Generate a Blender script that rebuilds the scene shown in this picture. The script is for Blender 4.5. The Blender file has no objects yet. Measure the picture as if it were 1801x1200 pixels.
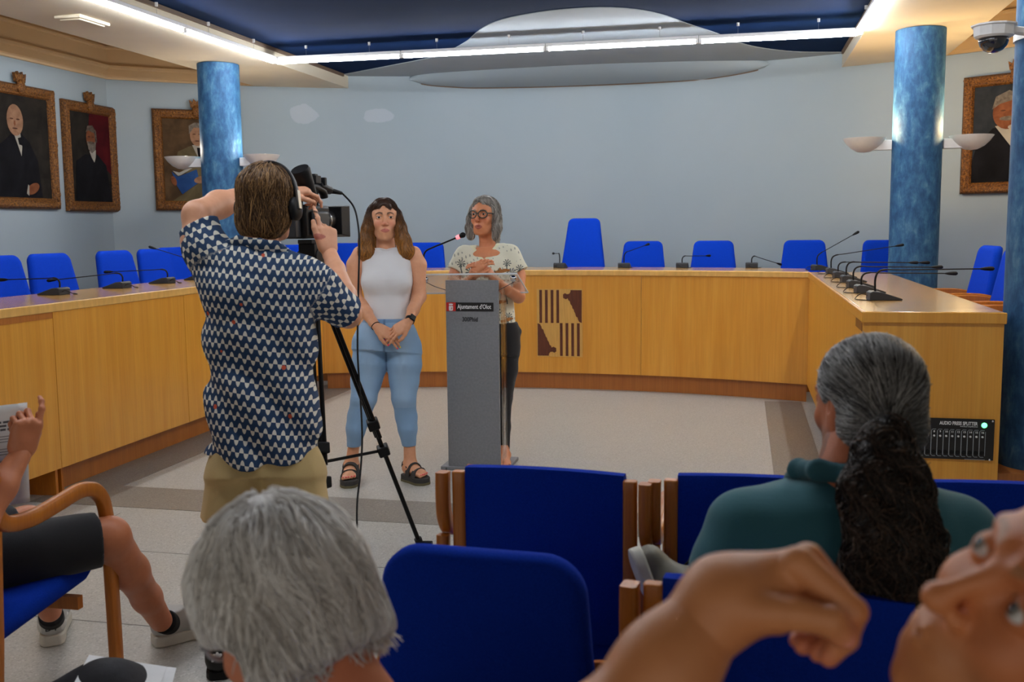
import bpy, bmesh, random
import numpy as np
from math import sin, cos, tan, pi, radians, degrees, atan2, sqrt, atan
from mathutils import Vector, Matrix, Quaternion

S = bpy.context.scene
COL = S.collection
random.seed(7); np.random.seed(7)

# ------------------------------------------------------------------ camera
FPX = 1779.0; CX, CY = 900.5, 600.0; EYE = 1.5
YAW, PITCH, ROLL = radians(12.78), radians(-6.52), radians(0.59)
_f = np.array([-sin(YAW)*cos(PITCH), cos(YAW)*cos(PITCH), sin(PITCH)])
_r0 = np.array([cos(YAW), sin(YAW), 0.0]); _u0 = np.cross(_r0, _f)
_r = _r0*cos(ROLL) - _u0*sin(ROLL); _u = _r0*sin(ROLL) + _u0*cos(ROLL)
CAM = np.array([0.0, 0.0, EYE])
cd = bpy.data.cameras.new('camera'); cam = bpy.data.objects.new('camera', cd); COL.objects.link(cam)
cam.matrix_world = Matrix(((_r[0], _u[0], -_f[0], 0), (_r[1], _u[1], -_f[1], 0), (_r[2], _u[2], -_f[2], EYE), (0, 0, 0, 1)))
cd.sensor_fit = 'HORIZONTAL'; cd.sensor_width = 36.0; cd.lens = FPX/1801.0*36.0
cd.clip_start = 0.05; cd.clip_end = 60
cd.dof.use_dof = True; cd.dof.focus_distance = 5.6; cd.dof.aperture_fstop = 5.6
S.camera = cam

# ------------------------------------------------------------------ world, exposure
w = bpy.data.worlds.new('world'); S.world = w; w.use_nodes = True
bg = w.node_tree.nodes['Background']; bg.inputs[0].default_value = (1.0, 0.93, 0.84, 1); bg.inputs[1].default_value = 0.40
S.view_settings.view_transform = 'Standard'; S.view_settings.look = 'None'
S.view_settings.exposure = 0.75; S.view_settings.gamma = 1.0; S.view_settings.use_curve_mapping = False
TUBE_POWER = 46.0        # emission of the fluorescent tubes

# ------------------------------------------------------------------ points in the room from directions of sight
def ray(x, y): return _f + _r*((x-CX)/FPX) - _u*((y-CY)/FPX)
def at_z(x, y, z=0.0): d = ray(x, y); return CAM + d*((z-EYE)/d[2])
def at_y(x, y, Y): d = ray(x, y); return CAM + d*(Y/d[1])
def at_x(x, y, X): d = ray(x, y); return CAM + d*(X/d[0])
def W(x, y, D): return CAM + ray(x, y)*D

# ------------------------------------------------------------------ materials
def nmat(name):
    m = bpy.data.materials.new(name); m.use_nodes = True
    return m, m.node_tree, m.node_tree.nodes['Principled BSDF']
def srgb(r, g, b):
    f = lambda c: (c/255/12.92) if c/255 <= 0.04045 else ((c/255+0.055)/1.055)**2.4
    return (f(r), f(g), f(b), 1.0)
def tex(nt, kind, **kw):
    n = nt.nodes.new(kind)
    for k, v in kw.items():
        if k in n.inputs: n.inputs[k].default_value = v
        else: setattr(n, k, v)
    return n
def coords(nt, out='Object', scale=None, rot=None):
    c = nt.nodes.new('ShaderNodeTexCoord'); s = c.outputs[out]
    if scale or rot:
        mp = nt.nodes.new('ShaderNodeMapping')
        if scale: mp.inputs['Scale'].default_value = scale
        if rot: mp.inputs['Rotation'].default_value = rot
        nt.links.new(s, mp.inputs[0]); s = mp.outputs[0]
    return s
def ramp(nt, src, stops, interp='LINEAR'):
    r = nt.nodes.new('ShaderNodeValToRGB'); cr = r.color_ramp; cr.interpolation = interp
    cr.elements[0].position, cr.elements[0].color = stops[0]
    cr.elements[1].position, cr.elements[1].color = stops[-1]
    for p, c in stops[1:-1]:
        e = cr.elements.new(p); e.color = c
    nt.links.new(src, r.inputs[0]); return r.outputs[0]
def bump(nt, bs, h, strength=0.2, dist=0.01):
    b = nt.nodes.new('ShaderNodeBump'); b.inputs['Strength'].default_value = strength; b.inputs['Distance'].default_value = dist
    nt.links.new(h, b.inputs['Height']); nt.links.new(b.outputs[0], bs.inputs['Normal'])
def plain(name, col, rough=0.5, metal=0.0, spec=None, noise=0.0, nscale=40, bumps=0.0, sheen=0, coat=0):
    m, nt, bs = nmat(name); bs.inputs['Base Color'].default_value = col
    bs.inputs['Roughness'].default_value = rough; bs.inputs['Metallic'].default_value = metal
    if spec is not None: bs.inputs['Specular IOR Level'].default_value = spec
    if sheen: bs.inputs['Sheen Weight'].default_value = sheen
    if coat: bs.inputs['Coat Weight'].default_value = coat
    n = tex(nt, 'ShaderNodeTexNoise', Scale=nscale, Detail=4.0); nt.links.new(coords(nt), n.inputs['Vector'])
    k = max(noise, 0.02)
    lo = tuple(c*(1-k) for c in col[:3])+(1,); hi = tuple(min(1, c*(1+k)) for c in col[:3])+(1,)
    nt.links.new(ramp(nt, n.outputs['Fac'], [(0.3, lo), (0.7, hi)]), bs.inputs['Base Color'])
    if bumps: bump(nt, bs, n.outputs['Fac'], bumps, 0.004)
    return m
def emis(name, col, power):
    m, nt, bs = nmat(name); bs.inputs['Base Color'].default_value = (0.8, 0.8, 0.8, 1)
    bs.inputs['Emission Color'].default_value = col; bs.inputs['Emission Strength'].default_value = power
    return m
def wood(name, a, b, scale=(14, 14, 0.9), rough=0.35, coat=0.25, grain=1.0):
    m, nt, bs = nmat(name)
    v = coords(nt, 'Object', scale)
    n = tex(nt, 'ShaderNodeTexNoise', Scale=1.0, Detail=6.0, Roughness=0.6, Distortion=0.4); nt.links.new(v, n.inputs['Vector'])
    c1 = ramp(nt, n.outputs['Fac'], [(0.3, b), (0.75, a)])
    v2 = coords(nt, 'Object', (scale[0]*9, scale[1]*9, scale[2]*2.5))
    n2 = tex(nt, 'ShaderNodeTexNoise', Scale=1.0, Detail=3.0); nt.links.new(v2, n2.inputs['Vector'])
    mx = nt.nodes.new('ShaderNodeMix'); mx.data_type = 'RGBA'; mx.blend_type = 'MULTIPLY'; mx.inputs[0].default_value = 0.35*grain
    nt.links.new(c1, mx.inputs[6])
    nt.links.new(ramp(nt, n2.outputs['Fac'], [(0.35, (0.62, 0.55, 0.45, 1)), (0.65, (1, 1, 1, 1))]), mx.inputs[7])
    nt.links.new(mx.outputs[2], bs.inputs['Base Color'])
    bs.inputs['Roughness'].default_value = rough; bs.inputs['Coat Weight'].default_value = coat; bs.inputs['Coat Roughness'].default_value = 0.2
    return m
M = {}
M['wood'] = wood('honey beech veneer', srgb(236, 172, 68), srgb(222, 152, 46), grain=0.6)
M['wood_edge_lit'] = wood('lit beech nosing', srgb(244, 196, 112), srgb(234, 182, 96), scale=(3, 3, 3))  # edge wood coloured paler to stand for the light falling on top
M['wood_top'] = wood('honey beech worktop', srgb(222, 172, 100), srgb(200, 148, 76), scale=(9, 9, 9), rough=0.22, coat=0.5)
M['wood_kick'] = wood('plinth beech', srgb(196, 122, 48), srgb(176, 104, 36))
M['wood_chair'] = wood('chair beech', srgb(204, 124, 30), srgb(180, 100, 18), scale=(20, 20, 3), rough=0.4, coat=0.12)
M['inlay'] = wood('dark walnut inlay', srgb(112, 52, 22), srgb(84, 36, 14), scale=(40, 40, 8))
M['inlay_light'] = wood('pale inlay ground', srgb(232, 184, 100), srgb(220, 168, 84), scale=(10, 10, 2))
M['fabric'] = plain('royal blue wool', srgb(12, 62, 190), 0.95, spec=0.1, noise=0.12, nscale=260, bumps=0.3)
M['fabric_dark'] = plain('dark royal blue wool', srgb(10, 50, 160), 0.95, spec=0.1, noise=0.14, nscale=300, bumps=0.35)
M['black'] = plain('black plastic', srgb(15, 15, 17), 0.5, spec=0.25)
M['blackmetal'] = plain('black anodised metal', srgb(18, 18, 20), 0.3, metal=0.6)
M['darkgrey'] = plain('charcoal plastic', srgb(44, 46, 50), 0.5)
M['white'] = plain('white painted metal', srgb(236, 236, 236), 0.4)
M['chrome'] = plain('chrome', srgb(220, 220, 225), 0.12, metal=1.0)
M['steel'] = plain('grey steel', srgb(150, 152, 155), 0.3, metal=0.9)
M['red_led'] = emis('red led', (1, 0.05, 0.08, 1), 1.2)
M['green_led'] = emis('green led', (0.10, 1, 0.30, 1), 1.6)
M['tube'] = emis('lit tube', (0.93, 0.96, 1.0, 1), TUBE_POWER)
M['beige'] = plain('beige painted plaster', srgb(212, 186, 148), 0.85, noise=0.03, nscale=3)
M['soffit'] = plain('cream soffit paint', srgb(222, 212, 190), 0.85, noise=0.03, nscale=3)
M['pale'] = plain('pale grey panel paint', srgb(152, 164, 173), 0.85, noise=0.03, nscale=3)
M['blueceil'] = plain('deep blue ceiling paint', srgb(15, 37, 74), 0.95, spec=0.05, noise=0.1, nscale=2)
def wall_material():
    m, nt, bs = nmat('pale blue grey wall paint')
    n = tex(nt, 'ShaderNodeTexNoise', Scale=0.7, Detail=3.0); nt.links.new(coords(nt), n.inputs['Vector'])
    base = ramp(nt, n.outputs['Fac'], [(0.3, srgb(150, 166, 176)), (0.7, srgb(157, 171, 180))])
    last = base
    # two pale patches of light painted into the wall colour
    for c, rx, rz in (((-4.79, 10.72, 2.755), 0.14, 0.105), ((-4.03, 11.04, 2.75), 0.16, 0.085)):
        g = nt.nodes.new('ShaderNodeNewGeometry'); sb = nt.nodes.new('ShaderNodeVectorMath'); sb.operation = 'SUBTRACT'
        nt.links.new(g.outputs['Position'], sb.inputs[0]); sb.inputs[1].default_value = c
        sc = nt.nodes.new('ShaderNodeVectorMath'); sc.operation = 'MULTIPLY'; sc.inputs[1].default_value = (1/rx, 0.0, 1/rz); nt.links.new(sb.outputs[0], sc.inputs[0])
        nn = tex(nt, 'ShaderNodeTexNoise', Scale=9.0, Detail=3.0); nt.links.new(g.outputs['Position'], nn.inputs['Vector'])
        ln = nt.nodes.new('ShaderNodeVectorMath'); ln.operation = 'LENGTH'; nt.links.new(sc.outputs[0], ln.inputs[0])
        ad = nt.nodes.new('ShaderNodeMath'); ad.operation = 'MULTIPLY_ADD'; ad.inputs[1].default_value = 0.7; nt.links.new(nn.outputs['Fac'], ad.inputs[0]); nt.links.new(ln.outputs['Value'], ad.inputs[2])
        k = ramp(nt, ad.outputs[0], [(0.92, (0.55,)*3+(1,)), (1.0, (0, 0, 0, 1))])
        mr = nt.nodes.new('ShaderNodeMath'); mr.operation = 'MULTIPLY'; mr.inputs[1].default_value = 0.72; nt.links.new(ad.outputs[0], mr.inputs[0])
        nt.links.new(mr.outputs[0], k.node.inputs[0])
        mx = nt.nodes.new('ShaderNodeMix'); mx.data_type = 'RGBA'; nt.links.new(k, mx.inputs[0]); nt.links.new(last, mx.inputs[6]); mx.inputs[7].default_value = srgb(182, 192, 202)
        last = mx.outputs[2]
    nt.links.new(last, bs.inputs['Base Color']); bs.inputs['Roughness'].default_value = 0.8
    nf = tex(nt, 'ShaderNodeTexNoise', Scale=60.0, Detail=2.0); nt.links.new(coords(nt), nf.inputs['Vector']); bump(nt, bs, nf.outputs['Fac'], 0.06, 0.003)
    return m
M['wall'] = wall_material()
def terrazzo(name, base, dark, light):
    m, nt, bs = nmat(name)
    v = coords(nt)
    n1 = tex(nt, 'ShaderNodeTexVoronoi', Scale=160.0); nt.links.new(v, n1.inputs['Vector'])
    c = ramp(nt, n1.outputs['Color'], [(0.0, dark), (0.35, base), (0.7, base), (1.0, light)])
    # joints of the large slabs
    nt.links.new(c, bs.inputs['Base Color'])
    n3 = tex(nt, 'ShaderNodeTexNoise', Scale=1.2, Detail=2.0); nt.links.new(v, n3.inputs['Vector'])
    r = nt.nodes.new('ShaderNodeMapRange'); r.inputs[3].default_value = 0.30; r.inputs[4].default_value = 0.42
    nt.links.new(n3.outputs['Fac'], r.inputs[0]); nt.links.new(r.outputs[0], bs.inputs['Roughness'])
    return m
M['floor'] = terrazzo('pale terrazzo', srgb(176, 174, 166), srgb(140, 138, 132), srgb(204, 202, 196))
M['floor_band'] = terrazzo('grey terrazzo band', srgb(128, 122, 112), srgb(98, 94, 88), srgb(160, 154, 144))
M['joint'] = plain('floor joint', srgb(150, 147, 140), 0.6)
def column_material():
    m, nt, bs = nmat('mottled blue stucco')
    n = tex(nt, 'ShaderNodeTexNoise', Scale=1.0, Detail=8.0, Roughness=0.65, Distortion=0.25); nt.links.new(coords(nt, 'Object', (16, 16, 8)), n.inputs['Vector'])
    c = ramp(nt, n.outputs['Fac'], [(0.30, srgb(34, 72, 112)), (0.46, srgb(48, 92, 134)), (0.58, srgb(66, 112, 150)), (0.74, srgb(106, 146, 174))])
    n2 = tex(nt, 'ShaderNodeTexNoise', Scale=1.0, Detail=5.0, Roughness=0.7); nt.links.new(coords(nt, 'Object', (46, 46, 15)), n2.inputs['Vector'])
    mx = nt.nodes.new('ShaderNodeMix'); mx.data_type = 'RGBA'; mx.blend_type = 'MULTIPLY'; mx.inputs[0].default_value = 0.5
    nt.links.new(c, mx.inputs[6]); nt.links.new(ramp(nt, n2.outputs['Fac'], [(0.35, (0.62, 0.70, 0.74, 1)), (0.6, (1, 1, 1, 1))]), mx.inputs[7])
    nt.links.new(mx.outputs[2], bs.inputs['Base Color']); bs.inputs['Roughness'].default_value = 0.6; bs.inputs['Specular IOR Level'].default_value = 0.25
    bump(nt, bs, n2.outputs['Fac'], 0.15, 0.004)
    return m
M['column'] = column_material()
def gilt_material():
    m, nt, bs = nmat('carved gilt wood')
    n = tex(nt, 'ShaderNodeTexNoise', Scale=70.0, Detail=5.0); nt.links.new(coords(nt), n.inputs['Vector'])
    nt.links.new(ramp(nt, n.outputs['Fac'], [(0.35, srgb(72, 42, 16)), (0.5, srgb(114, 70, 24)), (0.7, srgb(152, 102, 38))]), bs.inputs['Base Color'])
    bs.inputs['Roughness'].default_value = 0.5; bs.inputs['Metallic'].default_value = 0.2
    bump(nt, bs, n.outputs['Fac'], 0.6, 0.02); return m
M['gilt'] = gilt_material()
def acrylic():
    m, nt, bs = nmat('clear acrylic')
    bs.inputs['Base Color'].default_value = (0.96, 0.98, 0.98, 1); bs.inputs['Roughness'].default_value = 0.03
    bs.inputs['Transmission Weight'].default_value = 1.0; bs.inputs['IOR'].default_value = 1.12
    tr = nt.nodes.new('ShaderNodeBsdfTransparent'); mx = nt.nodes.new('ShaderNodeMixShader'); mx.inputs[0].default_value = 0.45
    out = nt.nodes['Material Output']; nt.links.new(bs.outputs[0], mx.inputs[1]); nt.links.new(tr.outputs[0], mx.inputs[2]); nt.links.new(mx.outputs[0], out.inputs[0])
    return m
M['acrylic'] = acrylic()

# ------------------------------------------------------------------ mesh helpers
class MB:
    def __init__(s): s.v = []; s.f = []
    def add(s, vs, fs):
        o = len(s.v); s.v += [tuple(map(float, p)) for p in vs]; s.f += [tuple(i+o for i in f) for f in fs]; return s
    def box(s, c, d, rz=0.0, mtx=None):
        x, y, z = (k/2 for k in d)
        vs = [Vector(p) for p in ((-x,-y,-z),(x,-y,-z),(x,y,-z),(-x,y,-z),(-x,-y,z),(x,-y,z),(x,y,z),(-x,y,z))]
        R = Matrix.Rotation(rz, 3, 'Z') if mtx is None else mtx
        vs = [R @ p + Vector(c) for p in vs]
        return s.add(vs, [(0,3,2,1),(4,5,6,7),(0,1,5,4),(1,2,6,5),(2,3,7,6),(3,0,4,7)])
    def prism(s, pts, z0, z1, fn=None):
        """outline in (a,b), extruded from z0 to z1; fn maps (a,b,h) to a point"""
        fn = fn or (lambda a, b, h: (a, b, h)); n = len(pts)
        vs = [fn(a, b, z0) for a, b in pts] + [fn(a, b, z1) for a, b in pts]
        fs = [tuple(range(n))[::-1], tuple(range(n, 2*n))] + [(i, (i+1) % n, n+(i+1) % n, n+i) for i in range(n)]
        return s.add(vs, fs)
    def tube(s, path, r, n=10, cap=True, flat=None, up=(0, 0, 1)):
        """round (or flat=(w,h) rectangular) section swept along a path"""
        P = [Vector(p) for p in path]; rs = r if hasattr(r, '__len__') else [r]*len(P)
        vs = []; prev = None
        for i, p in enumerate(P):
            t = (P[min(i+1, len(P)-1)] - P[max(i-1, 0)]).normalized()
            if prev is None:
                a = Vector(up).cross(t)
                if a.length < 1e-3: a = Vector((1, 0, 0)).cross(t)
                a.normalize()
            else:
                a = prev - t*prev.dot(t); a.normalize()
            prev = a; b = t.cross(a)
            if flat:
                w_, h_ = flat[0]/2*rs[i], flat[1]/2*rs[i]
                c_ = min(w_, h_)*0.35
                sec = [(w_-c_, -h_), (w_, -h_+c_), (w_, h_-c_), (w_-c_, h_), (-w_+c_, h_), (-w_, h_-c_), (-w_, -h_+c_), (-w_+c_, -h_)]
            else: sec = [(rs[i]*cos(2*pi*k/n), rs[i]*sin(2*pi*k/n)) for k in range(n)]
            vs += [p + a*x + b*y for x, y in sec]
        m = len(vs)//len(P); fs = []
        for i in range(len(P)-1):
            for k in range(m): fs.append((i*m+k, i*m+(k+1) % m, (i+1)*m+(k+1) % m, (i+1)*m+k))
        if cap: fs += [tuple(range(m))[::-1], tuple(range((len(P)-1)*m, len(P)*m))]
        return s.add(vs, fs)
    def lathe(s, prof, c=(0, 0, 0), n=24, axis=None, sx=1.0, sy=1.0):
        R = Matrix.Identity(3) if axis is None else Vector((0, 0, 1)).rotation_difference(Vector(axis)).to_matrix()
        vs = []
        for r_, z_ in prof: vs += [R @ Vector((r_*cos(2*pi*k/n)*sx, r_*sin(2*pi*k/n)*sy, z_)) + Vector(c) for k in range(n)]
        fs = [(i*n+k, i*n+(k+1) % n, (i+1)*n+(k+1) % n, (i+1)*n+k) for i in range(len(prof)-1) for k in range(n)]
        if prof[0][0] > 1e-5: fs.append(tuple(range(n))[::-1])
        if prof[-1][0] > 1e-5: fs.append(tuple(range((len(prof)-1)*n, len(prof)*n)))
        return s.add(vs, fs)
    def ball(s, c, r, n=14, m=None):
        rr = r if hasattr(r, '__len__') else (r, r, r); k = n//2; R = m or Matrix.Identity(3); vs = []; fs = []
        for i in range(k+1):
            th = pi*i/k
            for j in range(n): vs.append(R @ Vector((rr[0]*sin(th)*cos(2*pi*j/n), rr[1]*sin(th)*sin(2*pi*j/n), rr[2]*cos(th))) + Vector(c))
        for i in range(k):
            for j in range(n): fs.append((i*n+j, (i+1)*n+j, (i+1)*n+(j+1) % n, i*n+(j+1) % n))
        return s.add(vs, fs)
    def build(s, name, mat, parent=None, smooth=40, bevel=0.0, segs=2, world=False):
        me = bpy.data.meshes.new(name); me.from_pydata(s.v, [], s.f); me.update()
        o = link(name, me, mat, parent, smooth)
        if bevel:
            b = o.modifiers.new('bevel', 'BEVEL'); b.width = bevel; b.segments = segs; b.limit_method = 'ANGLE'; b.angle_limit = radians(35)
        return o
def link(name, me, mat, parent=None, smooth=40):
    o = bpy.data.objects.new(name, me); COL.objects.link(o)
    if mat is not None: me.materials.append(mat)
    if smooth:
        me.polygons.foreach_set('use_smooth', [True]*len(me.polygons))
        if smooth < 180: me.set_sharp_from_angle(angle=radians(smooth))
    if parent is not None: o.parent = parent
    return o
def tag(o, label=None, cat=None, group=None, kind=None):
    if label: o['label'] = label
    if cat: o['category'] = cat
    if group: o['group'] = group
    if kind: o['kind'] = kind
    return o
def empty(name, loc=(0, 0, 0), rz=0.0, label=None, cat=None, group=None):
    o = bpy.data.objects.new(name, None); COL.objects.link(o); o.location = loc; o.rotation_euler = (0, 0, rz); o.empty_display_size = 0.1
    return tag(o, label, cat, group)
def dup(o, parent=None):
    c = o.copy(); COL.objects.link(c)
    if parent is not None: c.parent = parent
    for ch in [k for k in bpy.data.objects if k.parent == o]: dup(ch, c)
    return c
def struct(name, mb, mat, **k): return tag(mb.build(name, mat, **k), kind='structure')
def smooth_path(pts, n=6):
    P = [Vector(p) for p in pts]; out = []
    for i in range(len(P)-1):
        p0 = P[max(i-1, 0)]; p1 = P[i]; p2 = P[i+1]; p3 = P[min(i+2, len(P)-1)]
        for k in range(n):
            t = k/n
            out.append(0.5*((2*p1)+(p2-p0)*t+(2*p0-5*p1+4*p2-p3)*t*t+(3*p1-p0-3*p2+p3)*t**3))
    out.append(P[-1]); return out
def text_mesh(name, body, size, mat, mtx, parent=None, depth=0.0008, align='LEFT', bold=0.0, sx=1.0):
    cu = bpy.data.curves.new('t', 'FONT'); cu.body = body; cu.size = size; cu.extrude = depth; cu.align_x = align; cu.offset = bold; cu.resolution_u = 3
    t = bpy.data.objects.new('t', cu); COL.objects.link(t)
    dg = bpy.context.evaluated_depsgraph_get(); me = bpy.data.meshes.new_from_object(t.evaluated_get(dg))
    bpy.data.objects.remove(t); bpy.data.curves.remove(cu)
    me.transform(mtx @ Matrix.Diagonal((sx, 1, 1, 1))); me.materials.clear()
    return link(name, me, mat, parent, 0)

# ================================================================== THE ROOM
R_W, WX, WY = 6.93, -1.70, 4.51            # the concave back wall is an arc
def wy(x, R=R_W): return WY + sqrt(max(0, R*R-(x-WX)**2))
XL, XR = -6.46, 3.06
ZC, ZB, ZU = 3.05, 3.19, 3.75              # soffit underside, blue ceiling, upper ceiling
Y0 = -3.0
struct('floor', MB().box((-1.7, 4.25, -0.05), (10.2, 14.6, 0.10)), M['floor'])
mb = MB().box((-1.69, 4.96, 0.0005), (4.3, 0.40, 0.003))            # cross band
mb.box((-3.69, 6.95, 0.0006), (0.34, 4.0, 0.003)).box((0.36, 6.9, 0.0007), (0.30, 3.6, 0.003))
struct('trim_1', mb, M['floor_band'])
mb = MB()
for y in (0.9, 2.1, 3.3, 4.1): mb.box((-1.7, y, 0.0005), (10, 0.004, 0.002))
for x in (-3.2, -0.7, 1.8): mb.box((x, 2.0, 0.0006), (0.004, 5.3, 0.002))
struct('trim_2', mb, M['joint'])
def arc_wall(x0, x1, z0, z1, R=R_W, th=0.12, n=64):
    xs = [x0+(x1-x0)*i/n for i in range(n+1)]; vs = []; fs = []
    for x in xs:
        y = wy(x, R); vs += [(x, y, z0), (x, y, z1), (x, y+th, z0), (x, y+th, z1)]
    for i in range(n):
        a = i*4; b = a+4
        fs += [(a, b, b+1, a+1), (a+2, a+3, b+3, b+2), (a+1, b+1, b+3, a+3), (a, a+2, b+2, b)]
    fs += [(0, 1, 3, 2), (n*4, n*4+2, n*4+3, n*4+1)]
    return MB().add(vs, fs)
YC = wy(XL)
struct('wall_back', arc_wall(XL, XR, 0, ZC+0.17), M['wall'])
struct('wall_left', MB().box((XL-0.06, (Y0+YC)/2, 1.53), (0.12, YC-Y0+0.1, 3.06)), M['wall'])
struct('wall_right', MB().box((XR+0.06, (Y0+YC)/2, 1.53), (0.12, YC-Y0+0.1, 3.06)), M['wall'])
# beige band of wall above the cornice, cornice itself
struct('trim_3', arc_wall(XL, -5.1, ZC, ZU, R_W-0.012, 0.02, 12), M['beige']); struct('trim_14', arc_wall(1.75, XR, ZC, ZU, R_W-0.012, 0.02, 12), M['beige'])
mb = MB()
for x, s in ((XL, 1), (XR, -1)): mb.box((x+s*0.006, (Y0+YC)/2, (ZC+ZU)/2), (0.012, YC-Y0, ZU-ZC))
struct('trim_4', mb, M['beige'])
mb = MB()
def cornice_profile(): return [(0, 0), (0.035, 0.0), (0.035, 0.02), (0.05, 0.03), (0.05, 0.10), (0.075, 0.115), (0.075, 0.135), (0.03, 0.16), (0.03, 0.30), (0.045, 0.31), (0.045, 0.33), (0, 0.34)]
def cornice_path(pts, name):
    prof = cornice_profile(); vs = []; n = len(prof)
    for i, (x, y, nx, ny) in enumerate(pts): vs += [(x+nx*d, y+ny*d, ZC+z) for d, z in prof]
    fs = [(i*n+k, (i+1)*n+k, (i+1)*n+k+1, i*n+k+1) for i in range(len(pts)-1) for k in range(n-1)]
    struct(name, MB().add(vs, fs), M['beige'])
def arc_pts(x0, x1, n=16):
    out = []
    for i in range(n+1):
        x = x0+(x1-x0)*i/n; y = wy(x); d = Vector((WX-x, WY-y)).normalized(); out.append((x, y, d.x, d.y))
    return out
cornice_path([(XL, Y0, 1, 0), (XL, YC-0.03, 1, 0)] + arc_pts(XL+0.01, -5.20), 'trim_5')
cornice_path(arc_pts(1.80, XR-0.01) + [(XR, YC-0.03, -1, 0), (XR, Y0, -1, 0)], 'trim_6')
# ceilings: upper beige, soffits, deep blue recess
struct('ceiling', MB().box((-1.7, 4.2, ZU+0.03), (9.7, 14.6, 0.06)), M['beige'])
def soffit(x0, x1, name):
    xs = [x0+(x1-x0)*i/8 for i in range(9)]; pts = [(x0, Y0)] + [(x, wy(x)-0.002) for x in xs] + [(x1, Y0)]
    return struct(name, MB().prism(pts[::-1], ZC, ZU-0.02), M['soffit'])
soffit(-5.24, -4.33, 'trim_7'); soffit(0.96, 1.86, 'trim_8')
xs = [-4.33+(5.29)*i/24 for i in range(25)]
struct('trim_9', MB().prism(([(-4.33, Y0)] + [(x, wy(x)-0.002) for x in xs] + [(0.96, Y0)])[::-1], ZB, ZB+0.05), M['blueceil'])
M['edge_brown'] = plain('brown edge strip', srgb(112, 92, 76), 0.7)
# pale bell-shaped panel on the blue ceiling
bell = [(-4.33, 10.80), (-3.86, 10.51), (-3.52, 10.29), (-3.06, 9.98), (-2.78, 9.66), (-2.49, 9.22), (-2.25, 8.75), (-2.02, 8.42), (-1.75, 8.22), (-1.45, 8.11), (-1.13, 8.10), (-0.88, 8.22), (-0.66, 8.50), (-0.45, 9.0), (-0.25, 9.44), (-0.10, 9.86), (0.12, 10.30), (0.5, 10.68), (0.95, 10.84)]
def resample(pts, n):
    P = smooth_path([tuple(p) if len(p) == 3 else (p[0], p[1], 0) for p in pts], 8); L = [0]
    for i in range(1, len(P)): L.append(L[-1]+(P[i]-P[i-1]).length)
    out = []
    for k in range(n+1):
        t = L[-1]*k/n; i = max(1, next((q for q in range(len(L)) if L[q] >= t-1e-9), len(L)-1)); u = (t-L[i-1])/max(L[i]-L[i-1], 1e-9); out.append(P[i-1].lerp(P[i], u))
    return out
outl = [(q.x, q.y) for q in resample(bell, 80)] + [(x, wy(x)-0.003) for x in [0.95-5.28*i/40 for i in range(41)]]
struct('trim_10', MB().prism(outl[::-1], ZB-0.006, ZB+0.001), M['pale'])
# lens-shaped cover sloping from the wall up to the ceiling
ltop = [(-3.68, 11.14, 3.17), (-3.60, 11.10, 3.184), (-3.373, 11.004, 3.184), (-3.0, 10.95, 3.184), (-2.444, 10.90, 3.184), (-1.576, 10.874, 3.184), (-0.631, 10.959, 3.184), (-0.11, 11.06, 3.184), (0.18, 11.14, 3.184), (0.26, 11.17, 3.17)]
lbot = [(-3.68, 3.155), (-3.60, 3.115), (-3.45, 3.085), (-3.2, 3.065), (-2.9, 3.051), (-1.914, 3.045), (-0.65, 3.040), (-0.25, 3.055), (0.05, 3.085), (0.20, 3.115), (0.26, 3.155)]
tp, bt = resample(ltop, 60), resample([(x, wy(x)+0.002, z) for x, z in lbot], 60); vs = []
for i in range(61):
    for k in range(9):
        u = k/8; q = bt[i].lerp(tp[i], u); bulge = 0.030*sin(pi*u); vs.append((q.x, q.y-bulge*0.7, q.z-bulge*0.7))
    vs += [(tp[i].x, wy(tp[i].x)+0.004, 3.188)]
fs = [(i*10+k, i*10+10+k, i*10+11+k, i*10+k+1) for i in range(60) for k in range(9)]
struct('trim_11', MB().add(vs, fs), M['wall'], smooth=60)
struct('cover_shadow_strip', MB().tube([tuple(q+Vector((0, -0.006, -0.004))) for q in bt[2:-2]], 0.006, 6), M['edge_brown'])  # brown strip stands in for the thin shadow along the cover's lower edge
# wooden strips at the soffit's inner edge
struct('trim_12', MB().box((-4.318, 4.0, ZB-0.02), (0.02, 13.5, 0.03)).box((0.948, 4.0, ZB-0.02), (0.02, 13.5, 0.03)), M['edge_brown'])

# dais behind the desks
def dais_outline():
    a = [(-4.40, 3.4), (-4.40, 9.0)] + [(-4.2+5.2*i/10, dy(-4.2+5.2*i/10)+0.63) for i in range(11)] + [(1.14, 9.0), (1.14, 4.95), (2.95, 4.95), (2.95, 9.55)]
    b = [(2.9-9.2*i/20, wy(2.9-9.2*i/20)-0.01) for i in range(21)]
    return a + b + [(-6.30, 3.4)]
R_D, DX = 6.4, -1.60
def dy(x): return 9.02 - R_D + sqrt(R_D*R_D-(x-DX)**2)      # front line of the far desk's top
struct('trim_13', MB().prism(dais_outline(), 0.0, 0.34), M['wood_kick'], bevel=0.0)

# ---------------------------------------------------------------- columns
def column(x, y, label):
    mb = MB(); zb = 0.34 if y > 3 else 0
    mb.lathe([(0.195, zb), (0.195, ZC-0.004)], (x, y, 0), 48)
    return tag(mb.build('column', M['column'], smooth=60), label, 'column')
column(-4.88, 9.0, 'round mottled blue column on the left, beside the portrait of the man reading')
column(1.40, 9.0, 'round mottled blue column on the right between two white bowl lamps')
column(1.415, 5.18, 'round dark blue column at the right edge, beside the end of the desk')

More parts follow.
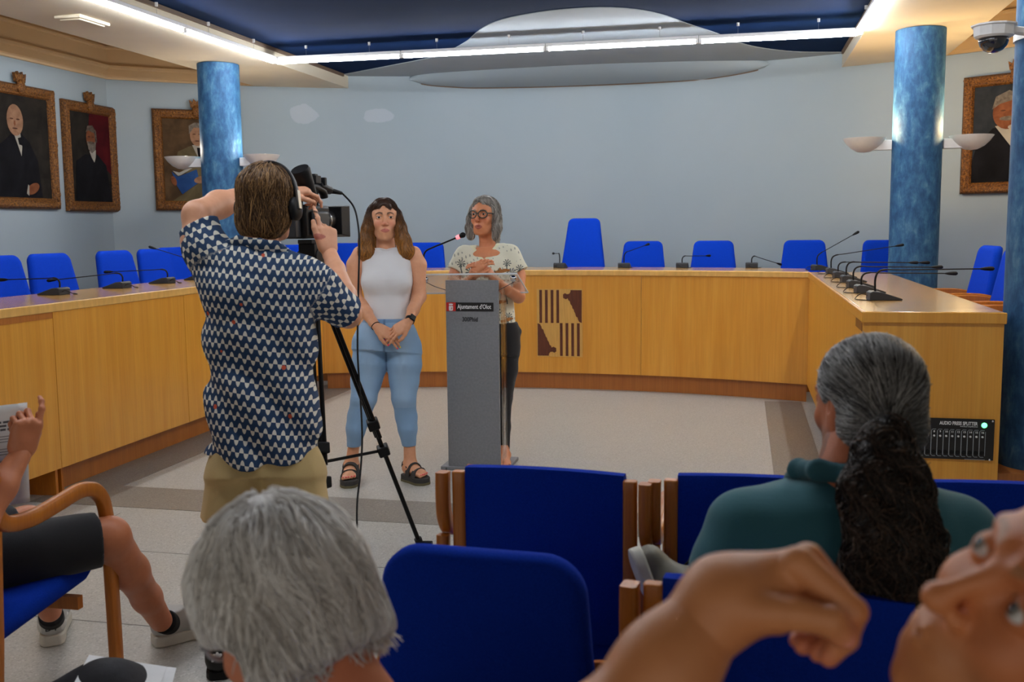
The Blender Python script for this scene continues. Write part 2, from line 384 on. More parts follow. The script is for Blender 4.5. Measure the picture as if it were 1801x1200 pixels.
# ---------------------------------------------------------------- desks
HD = 1.095
def arc_strip(x0, x1, off0, off1, z0, z1, n=28):
    """a block bent along the far desk's curve between two offsets behind its front line"""
    vs = []; fs = []
    for i in range(n+1):
        x = x0+(x1-x0)*i/n
        vs += [(x, dy(x)+off0, z0), (x, dy(x)+off1, z0), (x, dy(x)+off1, z1), (x, dy(x)+off0, z1)]
    for i in range(n):
        a = 4*i; b = a+4
        fs += [(a, b, b+3, a+3), (a+3, b+3, b+2, a+2), (a+2, b+2, b+1, a+1), (a+1, b+1, b, a)]
    fs += [(0, 3, 2, 1), (4*n, 4*n+1, 4*n+2, 4*n+3)]
    return MB().add(vs, fs)
d = empty('far_desk', (DX, 9.0, 0), 0, 'long curved honey-coloured wooden desk facing the room, with a dark inlaid emblem', 'desk')
def par(o, p):
    o.parent = p; o.matrix_parent_inverse = Matrix.Translation(-Vector(p.location)) if p.rotation_euler.z == 0 else (Matrix.Translation(p.location) @ Matrix.Rotation(p.rotation_euler.z, 4, 'Z')).inverted(); return o
xa, xb = -3.752, 0.552
for i, (a, b) in enumerate(((xa, -2.32), (-2.32, -0.86), (-0.86, xb))):
    par(arc_strip(a+0.0012, b-0.0012, 0.02, 0.045, 0.155, HD-0.03).build('front_panel', M['wood']), d)
par(arc_strip(xa, xb, 0.016, 0.66, HD-0.03, HD).build('worktop', M['wood_top'], bevel=0.004), d)
par(arc_strip(xa, xb, 0.0, 0.018, HD-0.05, HD-0.001).build('edge_band', M['wood_edge_lit'], bevel=0.006), d)
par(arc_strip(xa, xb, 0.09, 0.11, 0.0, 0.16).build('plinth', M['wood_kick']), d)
# emblem
em = (at_y(942, 509, 8.98), at_y(1023, 630, 8.98))
ex0, ex1, ez1, ez0 = em[0][0], em[1][0], em[0][2], em[1][2]
def emap(lift): 
    return lambda a, b, h: ((ex0+a*(ex1-ex0)), dy(ex0+a*(ex1-ex0))+0.0165-h-lift, ez0+b*(ez1-ez0))
def epatch(name, x0_, x1_, z0_, z1_, lift, mat, n=10):
    vs = []; 
    for i in range(n+1):
        a = x0_+(x1_-x0_)*i/n; f1 = emap(lift)
        for b, h in ((z0_, 0), (z0_, 0.0015), (z1_, 0.0015), (z1_, 0)): vs.append(f1(a, b, h))
    fs = []
    for i in range(n):
        a = 4*i; b = a+4; fs += [(a+k, b+k, b+(k+1) % 4, a+(k+1) % 4) for k in range(4)]
    fs += [(3, 2, 1, 0), (4*n, 4*n+1, 4*n+2, 4*n+3)]
    return par(MB().add(vs, fs).build(name, mat, smooth=0), d)
epatch('emblem_ground', 0, 1, 0, 1, 0.0, M['inlay_light'], 12)
for k in range(4):
    x = 0.055+k*0.125; epatch('emblem_stripe', x, x+0.06, 0.5, 0.985, 0.0012, M['inlay'], 1)
    x = 0.505+k*0.125; epatch('emblem_stripe', x, x+0.06, 0.015, 0.5, 0.0012, M['inlay'], 1)
wing = [(0.985, 0.985), (0.985, 0.505), (0.93, 0.52), (0.90, 0.56), (0.90, 0.58), (0.86, 0.60), (0.84, 0.65), (0.82, 0.67), (0.81, 0.70), (0.78, 0.72), (0.775, 0.75), (0.74, 0.78), (0.725, 0.82), (0.69, 0.84), (0.68, 0.865), (0.64, 0.85), (0.58, 0.87), (0.575, 0.92), (0.62, 0.94), (0.66, 0.925), (0.71, 0.93), (0.74, 0.96), (0.74, 0.985)]
par(MB().prism(wing, 0.0016, 0.003, emap(0.0012)).build('emblem_silhouette', M['inlay'], smooth=0), d)
par(MB().prism([(1-a, 1-b) for a, b in wing], 0.0016, 0.003, emap(0.0012)).build('emblem_silhouette', M['inlay'], smooth=0), d)

d = empty('left_desk', (-4.0, 5.5, 0), 0, 'long straight wooden desk running along the left side, behind the seated man', 'desk')
for a, b in ((2.2, 3.55), (3.552, 4.93), (4.932, 6.3), (6.302, 7.6), (7.602, 8.665)):
    par(MB().box((-3.762, (a+b)/2, (0.155+HD-0.03)/2), (0.022, b-a-0.003, HD-0.185)).build('front_panel', M['wood']), d)
par(MB().box((-4.083, 5.44, HD-0.0152), (0.66, 6.45, 0.03)).build('worktop', M['wood_top'], bevel=0.006), d)
par(MB().box((-3.748, 5.44, HD-0.025), (0.014, 6.45, 0.05)).build('edge_band', M['wood_edge_lit'], bevel=0.005), d)
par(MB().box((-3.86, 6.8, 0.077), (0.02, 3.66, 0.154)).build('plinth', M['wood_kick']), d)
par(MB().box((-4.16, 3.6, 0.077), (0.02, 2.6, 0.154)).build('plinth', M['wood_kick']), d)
par(MB().box((-3.95, 4.955, 0.077), (0.36, 0.02, 0.154)).box((-3.95, 4.905, 0.077), (0.36, 0.02, 0.154)).build('support_board', M['wood_chair']), d)
par(MB().box((-3.7495, 3.55, HD-0.062), (0.004, 2.75, 0.045)).build('cable_slot', M['wood_kick']), d)
par(MB().box((-4.08, 2.21, 0.53), (0.60, 0.022, 1.06)).build('end_panel', M['wood']), d)

d = empty('right_desk', (0.87, 6.8, 0), 0, 'wooden desk on the right whose end panel carries the black audio splitter plate', 'desk')
for a, b in ((4.83, 6.15), (6.152, 7.5), (7.502, 8.672)):
    par(MB().box((0.562, (a+b)/2, (0.155+HD-0.03)/2), (0.022, b-a-0.003, HD-0.185)).build('front_panel', M['wood']), d)
par(MB().box((0.848, 6.74, HD-0.0152), (0.594, 3.82, 0.03)).build('worktop', M['wood_top'], bevel=0.006), d)
par(MB().box((0.842, 4.812, HD-0.025), (0.61, 0.016, 0.05)).build('edge_band', M['wood'], bevel=0.004), d)
par(MB().box((0.546, 6.74, HD-0.025), (0.014, 3.82, 0.05)).build('edge_band', M['wood'], bevel=0.005), d)
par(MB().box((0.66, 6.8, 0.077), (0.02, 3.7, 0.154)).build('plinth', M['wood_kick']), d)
par(MB().box((0.842, 4.83, (HD-0.031)/2), (0.594, 0.022, HD-0.031)).build('end_panel', M['wood']), d)
par(MB().box((0.548, 4.99, HD-0.075), (0.006, 0.26, 0.04)).build('cable_slot', M['inlay']), d)

# ---------------------------------------------------------------- ceiling tubes
def tube_light(p0, p1, label):
    p0, p1 = Vector(p0), Vector(p1); c = (p0+p1)/2; L = (p1-p0).length; t = (p1-p0).normalized(); side = Vector((0, 0, 1)).cross(t)
    o = empty('tube_light', c, 0, label, 'tube light', 'fluorescent tube lights under the blue ceiling')
    R = Matrix((t, side, Vector((0, 0, 1)))).transposed()
    MB().box((0, 0, 0.032), (L-0.004, 0.06, 0.03), mtx=None).build('housing', M['white'], o, bevel=0.004)
    MB().tube([(-L/2+0.025, 0, 0), (L/2-0.025, 0, 0)], 0.0165, 12).build('tube', M['tube'], o)
    for q in (-1, 1):
        MB().box((q*(L/2-0.014), 0, 0.006), (0.022, 0.036, 0.042)).build('end_cap', M['white'], o)
        hg = MB().tube([(q*L/4, 0, 0.045), (q*L/4, 0, 0.125)], 0.0015, 6).build('hanger', M['steel'], o)
        MB().lathe([(0.012, 0), (0.012, 0.028)], (q*L/4, 0, 0.112), 10).build('ceiling_fitting', M['white'], hg)
    o.rotation_euler = R.to_euler(); return o
ZT = 3.035
xs = [-4.27, -3.03, -1.70, -0.38, 0.92]
names = ['leftmost lit tube of the front row, meeting the left line at the corner', 'second lit tube from the left in the front row', 'third lit tube from the left in the front row', 'rightmost lit tube of the front row, under the dark blue ceiling']
for i in range(4): tube_light((xs[i], 8.96, ZT), (xs[i+1], 8.96, ZT), names[i])
ys = [8.93, 7.35, 5.9, 4.6, 3.3]
lab = ['lit tube at the far end of the left line, over the left column', 'lit tube of the left line cut by the top of the photo', 'lit tube of the left line above the seated audience', 'nearest lit tube of the left line']
for i in range(3): tube_light((-4.27, ys[i], ZT), (-4.27, ys[i+1], ZT), lab[i])
lab = ['lit tube running towards the camera at the upper right corner', 'middle lit tube of the right line above the desk', 'near lit tube of the right line above the desk end']
lab3 = ['left tube of the back row over the audience', 'second tube of the back row over the audience', 'third tube of the back row over the audience', 'right tube of the back row over the audience']
for i in range(4): tube_light((xs[i], 3.1, ZT), (xs[i+1], 3.1, ZT), lab3[i])
for i in range(3): tube_light((0.92, ys[i], ZT), (0.92, ys[i+1], ZT), lab[i])

# ================================================================== COUNCIL CHAIRS behind the desks
def rounded(w0, w1, h, r, n=6):
    """rounded trapezoid outline, width w0 below and w1 above"""
    out = []
    for (cx_, cz_, a0) in ((w1/2-r, h-r, 0), (-w1/2+r, h-r, 90), (-w0/2+r*0.6, r*0.6, 180), (w0/2-r*0.6, r*0.6, 270)):
        rr = r if cz_ > h/2 else r*0.6
        for k in range(n+1):
            a = radians(a0+90*k/n); out.append((cx_+rr*cos(a), cz_+rr*sin(a)))
    return out
def pad(outline, th, bend, lean, z0, y0):
    """upholstered pad: outline in the x-z plane, thickness th, bent forward at the edges"""
    n = len(outline); rings = []
    for s_, dy_ in ((0.82, th*0.5), (0.955, th*0.44), (1.0, th*0.18), (1.0, -th*0.18), (0.955, -th*0.44), (0.82, -th*0.5)):
        cz = sum(p[1] for p in outline)/n
        rings.append([((a*s_ if s_ < 1 else a), (cz+(b-cz)*(1-(1-s_)*0.8)), dy_) for a, b in outline])
    vs = []
    for rg in rings: vs += [(a, y0+d+bend*(a*a)*4-lean*b, z0+b) for a, b, d in rg]
    fs = []
    for i in range(len(rings)-1): fs += [(i*n+k, i*n+(k+1) % n, (i+1)*n+(k+1) % n, (i+1)*n+k) for k in range(n)]
    for base in (0, (len(rings)-1)*n):   # caps as concentric fans
        c = len(vs); m = [sum(vs[base+k][q] for k in range(n))/n for q in range(3)]; vs.append(tuple(m))
        fs += [((base+k), c, (base+(k+1) % n)) if base == 0 else ((base+(k+1) % n), c, (base+k)) for k in range(n)]
    return MB().add(vs, fs)
def council_chair(h=0.50, w0=0.49, w1=0.39):
    o = empty('council_chair')
    pad(rounded(w0, w1, h, 0.06), 0.06, 0.10, 0.16, 0.49, -0.20).build('backrest', M['fabric'], o, smooth=60)
    pad(rounded(0.47, 0.47, 0.46, 0.05), 0.09, 0.0, 0.0, 0, 0).build('seat', M['fabric'], o, smooth=60)
    st = bpy.data.objects[-1] if False else [c for c in bpy.data.objects if c.parent == o and c.name.startswith('seat')][0]
    st.data.transform(Matrix.Translation((0, -0.22, 0.44)) @ Matrix.Rotation(radians(-90), 4, 'X') @ Matrix.Diagonal((1, -1, 1, 1)))
    st.data.flip_normals()
    for s in (-1, 1):
        x = s*0.255
        MB().tube(smooth_path([(x, -0.27, 0.0), (x, -0.245, 0.35), (x, -0.22, 0.60), (x, -0.16, 0.655), (x, 0.05, 0.66), (x, 0.20, 0.64), (x, 0.235, 0.56), (x, 0.25, 0.0)], 5), 1.0, flat=(0.03, 0.045), up=(0, 1, 0)).build('side_frame', M['wood_chair'], o)
    MB().box((0, -0.20, 0.385), (0.55, 0.04, 0.03)).build('cross_rail', M['wood_chair'], o)
    MB().box((0, 0.18, 0.385), (0.55, 0.04, 0.03)).build('cross_rail', M['wood_chair'], o)
    return o
proto = council_chair()
spots = []
def at_pz(px_, X=None, Y=None):
    d = ray(px_, 430); t = (X/d[0]) if X is not None else (Y/d[1]); return d[0]*t, d[1]*t
LG = [ (-4, -4.95, 'blue council chair cut by the left edge of the photo'),
       (88, -4.95, 'blue council chair second from the left edge behind the left desk'),
       (203, -4.95, 'blue council chair under the bearded man portrait, behind the left desk'),
       (272, -4.95, 'blue council chair next to the far left microphone, in front of its neighbour'),
       (306, -5.15, 'blue council chair half hidden by its neighbour and the cameraman') ]
for px_, X, lb in LG:
    x, y = at_pz(px_, X=X); spots.append((x, y, radians(-97), lb))
spots.append((-4.42, 9.40, radians(-130), 'blue council chair seen between the cameraman and his camera'))
for px_, lb in ((612, 'blue council chair behind the left shoulder of the woman in white'), (748, 'blue council chair between the woman in white and the lectern microphone'), (1131, 'low blue council chair next to the tall one, with a thin microphone in front'),
                (1255, 'blue council chair in the middle of the right half, second from the tall one'), (1415, 'blue council chair at the right corner of the curved desk'), (1556, 'blue council chair partly hidden by the right column')):
    x, y = at_pz(px_, Y=10.22 if px_ < 1500 else 10.0); spots.append((x, y, radians(180) + (0.0 if px_ < 1500 else 0.2), lb))
for px_, yy, lb in ((1741, 7.45, 'blue council chair seen side on behind the right desk'), (1768, 6.75, 'nearer blue council chair seen side on, overlapping its neighbour'), (1812, 5.95, 'blue council chair mostly hidden by the right edge column')):
    x, y = at_pz(px_, Y=yy); spots.append((1.63, yy, radians(94), lb))
for i, (x, y, a, lb) in enumerate(spots):
    o = proto if i == 0 else dup(proto)
    fx, fy = -sin(a), cos(a)
    o.location = (x+fx*0.24, y+fy*0.24, 0.34); o.rotation_euler = (0, 0, a)
    tag(o, lb, 'chair', 'blue council chairs behind the desks')
t = council_chair(h=0.735, w0=0.50, w1=0.33); x, y = at_pz(1026, Y=10.25)
t.location = (x, y-0.24, 0.34); t.rotation_euler = (0, 0, pi)
tag(t, 'tall-backed blue chair rising above all others behind the curved desk', 'chair'); t.name = 'presidential_chair'

# ================================================================== DESK MICROPHONES
def mic_base(o, sgn=1):
    prof = [(-0.055, 0.0), (0.105, 0.0), (0.108, 0.008), (0.0, 0.044), (-0.04, 0.048), (-0.055, 0.04)]
    MB().prism(prof, -0.055, 0.055, lambda a, b, h: (a, h, b)).build('microphone_base', M['darkgrey'], o, bevel=0.006)
def desk_mic(x, y, a, label, stem, z=HD, cable=True):
    """local +x looks towards the seat; stem is the gooseneck's path in local coordinates"""
    o = empty('desk_microphone', (x, y, z), a, label, 'microphone', 'gooseneck microphones on the desks')
    mic_base(o)
    P = smooth_path(stem, 5)
    MB().tube(P, [0.0055 if k < len(P)*0.45 else 0.0032 for k in range(len(P))], 8).build('gooseneck', M['black'], o)
    e, q = P[-1], P[-2]; t = (e-q).normalized()
    MB().tube([e, e+t*0.02, e+t*0.045, e+t*0.06, e+t*0.068], [0.004, 0.009, 0.0115, 0.0115, 0.006], 10).build('microphone_head', M['black'], o)
    if cable:
        MB().tube(smooth_path([(-0.05, 0.02, 0.02), (-0.085, 0.03, 0.03), (-0.12, 0.0, 0.006), (-0.10, -0.06, 0.004), (-0.05, -0.085, 0.004)], 5), 0.0025, 6).build('cable', M['black'], o)
    return o
def stem_to(o_xyz, a, head):
    """gooseneck from the base to a head position given in room coordinates"""
    v = Matrix.Rotation(-a, 3, 'Z') @ (Vector(head)-Vector(o_xyz)); s = (-0.02, 0.0, 0.04)
    e = Vector(v); d = Vector((e.x-s[0], e.y, 0)); L = d.length; d.normalize()
    if L < 0.06: d = Vector((1, 0, 0))
    up = min(max(e.z, 0.10), 0.15) if e.z < 0.2 else 0.14
    k1 = Vector(s) + Vector((0, 0, (up-0.04)*0.7)); k2 = Vector(s)+Vector((0, 0, up-0.045)) + d*0.03 + Vector((0, 0, 0.01)); k3 = k2*0.80+e*0.20
    return [s, tuple(k1), tuple(k2), tuple(k3), tuple(k3*0.5+e*0.5), tuple(e)]
Lm = [((100, 512), (14, 492), 'first microphone from the left on the left desk'), ((211, 503), (101, 492), 'second microphone from the left on the left desk'), ((290, 494), (199, 478), 'third microphone on the left desk, under the blue chairs'), ((350, 480), (275, 438), 'raised microphone on the left desk, its base hidden by the cameraman')]
for i, (b, h, lb) in enumerate(Lm):
    p = at_x(b[0], b[1]-(8 if i < 3 else 0), -4.20); x, y = p[0], p[1]
    hp = at_x(h[0], h[1], -4.56); desk_mic(x, y, pi, lb + ', pointing at its seat', stem_to((x, y, HD), pi, hp))
Fm = [((985, 0), (975, 446), 'far microphone before the tall blue chair'), ((1098, 0), (1134, 432), 'far microphone slanting up across the low blue chair'), ((1200, 0), (1241, 450), 'far microphone with a flat horizontal stem'), ((1322, 0), (1366, 463), 'far microphone whose head droops down to the right'), ((1441, 0), (1499, 414), 'corner microphone with the longest raised stem')]
for b, h, lb in Fm:
    d = ray(b[0], 466); Y = 9.50; x = d[0]*Y/d[1]; a = pi/2 if b[0] < 1400 else radians(20)
    if b[0] > 1400: Y = 9.0; x = d[0]*Y/d[1]
    hp = at_y(h[0], h[1], Y+0.22 if b[0] < 1400 else Y+0.1); desk_mic(x, Y, a, lb + ' on the curved desk', stem_to((x, Y, HD), a, hp))
Rm = [((1466, 8.35), (1574, 433), 'right desk microphone farthest from the camera'), ((1479, 7.75), (1598, 462), 'right desk microphone second from the far end'), ((1494, 7.2), (1617, 462), 'right desk microphone third from the far end'), ((1507, 6.6), (1638, 470), 'right desk microphone fourth from the far end'), ((1522, 6.1), (1662, 481), 'right desk microphone second from the camera'), ((1547, 5.55), (1724, 473), 'right desk microphone nearest the camera')]
for (bx, Y), h, lb in Rm:
    d = ray(bx, 490); x = d[0]*Y/d[1]; hp = at_y(h[0], h[1], Y+0.04)
    desk_mic(x, Y, radians(4), lb + ', with a long level stem', stem_to((x, Y, HD), radians(4), hp))
p = at_z(1505, 518, HD+0.001)

# ================================================================== COLUMN LAMPS AND DEVICES
M['bowl'] = plain('white glass bowl', srgb(236, 232, 224), 0.35)
M['warmlamp'] = emis('warm lamp', (1.0, 0.72, 0.38, 1), 14.0)
M['coollamp'] = emis('pale lamp', (1.0, 0.92, 0.8, 1), 3.0)
def bowl_lamp(cx_, cy_, s, label, warm, z=2.12):
    o = empty('bowl_uplight', (cx_+s*0.20, cy_, z), 0, label, 'wall lamp', 'bowl uplights on the blue columns')
    MB().prism([(0, -0.03), (s*0.19, -0.03), (s*0.16, 0.05), (0, 0.05)][::(1 if s > 0 else -1)], -0.035, 0.035, lambda a, b, h: (a, h, b)).build('bracket', M['white'], o, bevel=0.004)
    prof = [(0.001, -0.062), (0.05, -0.056), (0.10, -0.030), (0.138, 0.006), (0.168, 0.048), (0.172, 0.056), (0.164, 0.052), (0.135, 0.012), (0.10, -0.02), (0.05, -0.046), (0.001, -0.052)]
    MB().lathe(prof, (s*0.215, 0, 0.015), 36).build('bowl', M['bowl'], o, smooth=60)
    MB().box((s*0.215, 0, 0.02), (0.10, 0.03, 0.10)).build('lamp_socket', M['white'], o)
    b = MB().tube([(s*0.215-0.045, 0, 0.076), (s*0.215+0.045, 0, 0.076)], 0.006, 8).build('bulb', M['warmlamp' if warm else 'coollamp'], o)
    return o
for c_ in ((-4.88, 9.0, False, 'left'), (1.40, 9.0, True, 'right')):
    for s in (-1, 1):
        bowl_lamp(c_[0], c_[1], s, 'white bowl lamp on the %s side of the %s column%s' % ('left' if s < 0 else 'right', c_[3], ', glowing warm' if c_[2] else ''), c_[2])
for (cx_, cy_, s) in ((1.40, 9.0, -1), (1.40, 9.0, 1), (1.415, 5.18, 1)):
    l = bpy.data.lights.new('uplight', 'POINT'); l.energy = 14; l.color = (1.0, 0.68, 0.32); l.shadow_soft_size = 0.03
    lo = bpy.data.objects.new('uplight', l); COL.objects.link(lo); lo.location = (cx_+s*0.415, cy_, 2.27)
for s in (-1, 1):
    l = bpy.data.lights.new('uplight', 'POINT'); l.energy = 5; l.color = (1.0, 0.85, 0.66); l.shadow_soft_size = 0.03
    lo = bpy.data.objects.new('uplight', l); COL.objects.link(lo); lo.location = (-4.88+s*0.415, 9.0, 2.27)
# dome camera on its arm, fixed to the near right column
p = at_y(1748, 60, 5.0)
o = empty('dome_camera', (p[0], p[1], p[2]), 0, 'white dome security camera fixed by an arm to the right edge column', 'security camera')
MB().lathe([(0.115, 0.052), (0.122, 0.05), (0.122, 0.042), (0.108, 0.040), (0.106, -0.012), (0.09, -0.022), (0.07, -0.022)], n=10).build('housing', M['white'], o, smooth=30)
m, nt, bs = nmat('smoked dome'); bs.inputs['Base Color'].default_value = (0.02, 0.02, 0.025, 1); bs.inputs['Roughness'].default_value = 0.05; bs.inputs['Coat Weight'].default_value = 1.0; M['dome'] = m
MB().lathe([(0.078, -0.022), (0.078, -0.04), (0.070, -0.065), (0.05, -0.088), (0.025, -0.10), (0.001, -0.103)], n=28).build('dome', M['dome'], o, smooth=180)
MB().tube([(0.08, 0, 0.02), ((1.415-p[0])/0.8*0.60, (5.18-p[1])/0.8*0.60, 0.02)], 1.0, flat=(0.05, 0.04)).build('bracket', M['white'], o)
MB().lathe([(0.203/0.8, -0.03), (0.203/0.8, 0.03)], ((1.415-p[0])/0.8, (5.18-p[1])/0.8, 0.02), 40).build('clamp_band', M['white'], o)
o.scale = (0.8, 0.8, 0.8)
# small vent on the left soffit
p = at_z(145, 34, ZC); o = empty('ceiling_vent', (p[0], p[1], ZC), 0, 'small grey box light mounted under the left soffit', 'ceiling fixture')
MB().box((0, 0, -0.012), (0.22, 0.36, 0.024)).build('housing', M['soffit'], o, bevel=0.008); MB().box((0, 0, -0.028), (0.17, 0.30, 0.012)).build('diffuser', M['soffit'], o, bevel=0.008)

# ================================================================== PORTRAITS
def smear(name, base, tone, scale=6):
    m, nt, bs = nmat(name); n = tex(nt, 'ShaderNodeTexNoise', Scale=scale, Detail=6.0, Distortion=0.6); nt.links.new(coords(nt), n.inputs['Vector'])
    nt.links.new(ramp(nt, n.outputs['Fac'], [(0.3, base), (0.7, tone)]), bs.inputs['Base Color']); bs.inputs['Roughness'].default_value = 0.85; bs.inputs['Specular IOR Level'].default_value = 0.1; return m
PM = {'dark': smear('dark brown canvas', srgb(26, 24, 23), srgb(44, 40, 36)), 'brown': smear('umber canvas', srgb(54, 42, 30), srgb(88, 68, 48)),
      'redbg': smear('crimson drape paint', srgb(52, 12, 18), srgb(78, 18, 24)), 'coat': smear('black coat paint', srgb(14, 14, 18), srgb(26, 26, 31)), 'olive': smear('olive suit paint', srgb(74, 66, 48), srgb(104, 94, 70)),
      'flesh': smear('painted flesh', srgb(120, 88, 68), srgb(152, 116, 92), 14), 'flesh2': smear('ruddy painted flesh', srgb(98, 56, 38), srgb(128, 80, 54), 14), 'hairg': smear('painted grey hair', srgb(84, 78, 72), srgb(122, 114, 106), 30),
      'shirt': smear('painted white shirt', srgb(140, 136, 128), srgb(168, 164, 154)), 'book': smear('painted blue book', srgb(28, 56, 104), srgb(44, 78, 132)), 'feat': smear('painted shadow', srgb(70, 44, 36), srgb(92, 60, 46)), 'beard': smear('painted beard', srgb(54, 46, 42), srgb(110, 100, 92), 30),
      'page': smear('painted page', srgb(140, 140, 136), srgb(164, 162, 156)), 'slate': smear('slate canvas', srgb(34, 38, 44), srgb(52, 56, 62))}
def ellipse(cx_, cz_, rx, rz, n=22, a=0):
    return [(cx_+rx*cos(2*pi*k/n)*cos(a)-rz*sin(2*pi*k/n)*sin(a), cz_+rx*cos(2*pi*k/n)*sin(a)+rz*sin(2*pi*k/n)*cos(a)) for k in range(n)]
def portrait(loc, rz, w_, h_, label, kind, crest_side=0.0):
    """local: x along the wall, -y out of the wall, z up; the origin is the middle of the back"""
    o = empty('framed_portrait', loc, rz, label, 'painting', 'framed portraits on the walls')
    f = 0.10; prof = [(0.0, 0.0), (0.0, 0.035), (0.02, 0.055), (0.045, 0.05), (0.06, 0.035), (0.085, 0.045), (0.10, 0.028), (0.10, 0.0)]
    vs = []; n = len(prof)
    for sx, sz in ((-1, -1), (1, -1), (1, 1), (-1, 1)):
        vs += [(sx*(w_/2-d), -hgt, sz*(h_/2-d)) for d, hgt in prof]
    fs = [(i*n+k, i*n+(k+1) % n, ((i+1) % 4)*n+(k+1) % n, ((i+1) % 4)*n+k) for i in range(4) for k in range(n)]
    mb = MB().add(vs, fs)
    # carved lumps along the frame
    rr = random.Random(int(abs(loc[0]*100))+int(loc[1]*10))
    per = [(-1, -1, 1, 0), (1, -1, 0, 1), (1, 1, -1, 0), (-1, 1, 0, -1)]
    for sx, sz, ux, uz in per:
        L = w_ if ux else h_; k = 0.05
        while k < L-0.03:
            big = k < 0.2 or k > L-0.22 or abs(k-L/2) < 0.07
            px_ = sx*(w_/2-0.03)+ux*(k-0.03 if ux else 0); pz_ = sz*(h_/2-0.03)+uz*(k-0.03 if uz else 0)
            r_ = 0.022 if big else 0.012
            mb.ball((px_+rr.uniform(-.006, .006), -0.048, pz_), (r_*(1.4 if ux else 0.9), 0.012 if big else 0.008, r_*(1.4 if uz else 0.9)), 8)
            k += 0.045 if big else 0.032
    mb.build('frame', M['gilt'], o, smooth=50)
    # crest on the top rail
    cr = MB().ball((0, -0.045, h_/2-0.02), (0.055, 0.03, 0.07), 12).prism([(-0.06, 0.02), (0.06, 0.02), (0.075, 0.10), (0.04, 0.075), (0.03, 0.115), (0, 0.08), (-0.03, 0.115), (-0.04, 0.075), (-0.075, 0.10)], 0.02, 0.05, lambda a, b, h: (a, -h, h_/2+b))
    cr.build('crest', M['gilt'], o, smooth=50)
    ya = -0.022
    def lay(name, pts, mat, lv, th=0.0012): MB().prism(pts, 0, th, lambda a, b, h: ((a+shift)*(w_/2-0.09), ya-lv*0.0014-h, b*(h_/2-0.09))).build(name, PM[mat], cv, smooth=0)
    shift = {'reader': -0.22, 'moustache': -0.16}.get(kind, 0.0)
    bgm = {'bald': 'dark', 'beard': 'dark', 'reader': 'brown', 'moustache': 'slate'}[kind]
    cv = MB().box((0, -0.011, 0), (w_-0.18, 0.021, h_-0.18)).build('canvas', PM[bgm], o, smooth=0)
    if kind == 'bald':
        lay('painted_coat', [(-0.98, -0.98), (-0.98, -0.1), (-0.55, 0.12), (-0.30, 0.28), (-0.05, 0.27), (0.25, 0.10), (0.52, -0.25), (0.62, -0.98)], 'coat', 1)
        lay('painted_shirt', [(-0.32, 0.30), (-0.06, 0.26), (-0.02, 0.0), (-0.06, -0.18), (-0.14, -0.02)], 'shirt', 2)
        lay('painted_tie', [(-0.16, 0.16), (0.02, 0.2), (0.02, 0.02), (-0.12, 0.04)], 'coat', 3)
        lay('painted_face', ellipse(-0.22, 0.50, 0.28, 0.30), 'flesh', 3); lay('painted_features', ellipse(-0.34, 0.52, 0.06, 0.015), 'feat', 4); lay('painted_features', ellipse(-0.12, 0.52, 0.06, 0.015), 'feat', 4); lay('painted_features', ellipse(-0.24, 0.34, 0.09, 0.014), 'feat', 4)
        lay('painted_nose', ellipse(-0.24, 0.44, 0.03, 0.05), 'flesh2', 4)
        lay('painted_hands', ellipse(0.28, -0.80, 0.24, 0.10, a=0.3), 'flesh2', 2); lay('painted_cuff', [(0.04, -0.9), (0.10, -0.72), (0.14, -0.74), (0.12, -0.94)], 'shirt', 3)
    if kind == 'beard':
        lay('painted_drape', [(0.0, 0.98), (0.98, 0.98), (0.98, -0.35), (0.5, -0.15), (0.15, 0.1), (-0.1, 0.5)], 'redbg', 1)
        lay('painted_coat', [(-0.85, -0.98), (-0.75, -0.1), (-0.30, 0.06), (0.30, 0.08), (0.72, -0.15), (0.92, -0.98)], 'coat', 2)
        lay('painted_shirt', [(-0.10, 0.14), (0.22, 0.18), (0.20, 0.02), (0.12, -0.10), (0.0, 0.0)], 'shirt', 3)
        lay('painted_face', ellipse(0.02, 0.42, 0.24, 0.25), 'flesh2', 3); lay('painted_hair', [(-0.24, 0.55), (-0.14, 0.70), (0.10, 0.72), (0.27, 0.6), (0.30, 0.35), (0.22, 0.35), (0.18, 0.55), (-0.10, 0.60)], 'beard', 4)
        lay('painted_beard', [(-0.2, 0.36), (-0.04, 0.34), (0.14, 0.34), (0.24, 0.38), (0.20, 0.18), (0.02, 0.10), (-0.14, 0.18)], 'hairg', 4)
        for x_ in (-0.10, 0.10): lay('painted_features', ellipse(x_, 0.46, 0.06, 0.014), 'feat', 5)
        lay('painted_moustache', ellipse(0.0, 0.33, 0.14, 0.03), 'beard', 5)
    if kind == 'reader':
        lay('painted_suit', [(-0.45, -0.1), (-0.35, 0.20), (0.0, 0.34), (0.5, 0.34), (0.98, 0.2), (0.98, -0.98), (-0.55, -0.98), (-0.1, -0.72), (0.2, -0.55)], 'olive', 1)
        lay('painted_shirt', [(0.05, 0.36), (0.45, 0.38), (0.40, 0.0), (0.25, -0.02)], 'shirt', 2); lay('painted_tie', [(0.18, 0.3), (0.30, 0.3), (0.32, 0.0), (0.22, 0.0)], 'coat', 3)
        lay('painted_face', ellipse(0.20, 0.60, 0.20, 0.26), 'flesh', 3); lay('painted_hair', [(-0.02, 0.62), (-0.02, 0.82), (0.15, 0.90), (0.36, 0.88), (0.44, 0.70), (0.36, 0.77), (0.12, 0.78)], 'hairg', 4)
        for x_ in (0.12, 0.28): lay('painted_features', ellipse(x_, 0.62, 0.045, 0.012), 'feat', 5)
        lay('painted_features', ellipse(0.2, 0.46, 0.07, 0.012), 'feat', 5)
        lay('painted_book', [(-0.55, -0.28), (-0.38, -0.40), (0.15, -0.22), (0.22, -0.52), (-0.28, -0.82), (-0.42, -0.62)], 'book', 4)
